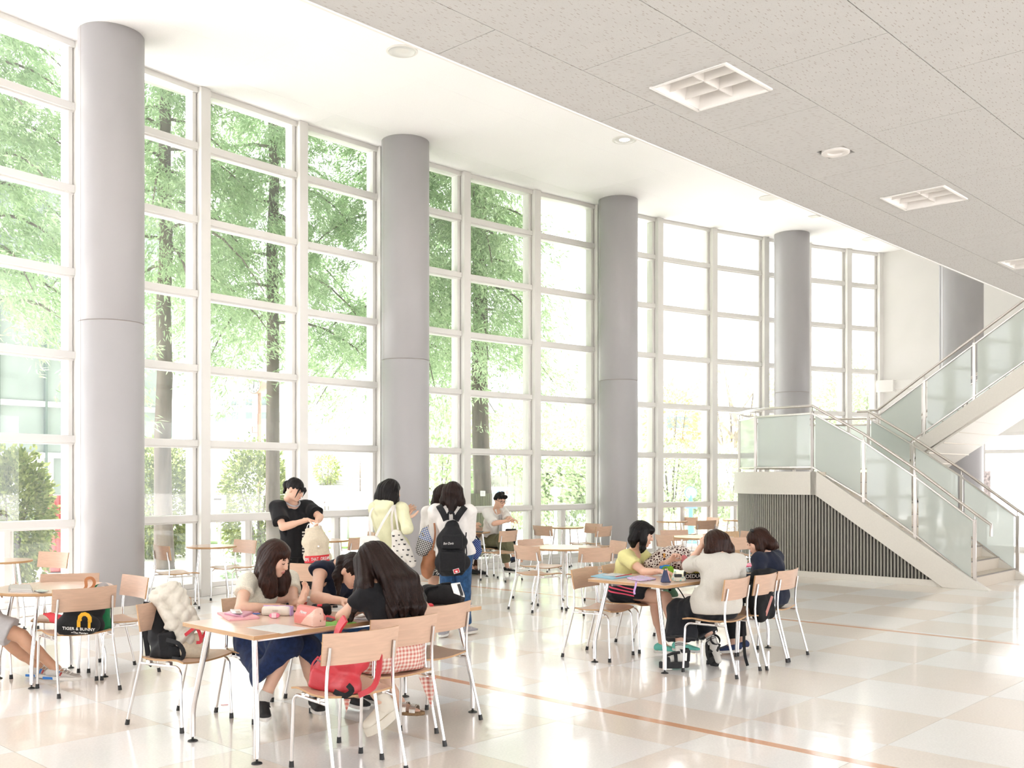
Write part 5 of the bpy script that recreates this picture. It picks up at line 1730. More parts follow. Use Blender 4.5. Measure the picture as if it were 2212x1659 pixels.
        if kind in ('platform', 'sandal'):
            m = MB()
            def strap(y, w_, hgt, rr):
                rings = []
                for yy in (y - w_ / 2, y + w_ / 2):
                    ring = []
                    for k in range(11):
                        t = PI * k / 10; ring.append(P_(yy, th - .004 + hgt * math.sin(t) ** .7, rr * math.cos(t)))
                    for k in range(10, -1, -1):
                        t = PI * k / 10; ring.append(P_(yy, th - .004 + (hgt - .005) * math.sin(t) ** .7, (rr - .005) * math.cos(t)))
                    rings.append(ring)
                m.loft(rings)
            if kind == 'platform':
                strap(.115, .045, .045, .046); strap(.045, .028, .075, .044)
                m.tube([P_(.115, th + .04, .02), P_(.06, th + .07, .0), P_(.01, th + .08, -.035)], .012, 6)
                m.loft([[P_(-.03 + .045 * math.cos(t), th + .075, .042 * math.sin(t)) for t in [2 * PI * k / 16 for k in range(16)]], [P_(-.03 + .045 * math.cos(t), th + .105, .042 * math.sin(t)) for t in [2 * PI * k / 16 for k in range(16)]]], cap=False)
                m.tube([P_(-.07, th, .0), P_(-.075, th + .09, 0)], .014, 6)
            else:
                strap(.105, .040, .046, .047); strap(.045, .036, .062, .046)
                m.tube([P_(-.072, th, -.02), P_(-.078, th + .05, 0), P_(-.072, th, .02)], .008, 6)
            up = m.build('sandal_strap', upper, s.root, smooth=True)
            if accent:
                m = MB()
                for y, z in ((.105, .045), (.045, .060)): m.box(P_(y, th + z * .9, .022), (.010, .012, .004), Rm)
                m.build('buckle', accent, up, bevel=.002)
        return so
    def sock(s, a, mat, fr=.78, stripes=None):
        J = s.J; K_, A_ = J['K' + a], J['A' + a]; d = (A_ - K_).normalized()
        p0 = K_.lerp(A_, fr)
        m = MB(); m.tube([p0, p0 + d * .012, A_ + d * -.01, A_ + d * .03], [.040, .0425, .0365, .034], 16, cap=False)
        o = m.build('sock', mat, s.root, smooth=True)
        if stripes:
            for k in range(2):
                q = p0 + d * (.016 + .014 * k); m = MB(); m.tube([q, q + d * .006], [.0432, .0430], 16, cap=False); m.build('stripe', stripes, o, smooth=True)
        return o

# ---------------------------------------------------------------- fabrics
MAT['lace'] = cloth('cream_lace', (.78, .74, .62), .14, 160, .35)
MAT['denim_n'] = cloth('navy_denim', (.014, .028, .085), .30, 40, .3)
MAT['denim_b'] = cloth('blue_denim', (.030, .085, .20), .35, 30, .3)
MAT['navy'] = cloth('navy_jersey', (.012, .016, .034), .15, 50, .2)
MAT['black'] = cloth('black_jersey', (.012, .012, .014), .15, 50, .2)
MAT['blackc'] = cloth('black_cotton', (.018, .019, .023), .15, 60, .2)
MAT['cream'] = cloth('cream_jersey', (.74, .735, .50), .03, 60, .15)
MAT['blouse'] = cloth('white_blouse', (.79, .76, .735), .03, 40, .2)
MAT['cardi'] = cloth('white_cardigan_knit', (.76, .73, .66), .05, 160, .6)
MAT['yellow'] = cloth('pale_yellow_jersey', (.74, .70, .32), .03, 60, .15)
MAT['olive'] = cloth('olive_cotton', (.15, .145, .085), .12, 50, .2)
MAT['shirt'] = cloth('white_linen', (.78, .76, .735), .03, 40, .25)
MAT['greyshort'] = cloth('light_grey_cotton', (.50, .49, .50), .05, 50, .2)
MAT['white_r'] = M('white_rubber', (.76, .74, .70), .55, var=.04)
MAT['sockw'] = cloth('white_sock_knit', (.75, .73, .68), .06, 160, .5)
MAT['blacks'] = M('black_canvas', (.014, .014, .015), .7, var=.2, scale=80, bump=.2)
MAT['wleather'] = M('offwhite_leather', (.70, .65, .55), .5, var=.05, scale=20)
MAT['silver'] = M('silver_leather', (.75, .72, .68), .25, metal=.8, var=.06)
MAT['cork'] = M('cork_sole', (.26, .16, .08), .8, var=.3, scale=120)
MAT['mint'] = M('mint_canvas', (.16, .60, .50), .7, var=.05, scale=60, bump=.2)
MAT['pinkstripe'] = M('pink_stripe', (.80, .08, .16), .6, var=0)
def gingham():
    m = cloth('pink_gingham', (.72, .42, .36), .03, 60, .15)
    tc, sp = coords(m)
    nd, ln = nodes(m)
    mp = nd.new('ShaderNodeMapping'); mp.inputs['Rotation'].default_value = (0, 0, math.radians(-40)); ln.new(tc, mp.inputs[0])
    s2 = nd.new('ShaderNodeSeparateXYZ'); ln.new(mp.outputs[0], s2.inputs[0])
    fr = lambda x: math_node(m, 'GREATER_THAN', math_node(m, 'FRACT', math_node(m, 'MULTIPLY', x, 42)), .5)
    a, b = fr(s2.outputs[0]), fr(sp[2])
    t = math_node(m, 'MULTIPLY', math_node(m, 'ADD', a, b), .5)
    ln.new(rgb_mix(m, t, (.80, .70, .62), (.58, .20, .16)), base_in(m)); return m
MAT['gingham'] = gingham()

# ---------------------------------------------------------------- 1: cream lace top, long brown hair
p = Person('seated girl in a cream lace top with long brown hair, looking down', (-1.66, 6.72, 0))
p.pose((-1.66, 6.72, .535), U(581, 1242, 6.68), U(596, 1205, 6.58), (.72, -.695), (.84, -.34, -.42))
J = p.J
ER = ext(J['SR'], 519, 1316, .265, -1); WR = U(604, 1311, 6.50)
EL = ext(J['SL'], 637, 1308, .24, -1); WL = ext(EL, 650, 1300, .21, -1)
p.limbs(ER, WR, EL, WL, U(622, 1392, 6.35), U(566, 1520, 6.27), U(662, 1402, 6.50), U(683, 1508, 6.58), (.35, -.9, 0), (.35, -.9, 0))
p.body({'R': ((.9, -.1, .0), (0, 0, -1), .3), 'L': ((.35, -.1, .75), (-.6, -.6, .1), .35)}, closed=True, brow=MAT['hair_br'])
p.top('lace_top', MAT['lace'], .013, (.42, .42), (V((-1.66, 6.72, .50)), (0, 0, -1)), fn=wrinkle(.0016, seed=1), neckr=.07, flare=.012)
def d1(S, L):
    for q in (-1, 1):
        S.path([L(q * .055, .005, .04), L(q * .076, .012, -.06)], [.048, .050]);
        b = L(q * .076, .012, -.06); S.path([b, b + V((0, 0, -.09)) + J['f'] * .01, b + V((0, 0, -.155)) + J['f'] * .02 + J['r'] * -.012 * q], [.052, .058, .050])
    b = L(0, -.05, 0); S.path([b, b + V((-.02, .02, -.12)), b + V((-.03, .03, -.20))], [.085, .085, .06])
p.hair(MAT['hair_rb'], d1, (.040, .075, .100), fo=(.004, .122, -.052), jag=.25, amp=.003)
S = SDF(.009, .05); J = p.J
S.cap(J['HR'], J['HL'], .125, None, .05); S.cap(J['HR'], J['KR'], .115, .085); S.cap(J['HL'], J['KL'], .115, .085)
sr = J['KR'].lerp(J['AR'], .62); sl_ = J['KL'].lerp(J['AL'], .42)
S.cap(J['KR'], sr + V((-.05, .0, .02)), .085, .085); S.cap(J['KL'], sl_, .085, .080)
S.cap(J['HR'] + V((-.03, -.02, -.08)), sr + V((-.06, .04, .03)), .09, .07); S.cap(J['KR'].lerp(J['KL'], .5) + V((-.1, .1, -.05)), sr.lerp(sl_, .5) + V((-.10, .10, 0)), .08, .06)
S.cut(J['pv'] + UP * .10, UP); S.cut(U(548, 1484, 6.3), (0, 0, -1)); _n1 = V((.607, 0, -.795)); S.rbox(U(592, 1450, 6.3) + _n1 * .2, (.165, .4, .2), Matrix((V((.795, 0, .607)), V((0, 1, 0)), _n1)).transposed(), .004, .004, True); S.rbox(U(668, 1520, 6.5), (.10, .4, .19), None, .004, .004, True)
S.fn = wrinkle(.004, 26, 34, 3)
np_mesh('denim_skirt', [S.mesh()], MAT['denim_n'], p.root)
for a in 'RL':
    p.sock(a, MAT['sockw'], .80); p.shoe(a, MAT['blacks'], MAT['white_r'], 'skate', accent=MAT['blacks'])

# ---------------------------------------------------------------- 2: navy frilled top, head bent low
p = Person('seated girl in a navy frilled top with a ponytail, bent over her writing', (-1.29, 7.15, 0))
p.pose((-1.29, 7.15, .535), U(736, 1216, 6.95), U(763, 1232, 6.72), (.72, -.695), (.50, -.42, -.75))
J = p.J
ER = ext(J['SR'], 682, 1291, .27, -1); WR = ext(ER, 741, 1298, .23, -1)
EL = J['SL'] + V((.17, -.12, -.18)); WL = EL + V((-.10, -.18, -.02))
f = J['f']
p.limbs(ER, WR, EL, WL, J['HR'] + f * .40 + UP * -.02, J['HR'] + f * .36 + UP * -.44, J['HL'] + f * .40 + UP * -.02, J['HL'] + f * .32 + UP * -.44)
p.body({'R': ((.8, -.5, 0), (0, 0, -1), .5), 'L': ((-.5, -.8, 0), (0, 0, -1), .5)}, brow=MAT['hair_br'])
def fr2(S):
    for a in 'RL':
        s0 = p.J['S' + a]; o_ = p.J['r'] * (1 if a == 'R' else -1)
        S.ell(s0 + o_ * .02 + UP * .012, (.062, .062, .042), None, .02)
p.top('frilled_top', MAT['navy'], .011, (.12, .12), (J['pv'] + UP * .0, (0, 0, -1)), fn=wrinkle(.0022, 40, 80, 5), extra=fr2, neckr=.075)
def d2(S, L):
    b = L(0, -.085, .03); S.path([b, b + V((-.05, -.01, -.02)), b + V((-.075, -.03, -.12)), b + V((-.07, -.05, -.24))], [.030, .036, .036, .012])
p.hair(MAT['hair_br'], d2, (.062, .074, .10), fo=(0, .105, -.052), cap_=(.080, .096, .085))
m = MB(); m.lathe([(.02, -.012), (.034, 0), (.02, .012)], p.L(0, -.09, .03), 14, p.J['R']); m.build('hair_tie', MAT['navy'], p.root, smooth=True)
S = SDF(.009, .05)
S.cap(J['HR'], J['HL'], .122, None, .05); S.cap(J['HR'], J['KR'], .115, .10); S.cap(J['HL'], J['KL'], .115, .10)
S.cap(J['KR'], J['KR'].lerp(J['AR'], .5), .09, .10); S.cap(J['KL'], J['KL'].lerp(J['AL'], .5), .09, .10); S.cap(J['HR'] + V((0, -.02, -.06)), J['KR'] + V((-.1, .05, -.15)), .09, .08)
S.cut(J['pv'] + UP * .10, UP); S.cut(J['KR'].lerp(J['AR'], .52), (0, 0, -1)); S.fn = wrinkle(.003, 26, 34, 6)
np_mesh('denim_skirt', [S.mesh()], MAT['denim_b'], p.root)
for a in 'RL': p.shoe(a, MAT['blacks'], MAT['white_r'], 'slipon')

# ---------------------------------------------------------------- 3: black t-shirt, very long hair, gingham skirt
p = Person('seated girl with very long dark hair and black t-shirt, back turned', (-.71, 5.92, 0))
p.pose((-.725, 5.95, .535), U(840, 1264, 6.07), U(806, 1217, 6.13), (-.643, .766), (-.62, .55, -.55))
J = p.J
EL = U(738, 1333, 5.97); WL = U(768, 1322, 6.12)
ER = ext(J['SR'], 920, 1320, .25, 1); WR = ER + V((-.17, .13, .0))
f, r = J['f'], J['r']
p.limbs(ER, WR, EL, WL, J['HR'] + f * .40 + UP * -.02, U(862, 1516, 6.42), J['HL'] + f * .38 + UP * -.02, U(822, 1512, 6.04), (.92, -.25, 0), (-.75, -.60, 0))
p.body({'R': ((-.8, .5, 0), (0, 0, -1), .4), 'L': ((.5, .8, 0), (0, 0, -1), .4)}, bits=False, feet='R')
p.top('black_tshirt', MAT['black'], .013, (.50, .50), (J['pv'] + UP * .02, (0, 0, -1)), fn=wrinkle(.0022, 30, 44, 7))
def d3(S, L):
    # a curtain down the back and two sheets over the shoulders to the table
    t = L(0, -.03, .05)
    b1_ = J['nk'] + f * -.10 + UP * .02; b2_ = J['pv'].lerp(J['nk'], .70) + f * -.145; b3_ = J['pv'].lerp(J['nk'], .46) + f * -.135
    for q, e in ((-.6, 0), (0, .0), (.6, 0), (1.0, .0)):
        o_ = r * .095 * q
        S.path([t + o_ * .4, b1_ + o_ * .9 + UP * .01, b2_ + o_ * 1.35, b3_ + o_ * 1.5 + UP * (.02 * abs(q))], [.072, .056, .034, .010])
    # left sheet
    a0 = L(-.06, .0, .02)
    S.path([a0, J['SL'] + V((.0, .0, .05)), U(776, 1290, 5.94), U(758, 1338, 5.92)], [.066, .048, .034, .012])
    S.path([a0, U(778, 1262, 6.05), U(764, 1305, 6.0), U(752, 1345, 5.95)], [.055, .034, .024, .007])
    # right sheet
    a1 = L(.05, -.03, .03)
    S.path([a1, J['nk'] + r * .10 + f * -.03 + UP * .02, J['SR'] + f * -.05 + UP * .0, U(905, 1318, 6.12)], [.07, .058, .040, .010])
p.hair(MAT['hair_br'], d3, None, cap_=(.084, .10, .088), amp=.0038, jag=.6)
S = SDF(.009, .05)
S.cap(J['HR'], J['HL'], .128, None, .05); S.cap(J['HR'], J['KR'], .12, .10); S.cap(J['HL'], J['KL'], .12, .10)
S.cap(J['HR'] + r * .05, J['HR'] + r * .07 + V((.02, -.02, -.08)), .085, .06)
S.cap(J['KR'], J['KR'].lerp(J['AR'], .35), .095, .09); S.cap(J['KL'], J['KL'].lerp(J['AL'], .35), .095, .09)
S.cut(J['pv'] + UP * .13, UP); S.cut(V((0, 0, .437)), (0, 0, -1)); S.fn = wrinkle(.003, 26, 34, 8)
sk = np_mesh('gingham_skirt', [S.mesh()], MAT['gingham'], p.root)
m = MB()                                            # skirt hem spilling over the seat side
for (a_, b_, c_) in ((U(905, 1462, 5.98), U(942, 1462, 6.02), U(932, 1528, 5.98)), (U(742, 1510, 5.75), U(758, 1510, 5.76), U(748, 1540, 5.74))):
    m = MB(); n_ = (b_ - a_).cross(c_ - a_).normalized() * .006
    rings = []
    for k in range(6):
        t = k / 5; w0, w1_ = a_.lerp(c_, t ** .9), b_.lerp(c_, t ** 1.3)
        rings.append([w0, w0.lerp(w1_, .33) + n_ * 3 * (1 - t), w0.lerp(w1_, .66) - n_ * 2 * (1 - t), w1_, w1_ + n_, w0 + n_])
    m.loft(rings); m.build('skirt_hem', MAT['gingham'], sk, smooth=True)
p.shoe('L', MAT['wleather'], MAT['wleather'], 'boot', accent=MAT['wleather'], ankle_h=.15, pitch=-.45, size=1.0)
p.shoe('R', MAT['silver'], MAT['cork'], 'sandal', accent=MAT['steel'])

# ---------------------------------------------------------------- 4: standing girl with tied-up hair
p = Person('standing girl in a loose black t-shirt with tied-up hair, packing a drawstring bag', U(640, 1364, 10.4) * 1)
p.root.location.z = 0
p.pose(U(642, 1182, 10.42), U(630, 1086, 10.36), U(637, 1057, 10.26), (.55, -.83), (.86, -.30, -.42), sw=.17)
J = p.J; f, r = J['f'], J['r']
ER = ext(J['SR'], 611, 1139, .27, -1); WR = ext(ER, 664, 1123, .235, -1)
EL = ext(J['SL'], 691, 1117, .25, -1); WL = ext(EL, 684, 1130, .20, -1)
p.limbs(ER, WR, EL, WL, J['HR'] + UP * -.38 + f * .02, J['HR'] + UP * -.76, J['HL'] + UP * -.38 + f * .03, J['HL'] + UP * -.76)
p.J['AR'].z = p.J['AL'].z = .08
p.body({'R': ((.85, -.1, -.15), (.1, -.2, -.9), .55), 'L': ((-.25, -.4, -.8), (-.8, .2, .1), .55)})
def ex4(S):
    for a in 'RL':
        S.cap(p.J['S' + a], p.J['S' + a].lerp(p.J['E' + a], .75) + UP * -.02, .058, .066, .05)
    S.cap(p.J['pv'].lerp(p.J['nk'], .5), p.J['pv'] + UP * -.06, .15, .15, .05, flat=f, fs=.75)
p.top('black_tshirt', MAT['black'], .020, (.72, .72), (J['pv'] + UP * -.10, (0, 0, -1)), fn=wrinkle(.004, 24, 30, 9), extra=ex4, neckr=.075, flare=.03)
m = MB(); Rn = frame(f)
m.tube([J['nk'] + Rn @ V((.075 * math.sin(t), .015 + .085 * math.cos(t), .02 - .055 * max(0, math.cos(t)))) for t in [2 * PI * k / 24 for k in range(25)]], .009, 6, cap=False)
m.build('neck_trim', cloth('grey_lace_trim', (.42, .40, .42), .3, 200), p.root, smooth=True)
m = MB()                                               # striped panel at the hem
for k in range(8):
    q = U(646, 1150 + k * 6.4, 10.42) + f * .135; m.obox(q - r * .035, r * .055, f * .012, UP * .016)
m.build('white_stripes', MAT['blouse'], p.root)
p.legs_cloth('black_leggings', MAT['black'], .006, 1.97, fn=None)
for a in 'RL': p.shoe(a, MAT['blacks'], MAT['blacks'], 'skate')
def d4(S, L):
    S.ell(L(-.035, -.125, .0), (.040, .040, .040), None, .015); S.cap(L(-.035, -.12, -.02), L(-.045, -.13, -.10), .030, .012, .02)
p.hair(MAT['hair_b'], d4, (.058, .072, .100), fo=(0, .112, -.052), cap_=(.079, .096, .084))
p.locks(MAT['hair_b'], [[p.L(q * .05, .075, .05), p.L(q * .072, .082, .0), p.L(q * .070, .075, -.06)] for q in (-1, 1)] + [[p.L(x, .08, .055), p.L(x * 1.2, .104, .03), p.L(x * 1.3, .104, .012)] for x in (-.035, -.02, -.005, .01, .025, .038)], .010)

# ---------------------------------------------------------------- 5: cream hoodie
p = Person('standing girl in a cream hoodie with shoulder-length black hair, seen from behind', U(842, 1366, 10.2))
p.root.location.z = 0
p.pose(U(846, 1180, 10.2), U(838, 1090, 10.2), U(845, 1060, 10.2), (.45, .89), (.78, .55, -.25), sw=.165)
J = p.J; f, r = J['f'], J['r']
ER = ext(J['SR'], 880, 1142, .27, -1); WR = U(876, 1120, 10.05)
EL = J['SL'] + V((.06, .06, -.26)); WL = U(870, 1104, 10.35)
p.limbs(ER, WR, EL, WL, J['HR'] + UP * -.40, J['HR'] + UP * -.80, J['HL'] + UP * -.40, J['HL'] + UP * -.80)
p.J['AR'].z = p.J['AL'].z = .08
p.body({'R': ((.9, .0, .3), (-.2, -.2, .9), .25), 'L': ((.9, -.1, .35), (-.1, -.9, .1), [.1, .15, .25, .4])}, bits=False)
def ex5(S):
    S.cap(J['nk'] + f * -.06 + r * -.07 + UP * .01, J['nk'] + f * -.06 + r * .07 + UP * .01, .055, .055, .03)
    S.cap(J['nk'] + f * -.09 + r * -.05 + UP * -.05, J['nk'] + f * -.09 + r * .05 + UP * -.05, .05, .05, .03)
    S.cap(J['nk'] + r * .09 + UP * .0, J['nk'] + r * .07 + f * .06, .035, .03, .03); S.cap(J['nk'] + r * -.09, J['nk'] + r * -.07 + f * .06, .035, .03, .03)
p.top('cream_hoodie', MAT['cream'], .018, (1.85, 1.85), (J['pv'] + UP * -.06, (0, 0, -1)), fn=wrinkle(.0035, 24, 32, 10), extra=ex5, box=False)
def d5(S, L):
    b = L(0, -.045, .0)
    for q in (-1, -.3, .4, 1): S.path([b + r * .03 * q, b + r * .075 * q + UP * -.08 + f * -.015, b + r * (.105 * q - .01) + UP * -.155 + f * -.035], [.085, .062, .022])
    c_ = L(.07, .01, 0); S.path([L(.04, 0, .03), c_, c_ + UP * -.10 + f * .0, c_ + UP * -.17], [.05, .034, .032, .012])
p.hair(MAT['hair_b'], d5, (.055, .07, .10), jag=.5)
m = MB(); m.ell(p.L(.083, -.004, -.006), (.008, .016, .026), J['R']); m.build('ear', MAT['skin'], p.root, smooth=True)
plaid = cloth('dark_plaid', (.03, .03, .04), .2, 40); tc, sp = coords(plaid)
t_ = math_node(plaid, 'MAXIMUM', math_node(plaid, 'GREATER_THAN', math_node(plaid, 'FRACT', math_node(plaid, 'MULTIPLY', sp[0], 16)), .88), math_node(plaid, 'GREATER_THAN', math_node(plaid, 'FRACT', math_node(plaid, 'MULTIPLY', sp[2], 16)), .88))
plaid.node_tree.links.new(rgb_mix(plaid, t_, (.02, .02, .028), (.30, .29, .30)), base_in(plaid))
m = MB(); rings = []
for k, (z, rr) in enumerate(((.98, .135), (.80, .165), (.62, .185), (.60, .185))):
    c_ = V((J['pv'].x, J['pv'].y, z)); rings.append([c_ + r * (rr + .008 * math.sin(9 * t) * k) * math.cos(t) + f * (rr * .8 + .008 * math.sin(9 * t) * k) * math.sin(t) for t in [2 * PI * q / 48 for q in range(48)]])
m.loft(rings); m.build('plaid_skirt', plaid, p.root, smooth=True)
for a in 'RL': p.sock(a, MAT['black'], .3); p.shoe(a, MAT['blacks'], MAT['blacks'], 'slipon')

# ---------------------------------------------------------------- 6: white blouse and jeans, wears the black backpack
p = Person('standing girl in a white blouse and jeans with long dark hair, wearing a black backpack', U(984, 1373, 10.0))
p.root.location.z = 0
p.pose(U(984, 1192, 10.02), U(976, 1096, 10.0), U(979, 1066, 10.02), (.10, .995), (.12, .95, -.25), sw=.17)
J = p.J; f, r = J['f'], J['r']
ER = ext(J['SR'], 1014, 1156, .27, 1); WR = U(1004, 1150, 10.24)
EL = ext(J['SL'], 940, 1156, .27, 1); WL = U(953, 1160, 10.22)
p.limbs(ER, WR, EL, WL, J['HR'] + UP * -.38, V((J['HR'].x + .02, 10.05, .085)), J['HL'] + UP * -.38, V((J['HL'].x - .02, 10.0, .085)), (.6, .8, 0), (-.2, -1, 0))
p.body({'R': ((-.6, .5, .2), (0, .2, -1), .5), 'L': ((.6, .5, .2), (0, .2, -1), .5)}, bits=False)
def ex6(S):
    S.cap(J['nk'] + r * -.05 + UP * .012, J['nk'] + r * .05 + UP * .012, .052, .052, .02)
    S.cap(J['pv'] + UP * .15, J['pv'] + UP * -.05, .125, .150, .05, flat=f, fs=.8)
    for a in 'RL': S.cap(p.J['S' + a], p.J['E' + a], .058, .060, .04)
p.top('white_blouse', MAT['blouse'], .022, (1.8, 1.8), (J['pv'] + UP * -.05, (.15, 0, -1)), fn=wrinkle(.0042, 22, 30, 11), extra=ex6, nc=.085, neckr=.052)
def d6(S, L):
    b = L(0, -.04, .0)
    for q in (-1, -.35, .35, 1): S.path([b + r * .03 * q, b + r * .075 * q + UP * -.08, b + r * (.095 * q) + UP * -.165 + f * (-.02 + .04 * abs(q)), b + r * .095 * q + UP * -.23 + f * (.0 + .05 * abs(q))], [.083, .050, .036, .012])
    S.path([b, b + UP * -.10 + f * -.03, b + UP * -.20 + f * -.065], [.08, .055, .030])
p.hair(MAT['hair_br'], d6, None, jag=.5)
p.legs_cloth('jeans', MAT['denim_b'], .008, 1.92, fn=wrinkle(.003, 40, 30, 12), flare=.008)
for a in 'RL': p.shoe(a, M('grey_mesh_shoe', (.36, .35, .38), .7), MAT['white_r'], 'sneaker')

# ---------------------------------------------------------------- 7: friend half hidden behind the backpack girl
p = Person('girl almost hidden behind the backpack girl, only hair and legs showing', U(950, 1365, 10.75))
p.root.location.z = 0
p.pose(U(952, 1190, 10.75), U(953, 1098, 10.7), U(960, 1070, 10.65), (.25, .97), (.35, .9, -.25), sw=.16)
J = p.J; f, r = J['f'], J['r']
p.limbs(J['SR'] + V((.03, .05, -.25)), J['SR'] + V((-.02, .2, -.15)), J['SL'] + V((-.03, .03, -.26)), J['SL'] + V((.05, .18, -.2)), J['HR'] + UP * -.40, V((J['HR'].x, 10.75, .085)), J['HL'] + UP * -.40, V((J['HL'].x, 10.75, .085)))
p.body({'R': ((0, 1, 0), (0, 0, -1), .4), 'L': ((.3, 1, 0), (0, 0, -1), .4)}, bits=False)
p.top('white_top', MAT['blouse'], .016, (1.5, 1.5), (J['pv'] + UP * -.02, (0, 0, -1)), fn=wrinkle(.003, 24, 32, 13))
def d7(S, L):
    b = L(0, -.04, 0)
    for q in (-1, 0, 1): S.path([b + r * .03 * q, b + r * .075 * q + UP * -.10, b + r * .09 * q + UP * -.18], [.083, .055, .02])
p.hair(MAT['hair_br'], d7, None)
spot = cloth('black_white_print', (.05, .05, .05), .1, 40)
nd, ln = nodes(spot); vo = nd.new('ShaderNodeTexVoronoi'); vo.inputs['Scale'].default_value = 70; tcx, _s = coords(spot); ln.new(tcx, vo.inputs['Vector'])
ln.new(rgb_mix(spot, math_node(spot, 'LESS_THAN', vo.outputs['Distance'], .42), (.02, .02, .02), (.75, .73, .7)), base_in(spot))
m = MB(); rings = []
for k, (z, rr) in enumerate(((.96, .13), (.78, .165), (.56, .19), (.54, .19))):
    c_ = V((J['pv'].x, J['pv'].y, z)); rings.append([c_ + r * (rr + .009 * math.sin(8 * t) * k) * math.cos(t) + f * (rr * .8 + .009 * math.sin(8 * t) * k) * math.sin(t) for t in [2 * PI * q / 40 for q in range(40)]])
m.loft(rings); m.build('print_skirt', spot, p.root, smooth=True)
for a in 'RL': p.shoe(a, MAT['white_r'], MAT['white_r'], 'slipon')

# ---------------------------------------------------------------- 8: man in glasses
p = Person('seated man in glasses, white shirt and olive trousers, legs crossed by the window', (-.35, 16.35, 0), sc=1.08, man=True)
p.pose((-.35, 16.36, .545), U(1071, 1102, 16.2), U(1080, 1080, 16.08), (.70, -.714), (.52, -.78, -.30), sw=.185)
J = p.J; f, r = J['f'], J['r']
ER = ext(J['SR'], 1067, 1131, .29, -1); WR = ext(ER, 1100, 1124, .25, -1)
EL = ext(J['SL'], 1097, 1121, .27, -1); WL = ext(EL, 1108, 1122, .22, -1)
p.limbs(ER, WR, EL, WL, U(1094, 1163, 15.95), U(1111, 1203, 15.85), U(1086, 1172, 16.0), U(1096, 1226, 16.25), (.9, -.4, .0), (.7, -.6, 0))
p.body({'R': ((.8, -.1, .1), (.1, .1, -.9), .6), 'L': ((-.2, -.5, .2), (-.6, .2, -.7), .6)}, closed=False)
def ex8(S):
    S.cap(J['pv'].lerp(J['nk'], .6), J['pv'] + UP * -.02, .15, .16, .05, flat=f, fs=.8)
p.top('white_shirt', MAT['shirt'], .024, (.98, .98), (J['pv'] + UP * -.06, (0, 0, -1)), fn=wrinkle(.005, 22, 30, 14), extra=ex8, neckr=.08, flare=.012)
m = MB(); c_ = J['pv'].lerp(J['nk'], .62) + f * .155; m.prism([c_ + r * .03 + UP * .12, c_ - r * .03 + UP * .12, c_ - r * .035 + UP * -.16, c_ + r * .035 + UP * -.16], f * .006); m.build('grey_tshirt', MAT['greyshort'], p.root)
m = MB()
for q in (-1, 1):
    b = J['nk'] + f * .06 + r * .05 * q + UP * .02; m.prism([b, b + r * .035 * q + UP * -.01, b + f * .05 + r * .03 * q + UP * -.08], f * .008)
m.build('collar', MAT['shirt'], p.root)
p.legs_cloth('olive_trousers', MAT['olive'], .016, 1.72, fn=wrinkle(.006, 24, 30, 15), flare=.016)
def d8(S, L):
    for x, y, z, q in ((-.05, .06, .07, .03), (0, .075, .08, .03), (.05, .06, .07, .03), (-.07, -.02, .02, .03), (.07, -.02, .02, .03), (0, -.07, .0, .05), (.03, .0, .11, .03), (-.04, -.03, .10, .035)): S.ell(L(x, y, z), (q * 1.2, q * 1.2, q), None, .02)
p.hair(MAT['hair_b'], d8, (.062, .068, .095), fo=(0, .118, -.058), amp=.006)
m = MB()
for q in (-1, 1):
    m.tube([p.L(q * .033 + .024 * math.cos(t), .112 - .01 * abs(q * .033 + .024 * math.cos(t)) / .05, .004 + .018 * math.sin(t)) for t in [2 * PI * k / 16 for k in range(17)]], .0028, 6, cap=False)
    m.tube([p.L(q * .057, .105, .008), p.L(q * .080, .03, .008), p.L(q * .082, -.01, 0)], .0026, 6)
m.tube([p.L(-.010, .113, .006), p.L(.010, .113, .006)], .0026, 6)
m.build('eyeglasses', MAT['ink'], p.root, smooth=True)
p.shoe('R', M('navy_suede', (.02, .035, .08), .8), MAT['ink'], 'sneaker', accent=MAT['white_r'], pitch=.35, size=1.12)
p.shoe('L', MAT['blacks'], MAT['white_r'], 'sneaker', accent=MAT['white_r'], size=1.12)

# ---------------------------------------------------------------- 9: companion at the man's table, hidden by the backpack girl
p = Person('person in brown trousers, hidden behind the girl with the daypack', (-1.05, 16.75, 0))
p.pose((-1.12, 16.75, .54), (-1.05, 16.72, 1.0), (-1.0, 16.68, 1.16), (.8, -.6), (.85, -.45, -.2), sw=.17)
J = p.J; f, r = J['f'], J['r']
p.limbs(J['SR'] + V((.1, -.05, -.22)), U(1022, 1137, 16.35), J['SL'] + V((.1, -.1, -.2)), J['SL'] + V((.3, -.25, -.18)), J['HR'] + f * .42, U(1020, 1229, 16.3), J['HL'] + f * .42, U(1029, 1230, 16.42), (.95, -.25, 0), (.95, -.25, 0))
p.body({'R': ((.7, -.2, .4), (0, .5, -.5), .5), 'L': ((.8, -.4, 0), (0, 0, -1), .4)}, bits=False)
p.top('grey_shirt', MAT['greyshort'], .018, (.9, .9), (J['pv'] + UP * -.02, (0, 0, -1)), fn=wrinkle(.003, 24, 32, 16))
p.legs_cloth('brown_trousers', cloth('brown_cotton', (.10, .05, .03), .15, 40), .012, 1.9)
p.hair(MAT['hair_b'], None, (.06, .07, .095))
for a in 'RL': p.shoe(a, MAT['blacks'], MAT['blacks'], 'sneaker', size=1.1)
ch = CH['man']; chair2 = dup(ch, (-1.15, 16.78, 0), math.radians(-37 - 90), 'chair at the far window table, hidden behind the backpack girl')

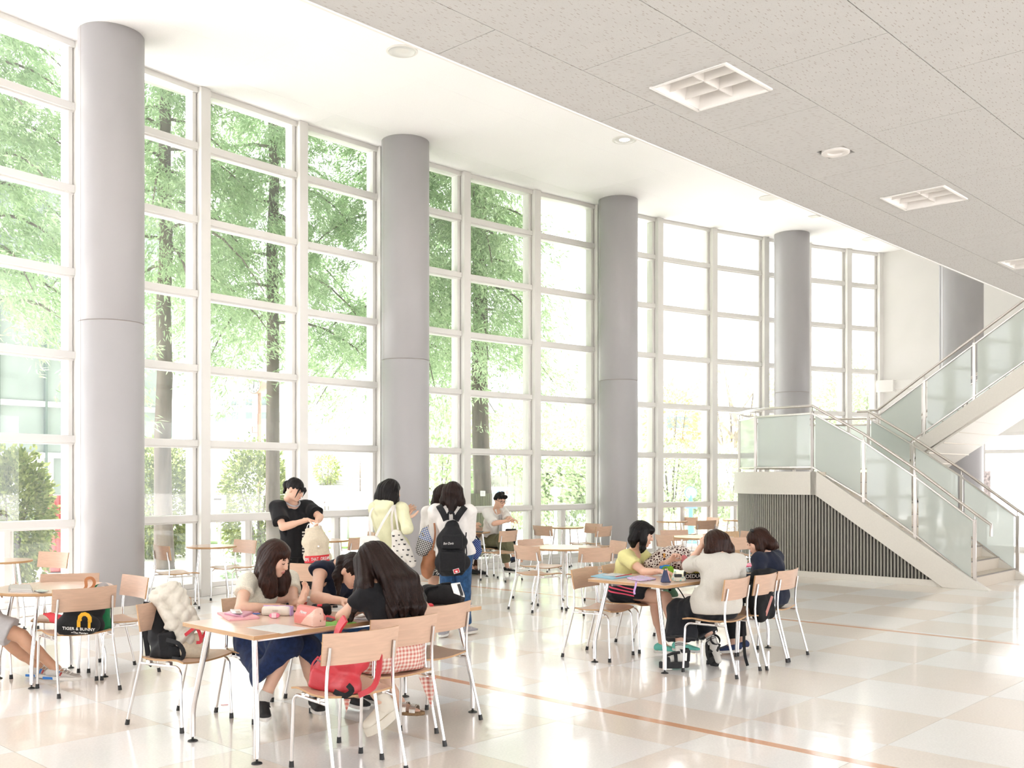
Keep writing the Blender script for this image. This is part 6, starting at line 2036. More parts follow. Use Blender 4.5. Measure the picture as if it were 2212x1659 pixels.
# ---------------------------------------------------------------- 10: yellow t-shirt, bob hair
p = Person('seated girl in a pale yellow t-shirt with a black bob, in profile at the table', (1.04, 9.33, 0))
p.pose((1.03, 9.33, .535), U(1371, 1191, 9.2), U(1387, 1153, 9.1), (.829, -.559), (.95, -.18, -.28))
J = p.J; f, r = J['f'], J['r']
ER = ext(J['SR'], 1392, 1236, .25, -1); WR = ext(ER, 1425, 1234, .215, -1)
EL = ext(J['SL'], 1422, 1226, .25, -1); WL = ext(EL, 1446, 1212, .20, -1)
p.limbs(ER, WR, EL, WL, U(1438, 1291, 8.96), U(1470, 1388, 8.80), U(1416, 1300, 9.10), U(1431, 1392, 8.92), (.9, -.45, 0), (.95, -.32, 0))
p.body({'R': ((.9, -.3, -.05), (0, 0, -1), .5), 'L': ((.55, -.25, .65), (.3, -.6, -.5), .85)}, hh=.0046)
p.top('yellow_tshirt', MAT['yellow'], .014, (.55, .55), (J['pv'] + UP * -.02 + f * .0, (-.2, 0, -1)), fn=wrinkle(.0028, 26, 36, 17), flare=.008, neckr=.068)
sh = p.legs_cloth('black_shorts', MAT['blackc'], .018, .64, fn=wrinkle(.002, 30, 40, 18), flare=.006)
side = (J['KR'] - J['HR']).normalized(); nrm = (r - side * r.dot(side)).normalized(); upv = nrm.cross(side)
if upv.z < 0: upv = -upv
for k in range(3):
    rows = []
    for i in range(26):
        t = -.26 + .80 * i / 25
        an = math.radians(34 - 17 * k + (70 * max(0, -t - .02) if t < 0 else -14 * t))
        c_ = J['HR'] + side * .42 * t
        row = []
        for da in (-.06, -.02, .02, .06):
            d_ = nrm * math.cos(an + da) + upv * math.sin(an + da); row.append((c_ + d_ * .3, c_))
        rows.append(row)
    lay_on('pink_stripe', sh, rows, MAT['pinkstripe'], sh, .0025)
def d10(S, L):
    b = L(0, -.04, 0)
    for q in (-1, 0, 1): S.path([b + L(.03 * q, 0, 0) - L(0, 0, 0), L(.055 * q, -.06, -.07), L(.05 * q, -.045, -.125)], [.080, .045, .022])
    for q in (-1, 1): S.path([L(.055 * q, .0, .03), L(.072 * q, .028, -.05), L(.060 * q, .042, -.125), L(.055 * q, .040, -.165)], [.045, .032, .026, .008])
    S.ell(L(0, .062, .055), (.055, .042, .040), J['R'], .02)
p.hair(MAT['hair_b'], d10, (.052, .060, .085), fo=(0, .128, -.052), jag=.3)
for a in 'RL': p.shoe(a, MAT['mint'], MAT['white_r'], 'slipon')

# ---------------------------------------------------------------- 11: white cardigan, seen from behind
p = Person('woman in a white cardigan from behind, hand raised to her head', (1.70, 8.17, 0))
p.pose((1.675, 8.20, .535), U(1558, 1203, 8.28), U(1545, 1176, 8.38), (-.35, .94), (-.42, .80, -.42), sw=.165)
J = p.J; f, r = J['f'], J['r']
EL = ext(J['SL'], 1489, 1222, .25, 1); WL = ext(EL, 1517, 1176, .21, -1)
ER = J['SR'] + V((.03, .10, -.22)); WR = ER + V((-.16, .14, .02))
p.limbs(ER, WR, EL, WL, U(1508, 1325, 8.55), U(1543, 1393, 8.42), U(1468, 1320, 8.42), U(1469, 1412, 8.26), (.15, -.55, -.9), (-.95, -.10, 0))
p.body({'R': ((-.8, .5, 0), (0, 0, -1), .4), 'L': ((.55, .3, .75), (.4, .5, -.4), .35)}, bits=False, feet=False)
def ex11(S):
    S.cap(J['pv'].lerp(J['nk'], .5) + f * -.02, J['pv'] + UP * -.02 + f * -.01, .135, .155, .06, flat=f, fs=.85)
    S.cap(J['HR'] + UP * .03, J['HL'] + UP * .03, .142, None, .05)
p.top('white_cardigan', MAT['cardi'], .018, (1.05, 1.6), (V((0, 0, .475)), (0, 0, -1)), fn=wrinkle(.0042, 22, 30, 19), extra=ex11, flare=.008)
def d11(S, L):
    b = L(0, -.04, 0)
    for q in (-1, -.3, .4, 1): S.path([b + r * .03 * q, b + r * .075 * q + UP * -.06 + f * -.02, b + r * (.095 * q + .01) + UP * -.105 + f * -.02], [.084, .062, .034])
p.hair(MAT['hair_rb'], d11, (.055, .068, .09), cap_=(.088, .102, .090), jag=.3)
def ex11b(S):
    kl, al, kr_, ar = J['KL'], J['AL'], J['KR'], J['AR']
    S.cap(kl, kl.lerp(al, .62) + V((-.02, 0, 0)), .085, .115, .05); S.cap(kl + V((.05, 0, 0)), kl.lerp(al, .6) + V((.07, 0, .02)), .07, .08, .05)
    S.cap(kr_, kr_.lerp(ar, .38), .08, .075, .04)
cu = p.legs_cloth('black_culottes', MAT['blackc'], .022, 1.66, waist=-.14, fn=wrinkle(.005, 22, 28, 20), flare=.03, extra=ex11b)
for a in 'RL': p.sock(a, MAT['sockw'], .74, MAT['ink'])
foot = MB()
for a in 'RL':
    A_ = J['A' + a]; T = J['T' + a]
    S = SDF(.006, .02); T2_ = V((T.x, T.y, 0)).normalized()
    if a == 'L': S.cap(A_, A_ + UP * -.04, .034, .034); S.cap(A_ + UP * -.03, A_ + T2_ * .13 + UP * -.055, .034, .026)
    else: S.cap(A_, A_ + V((.0, 0, -.03)), .034, .034); S.cap(A_ + V((0, 0, -.02)), A_ + V((.02, -.07, -.12)), .034, .026)
    np_mesh('sock_foot', [S.mesh()], MAT['sockw'], p.root)
J['TR'] = V((.3, -.9, 0)).normalized()
p.shoe('L', MAT['blacks'], MAT['blacks'], 'platform', accent=MAT['silver'], ankle_h=.115)
p.shoe('R', MAT['blacks'], MAT['blacks'], 'platform', accent=MAT['silver'], ankle_h=.105, pitch=-1.0)

# ---------------------------------------------------------------- 12: black top, right of the group
p = Person('woman in a black top with a brown bob and hair clip, in profile', (2.30, 8.9, 0))
p.pose((2.31, 8.88, .535), U(1657, 1197, 8.95), U(1638, 1170, 8.92), (-.75, .66), (-.94, -.02, -.34), sw=.165)
J = p.J; f, r = J['f'], J['r']
EL = ext(J['SL'], 1640, 1258, .25, -1); WL = EL + V((-.18, .10, .03))
ER = J['SR'] + V((-.05, .10, -.22)); WR = ER + V((-.18, .05, .02))
p.limbs(ER, WR, EL, WL, J['HR'] + f * .40, U(1602, 1385, 9.15), J['HL'] + f * .40, U(1586, 1392, 9.02), (-.85, -.3, 0), (-.9, -.35, 0))
p.J['AR'].z = p.J['AL'].z = .085
p.body({'R': ((-.9, .3, 0), (0, 0, -1), .4), 'L': ((-.9, .3, 0), (0, 0, -1), .4)})
p.top('black_top', MAT['navy'], .018, (1.8, 1.8), (V((0, 0, .46)), (0, 0, -1)), fn=wrinkle(.003, 24, 32, 21))
p.legs_cloth('black_trousers', MAT['black'], .008, 1.9)
def d12(S, L):
    b = L(0, -.04, 0)
    for q in (-1, 0, 1): S.path([L(.03 * q, -.04, 0), L(.065 * q, -.085, -.05), L(.06 * q, -.125, -.085)], [.082, .055, .026])
    for q in (-1, 1): S.path([L(.055 * q, .0, .03), L(.070 * q, .02, -.05), L(.062 * q, .02, -.115)], [.048, .036, .02])
p.hair(MAT['hair_rb'], d12, (.052, .058, .085), fo=(0, .132, -.052), cap_=(.087, .104, .092), jag=.3)
m = MB(); m.ell(p.L(-.05, .03, .115), (.022, .014, .012), J['R']); m.ell(p.L(-.035, .03, .122), (.014, .014, .012), J['R']); m.build('hair_clip', MAT['ink'], p.root, smooth=True)
for a in 'RL': p.shoe(a, M('navy_canvas', (.02, .035, .10), .8), MAT['white_r'], 'slipon')

# ---------------------------------------------------------------- 13: legs stretched into view at the left edge
p = Person('person at the left edge with bare legs stretched out, grey shorts and running shoes', (-4.1, 7.62, 0), skin='skin2')
p.pose((-4.10, 7.66, .515), (-4.33, 7.62, .99), (-4.33, 7.62, 1.17), (1, .05), (1, .05, -.1), sw=.18)
J = p.J; f, r = J['f'], J['r']
p.limbs(J['SR'] + V((.1, -.05, -.25)), J['SR'] + V((.25, .1, -.25)), J['SL'] + V((.1, .05, -.25)), J['SL'] + V((.25, -.1, -.25)), U(46, 1374, 7.62), U(122, 1446, 7.66), U(22, 1388, 7.86), U(84, 1441, 7.92), (.95, -.2, 0), (.95, -.2, 0))
p.body({'R': ((1, 0, 0), (0, 0, -1), .4), 'L': ((1, 0, 0), (0, 0, -1), .4)}, bits=False)
p.top('dark_tshirt', MAT['black'], .02, (.6, .6), (J['pv'], (0, 0, -1)))
p.legs_cloth('grey_shorts', MAT['greyshort'], .026, .80, fn=wrinkle(.003, 24, 30, 22), flare=.02)
p.hair(MAT['hair_b'], None)
MAT['runner'] = M('grey_mesh', (.60, .57, .54), .75, var=.1, scale=200, bump=.3)
for a in 'RL':
    so = p.shoe(a, MAT['runner'], MAT['white_r'], 'sneaker', accent=MAT['white_r'], size=1.24)
    A_ = J['A' + a]; T = V((J['T' + a].x, J['T' + a].y, 0)).normalized(); sd_ = T.cross(UP); o_ = A_ - UP * .075
    m = MB(); q = lambda y, z, x: o_ + T * y + UP * z + sd_ * x
    for x0 in (.044, -.044):
        m.obox(q(-.085, .006, x0 - .004), T * .11, UP * .018, sd_ * .008)
        m.obox(q(.03, .035, x0 * .92 - .004), T * .014 + UP * .035, T * .014, sd_ * .008)
    m.build('blue_trim', M('blue_rubber', (.03, .20, .62), .5, var=0), so)
    m = MB()
    for x0 in (.043, -.043): m.obox(q(.055, .035, x0 - .004), T * .012 + UP * .028, T * .012, sd_ * .008)
    m.build('red_stripe', MAT['redpaint'], so)
ch2 = dup(CH['c8'], (-4.16, 7.64, 0), math.radians(0 - 90), 'chair out at the left edge under the person in grey shorts')
# ================================================================== bags and things on the tables and chairs
ZT = .715
def T(px, py, z=ZT):
    """the place on a table top seen at (px, py)"""
    return U(px, py, (EYE - z) * F / (py - HY))
def one(o, label, cat, group=None): return tag(o, label, cat, group)
def sheet(name, pts, th, mat, label=None, cat=None, parent=None, bevel=0, z=0, group=None):
    m = MB(); m.prism([p + UP * z for p in pts], UP * th)
    o = m.build(name, mat, parent, bevel=bevel)
    return tag(o, label, cat, group) if label else o
mt = lambda n, c, r=.6, **k: M(n, c, r, **k)
PINK = mt('pink_cover', (.80, .42, .46), .4); PINK2 = mt('mauve_cover', (.66, .36, .48), .3); LIL = mt('lilac', (.55, .36, .68), .5)
CAN = cloth('natural_canvas', (.66, .58, .45), .07, 70, .4); BLK = cloth('black_nylon', (.013, .013, .015), .2, 60, .3, .6, 0)
RED = M('red_leather', (.52, .040, .055), .42, var=.06, scale=8, bump=.15, bscale=60)
REDS = mt('red_strap', (.60, .035, .05), .6); GRN = cloth('green_canvas', (.02, .17, .07), .1, 50, .3); TAN = mt('tan_leather', (.45, .17, .06), .5, bump=.2, bscale=90)
BROWN = M('brown_leather_bag', (.36, .15, .07), .5, var=.12, scale=9, bump=.2, bscale=40)

# ---- foreground table
sheet('pink_binder', [T(469, 1327), T(496, 1342), T(561, 1337), T(532, 1325)], .014, PINK, 'large pink ring binder under the smaller mauve notebook', 'binder', bevel=.002)
sheet('mauve_notebook', [T(484, 1327, .729), T(524, 1334, .729), T(547, 1325, .729), T(506, 1321, .729)], .012, PINK2, 'mauve notebook lying on the pink binder', 'notebook', bevel=.002)
o = sheet('white_device', [T(501, 1326, .741), T(524, 1326, .741), T(519, 1319, .741), T(497, 1319.5, .741)], .011, MAT['white_r'], 'small white handheld device lying on the mauve notebook', 'device', bevel=.003)
sheet('screen', [T(503, 1325, .7522), T(521, 1325, .7522), T(517.5, 1320.3, .7522), T(500, 1320.6, .7522)], .0008, mt('grey_screen', (.35, .36, .36), .15), parent=o)
r_ = thing('scissors', T(556, 1329), 'small blue and pink scissors left of the cream pencil case', 'scissors')
m = MB(); c = T(553, 1327) + UP * .004
for q in (-1, 1): m.tube([c + V((q * .012 + .012 * math.cos(t), .012 * math.sin(t), 0)) for t in [2 * PI * k / 14 for k in range(15)]], .003, 6, cap=False)
m.build('handles', mt('blue_plastic', (.05, .20, .62), .4), r_, smooth=True)
m = MB(); m.obox(T(556, 1328), V((.045, -.012, 0)), V((.002, .006, 0)), UP * .003); m.obox(T(556, 1329), V((.045, -.006, 0)), V((.0, .006, 0)), UP * .003); m.build('blades', MAT['steel'], r_)
m = MB(); m.obox(T(548, 1326), V((.03, .004, 0)), V((0, .012, 0)), UP * .012); m.build('pink_grip', PINK, r_, bevel=.003)
# cream pencil case
c = T(596, 1331); r_ = thing('pencil_case', c, 'cream pencil case with a violet zip in front of the girl in lace', 'pencil case')
S = SDF(.005, .01); S.rbox(c + V((0, .03, .030)), (.096, .030, .030), Matrix.Rotation(-.12, 3, 'Z'), .022); S.fn = wrinkle(.0012, 60, 70, 1)
np_mesh('body', [S.mesh()], CAN if False else cloth('cream_canvas', (.74, .69, .60), .04, 60, .3), r_)
Rz = Matrix.Rotation(-.12, 3, 'Z')
m = MB(); m.box(c + V((0, .03, .0605)), (.088, .006, .0025), Rz); m.build('zip', LIL, r_, bevel=.001)
m = MB(); m.box(c + V((0, .03, .030)) + Rz @ V((.095, 0, 0)), (.004, .029, .029), Rz); m.build('end_panel', LIL, r_, bevel=.006)
text('print', 'lovely!', .014, c + V((0, .03, .034)) + Rz @ V((0, -.0312, 0)), Rz @ V((1, 0, 0)), (0, 0, 1), MAT['postbrown'], r_)
# pink watch
c = T(592, 1336); r_ = thing('wrist_watch', c, 'chunky translucent pink watch standing on the foreground table', 'watch')
m = MB()
m.loft([[c + V((x, y, 0)) + V((.033 * math.cos(t) * s_, 0, .017 + .017 * math.sin(t) * s_)) for t in [2 * PI * k / 18 for k in range(18)]] for x, y, s_ in ((0, .0, .9), (0, .004, 1), (0, .024, 1), (0, .028, .9))])
m.build('strap', mt('pink_plastic', (.85, .22, .35), .25), r_, smooth=True)
m = MB(); m.box(c + V((0, -.001, .018)), (.015, .004, .015)); m.build('dial', mt('pale_pink', (.88, .62, .66), .2), r_, bevel=.002)
# pink pouch
a_, b_, d_ = T(634, 1347), T(678, 1356), T(702, 1350)
r_ = thing('cosmetic_pouch', a_.lerp(b_, .5), 'two-tone pink pouch with zip on the near edge of the foreground table', 'pouch')
ux = (b_ - a_); Lx = ux.length; ux.normalize(); uy = (d_ - b_); Ly = uy.length; uy = V((-ux.y, ux.x, 0)) ; Ly = .085
Rp = Matrix((ux, uy, UP)).transposed(); cc = a_ + ux * Lx / 2 + uy * Ly / 2 + UP * .046
S = SDF(.0045, .01)
S.rbox(cc + UP * -.014, (Lx / 2, Ly / 2, .032), Rp, .010); S.rbox(cc + UP * .022, (Lx / 2 - .006, Ly / 2 - .016, .034), Rp, .012, .03); S.rbox(cc + UP * .034, (Lx / 2 - .010, Ly / 2 - .030, .028), Rp, .010, .03)
v, q = S.mesh()
loc = (v - np.array(cc)) @ np.array([[ux[i], uy[i], UP[i]] for i in range(3)])
qc = loc[q].mean(1); mi = ((qc[:, 2] < -.012 + (qc[:, 0]) * .75) & (qc[:, 1] < .02)) | (qc[:, 2] < -.036)
mi = mi | ((qc[:, 0] > Lx / 2 - .02) & (qc[:, 2] < -.01))
np_mesh('body', [(v, q[~mi], 0), (v, q[mi], 1)], [mt('coral_leather', (.60, .17, .145), .5, bump=.1), mt('pale_pink_leather', (.70, .44, .35), .5, bump=.1)], r_)
m = MB(); 
m.tube([cc + ux * (Lx / 2 + .002) + UP * (-.015), cc + ux * (Lx / 2 - .001) + UP * .03, cc + ux * (Lx / 2 - .012) + UP * .060, cc - ux * (Lx / 2 - .02) + UP * .064], .0045, 6); m.build('zip', mt('zip_brass', (.20, .15, .08), .4), r_, smooth=True)
text('print', 'Honey', .026, cc - uy * (Ly / 2 - .012) + ux * -.015 + UP * .030 + uy * -.004, ux, UP + uy * .35, MAT['paper'], r_, .0015)
for k in range(7): MB().ell(cc - uy * (Ly / 2 + .000) + ux * (Lx / 2 - .018) + UP * (-.034 + .010 * k) , (.002, .002, .002), None, 6, 4).build('stud', MAT['paper'], r_, smooth=True)
# black pouch, cup, phone, papers
c = T(692, 1331); r_ = thing('black_pouch', c, 'small black pencil pouch with red tab behind the pink pouch', 'pouch')
S = SDF(.005, .01); S.rbox(c + V((0, .03, .036)), (.062, .030, .036), Matrix.Rotation(.3, 3, 'Z'), .02); S.fn = wrinkle(.0015, 60, 70, 2); np_mesh('body', [S.mesh()], BLK, r_)
m = MB(); m.obox(c + V((-.02, -.005, .060)), V((.03, .004, 0)), V((0, .02, 0)), UP * .014); m.build('tab', REDS, r_, bevel=.003)
c = T(650, 1311); r_ = thing('snack_cup', c + V((0, .03, 0)), 'white paper cup with red pattern and a note on its lid, behind the pink pouch', 'cup')
m = MB(); m.lathe([(.030, 0), (.040, .055), (.043, .056), (.043, .060), (.0, .060)], c + V((0, .03, 0)), 24); m.build('cup', MAT['paper'], r_, smooth=True)
m = MB(); m.lathe([(.0312, .004), (.0365, .032)], c + V((0, .03, 0)), 24, cap=False); m.build('red_band', mt('red_print', (.72, .12, .08), .5, var=.4, scale=90), r_, smooth=True)
m = MB(); m.box(c + V((.01, .03, .066)), (.055, .028, .003), Matrix.Rotation(.15, 3, 'Y')); m.build('note', MAT['paper'], r_)
o = sheet('red_phone', [T(697, 1338), T(716, 1344), T(727, 1337), T(706, 1331)], .010, REDS, 'red mobile phone beside the pink pouch', 'phone', bevel=.003)
sheet('screen', [T(700, 1337.5, .7252), T(715, 1342, .7252), T(723, 1337, .7252), T(707, 1333, .7252)], .0008, MAT['ink'], parent=o)
sheet('green_sheet', [T(699, 1345), T(703, 1353), T(770, 1346), T(752, 1340)], .004, mt('green_cover', (.22, .55, .08), .4), 'bright green folder under the red phone', 'folder')
sheet('tracing_sheet', [T(531, 1356), T(610, 1369), T(669, 1357), T(595, 1348)], .0012, mt('grey_paper', (.66, .67, .66), .5), 'pale grey loose sheet at the near corner of the table', 'paper')
r_ = thing('exercise_book', T(775, 1330), 'open white exercise book under the long-haired girl\'s arm', 'notebook')
sheet('page', [T(752, 1336), T(795, 1340), T(797, 1322), T(760, 1318)], .009, MAT['paper'], parent=r_, bevel=.001)
sheet('cover', [T(751, 1336.5), T(796, 1340.5), T(798, 1321.6), T(759, 1317.6)], .0015, MAT['column'], parent=r_)
sheet('worksheet', [T(704, 1338 - 18), T(748, 1322), T(752, 1309), T(727, 1308)], .0014, MAT['paper'], 'white worksheet in front of the girl with the ponytail', 'paper')
o = MB().box(T(724, 1313) + UP * .008, (.016, .010, .008), Matrix.Rotation(.2, 3, 'Z')).build('eraser', MAT['ink'], bevel=.002); one(o, 'small black eraser beside the white worksheet', 'eraser')
MB().box(T(729, 1312.4) + UP * .008 + V((.0, 0, 0)), (.005, .0095, .0078), Matrix.Rotation(.2, 3, 'Z')).build('tip', MAT['paper'], o, bevel=.002)
# black bag at the far end with a notebook on it
c = T(952, 1309) + V((0, .06, 0)); r_ = thing('black_handbag', c, 'slouchy black bag at the far end of the foreground table', 'bag')
S = SDF(.007, .04); S.cap(c + V((-.11, .02, .055)), c + V((.10, -.02, .05)), .055, .055); S.ell(c + V((.02, 0, .09)), (.11, .06, .055)); S.ell(c + V((.09, -.01, .06)), (.06, .055, .055)); S.ell(c + V((-.10, .02, .07)), (.06, .055, .06))
S.cut(c + UP * .002, -UP); S.fn = wrinkle(.005, 30, 36, 4); np_mesh('body', [S.mesh()], BLK, r_)
m = MB(); m.tube([c + V((-.02, -.04, .13)), c + V((-.09, -.05, .12)), c + V((-.14, -.05, .07)), c + V((-.15, -.06, .0 + .01))], .008, 6); m.tube([c + V((.0, -.02, .145)), c + V((.06, -.01, .15)), c + V((.11, 0, .11))], .007, 6); m.build('strap', BLK, r_, smooth=True)
m = MB(); m.box(c + V((-.135, -.062, .075)), (.016, .004, .018)); m.build('buckle', MAT['steel'], r_, bevel=.003)
q = [U(974, 1264, 6.62), U(994, 1261, 6.72), U(1004, 1291, 6.66), U(980, 1282, 6.56)]
o = sheet('white_notebook', q, .012, MAT['paper'], 'white notebook leaning on the black bag', 'notebook', bevel=.002)
q2 = [x + V((0, -.004, .0)) for x in (U(988, 1266, 6.665), U(994, 1265, 6.69), U(1001, 1287, 6.645), U(995, 1287, 6.62))]
sheet('black_label', q2, .0128, MAT['ink'], parent=o)
o = MB().box(T(924, 1317) + UP * .02, (.035, .03, .019), Matrix.Rotation(.3, 3, 'Z')).build('red_case', REDS, bevel=.008, seg=2); one(o, 'small red case beside the black bag on the table', 'case')

# ---- soft bags
def strap(name, pts, w_, mat, parent, th=.004, nrm=None):
    m = MB(); rings = []
    n = len(pts)
    for i, p in enumerate(pts):
        t = (V(pts[min(i + 1, n - 1)]) - V(pts[max(i - 1, 0)])).normalized()
        s_ = t.cross(V(nrm)).normalized() if nrm else t.cross(V((0, -1, .2))).normalized()
        nn = s_.cross(t); p = V(p)
        rings.append([p - s_ * w_ / 2 - nn * th / 2, p + s_ * w_ / 2 - nn * th / 2, p + s_ * w_ / 2 + nn * th / 2, p - s_ * w_ / 2 + nn * th / 2])
    m.loft(rings); return m.build(name, mat, parent, smooth=True, angle=50)
def arcpts(ctrl, n=14):
    """smooth run through the control points"""
    P = [V(p) for p in ctrl]; out = []
    for i in range(len(P) - 1):
        p0, p1, p2, p3 = P[max(i - 1, 0)], P[i], P[i + 1], P[min(i + 2, len(P) - 1)]
        k = max(3, n // (len(P) - 1))
        for j in range(k):
            t = j / k; out.append(.5 * ((2 * p1) + (p2 - p0) * t + (2 * p0 - 5 * p1 + 4 * p2 - p3) * t * t + (3 * p1 - p0 - 3 * p2 + p3) * t ** 3))
    out.append(P[-1]); return out
# red backpack on the nearest chair
c = V((-.985, 5.52, .435)); r_ = thing('red_backpack', c, 'red leather backpack slumped on the seat of the nearest chair', 'backpack')
S = SDF(.0075, .04)
ba = U(735, 1490, 5.45); tp = U(770, 1415, 5.42)
S.cap(U(700, 1478, 5.50), U(755, 1484, 5.36), .060, .066); S.cap(U(712, 1432, 5.52), U(770, 1428, 5.40), .062, .070); S.cap(U(735, 1395, 5.52), U(785, 1402, 5.42), .045, .05); S.ell(U(702, 1462, 5.46), (.085, .075, .085))
S.cut(V((0, 0, .432)), -UP); S.fn = folds(.004, 18, 26, 6); np_mesh('body', [S.mesh()], RED, r_)
S = SDF(.0065, .02); S.rbox(U(698, 1470, 5.405), (.075, .022, .055), Matrix.Rotation(.25, 3, 'Y'), .02); S.fn = wrinkle(.002, 30, 40, 7); np_mesh('front_pocket', [S.mesh()], RED, r_)
strap('shoulder_strap', arcpts([U(745, 1398, 5.46), U(728, 1378, 5.44), U(733, 1355, 5.40), U(746, 1336, 5.38)]), .05, RED, r_, .014, (-.6, -.6, .2))
strap('shoulder_strap', arcpts([U(790, 1385, 5.44), U(812, 1376, 5.42), U(820, 1400, 5.40), U(818, 1450, 5.36), U(806, 1485, 5.30), U(775, 1502, 5.30)]), .030, RED, r_, .010, (-.3, -.9, .1))
strap('carry_strap', arcpts([U(722, 1494, 5.28), U(745, 1503, 5.25), U(760, 1492, 5.25), U(752, 1480, 5.28)]), .028, BLK, r_, .008)
strap('zip_pull', arcpts([U(688, 1418, 5.43), U(676, 1432, 5.42), U(672, 1450, 5.42), U(680, 1448, 5.42)]), .010, RED, r_)
m = MB(); m.tube(arcpts([U(684, 1424, 5.43), U(690, 1428, 5.40), U(698, 1433, 5.38)]), .004, 6); m.build('zip', mt('zip_metal', (.12, .10, .09), .4), r_, smooth=True)
# black backpack, cream cloth and tote on the end chair
seatc = V((-2.05, 6.50, .435))
r_ = thing('black_backpack', U(355, 1425, 6.5), 'black backpack standing on the end chair under the cream cloth', 'backpack')
S = SDF(.0075, .04); S.path([U(362, 1410, 6.48), U(352, 1370, 6.52), U(338, 1312, 6.58)], [.085, .088, .055]); S.cap(U(345, 1412, 6.42), U(385, 1412, 6.36), .06, .05); S.ell(U(366, 1392, 6.40), (.075, .06, .10))
S.cut(V((0, 0, .432)), -UP); S.fn = wrinkle(.004, 26, 34, 8); np_mesh('body', [S.mesh()], BLK, r_)
S = SDF(.007, .02); S.rbox(U(362, 1390, 6.35), (.055, .02, .075), Matrix.Rotation(-.12, 3, 'Y'), .018); S.fn = wrinkle(.002, 30, 40, 9); np_mesh('front_pocket', [S.mesh()], BLK, r_)
strap('shoulder_strap', arcpts([U(316, 1300, 6.55), U(310, 1330, 6.52), U(314, 1370, 6.50), U(318, 1400, 6.48), U(322, 1428, 6.45), U(328, 1436, 6.42)]), .032, BLK, r_, .008)
strap('carry_strap', arcpts([U(360, 1382, 6.30), U(385, 1390, 6.24), U(397, 1410, 6.22), U(390, 1424, 6.24), U(372, 1422, 6.28)]), .026, BLK, r_, .008)
m = MB(); m.box(U(325, 1306, 6.50), (.006, .004, .016)); m.build('zip_pull', MAT['steel'], r_, bevel=.002)
S = SDF(.0075, .03)
S.path([U(345, 1288, 6.55), U(368, 1280, 6.50), U(385, 1292, 6.48)], [.055, .062, .05]); S.path([U(372, 1292, 6.5), U(392, 1330, 6.45), U(400, 1375, 6.42), U(402, 1398, 6.40)], [.065, .075, .058, .030]); S.path([U(350, 1298, 6.52), U(372, 1340, 6.42), U(388, 1388, 6.36)], [.045, .055, .03]); S.ell(U(358, 1283, 6.47), (.045, .05, .04)); S.path([U(385, 1300, 6.5), U(412, 1340, 6.45), U(422, 1352, 6.42)], [.05, .045, .02])
S.h = .006; S.fn = folds(.019, 19, 33, 2)
one(np_mesh('cream_cloth', [S.mesh()], cloth('cream_cotton', (.66, .62, .545), .05, 50, .3)), 'crumpled cream cotton hoodie heaped over the black backpack', 'garment')
r_ = thing('canvas_tote', U(420, 1425, 6.4), 'beige canvas tote with red straps beside the black backpack', 'bag')
S = SDF(.0075, .04); S.cap(U(398, 1408, 6.38), U(432, 1405, 6.42), .058, .06); S.cap(U(405, 1385, 6.42), U(436, 1380, 6.46), .045, .04); S.cut(V((0, 0, .432)), -UP); S.fn = folds(.007, 18, 28, 3)
np_mesh('body', [S.mesh()], CAN, r_)
strap('strap', arcpts([U(400, 1372, 6.34), U(415, 1360, 6.32), U(424, 1355, 6.32), U(432, 1370, 6.34), U(434, 1386, 6.34), U(424, 1388, 6.33)]), .020, REDS, r_, .006); strap('strap', arcpts([U(436, 1378, 6.40), U(444, 1366, 6.40), U(446, 1358, 6.42)]), .018, REDS, r_, .006)
# printed shoulder bag and green bag on the chair by the left round table
r_ = thing('printed_bag', U(170, 1376, 7.32), 'black shoulder bag with yellow emblem and white lettering on the chair', 'bag')
S = SDF(.0075, .04); S.cap(U(145, 1352, 7.34), U(205, 1350, 7.52), .078, .07); S.cap(U(155, 1322, 7.36), U(212, 1318, 7.55), .055, .05); S.ell(U(172, 1350, 7.36), (.15, .085, .085)); S.cut(V((0, 0, .432)), -UP); S.fn = wrinkle(.0022, 20, 26, 12)
np_mesh('body', [S.mesh()], cloth('black_twill', (.016, .016, .017), .15, 60, .3), r_)
bx = V((.93, .30, -.10)).normalized(); by_ = V((.08, -.15, 1)).normalized()
YEL = mt('yellow_print', (.80, .42, .02), .7); WHT = mt('white_print', (.80, .79, .77), .7)
ec = U(183, 1338, 7.255)
m = MB(); pts = []
for k in range(15):
    t = math.radians(205 - 235 * k / 14); pts.append((ec + bx * .036 * math.cos(t) + by_ * .042 * math.sin(t), .022 + .005 * (k % 2)))
nb = bx.cross(by_); nb = nb if nb.y < 0 else -nb
rings = []
for k, (p, w_) in enumerate(pts):
    d = (p - ec).normalized(); rings.append([p - d * w_ * .6, p + d * w_ * .5, p + d * w_ * .5 + nb * .004, p - d * w_ * .6 + nb * .004])
m.loft(rings); m.obox(ec + bx * -.052 + by_ * -.060, bx * .024, by_ * .05, nb * .004); m.obox(ec + bx * .022 + by_ * -.066, bx * .018, by_ * .06, nb * .004)
m.build('emblem', YEL, r_)
text('lettering', 'TIGER & BUNNY', .030, U(170, 1359, 7.235), bx, by_, WHT, r_, .003)
text('lettering', '••The Movie••', .020, U(172, 1367.5, 7.23), bx, by_, WHT, r_, .003)
strap('leather_strap', arcpts([U(140, 1283, 7.45), U(165, 1280, 7.42), U(185, 1270, 7.42), U(186, 1252, 7.44), U(198, 1249, 7.46), U(204, 1258, 7.46), U(198, 1270, 7.45), U(178, 1276, 7.44)], 28), .022, TAN, r_, .004)
strap('shoulder_strap', arcpts([U(200, 1300, 7.5), U(210, 1272, 7.52), U(222, 1262, 7.54), U(232, 1268, 7.55), U(230, 1290, 7.54)]), .028, MAT['column'], r_, .004)
r_ = thing('green_bag', U(226, 1370, 7.6), 'dark green bag behind the printed black bag', 'bag')
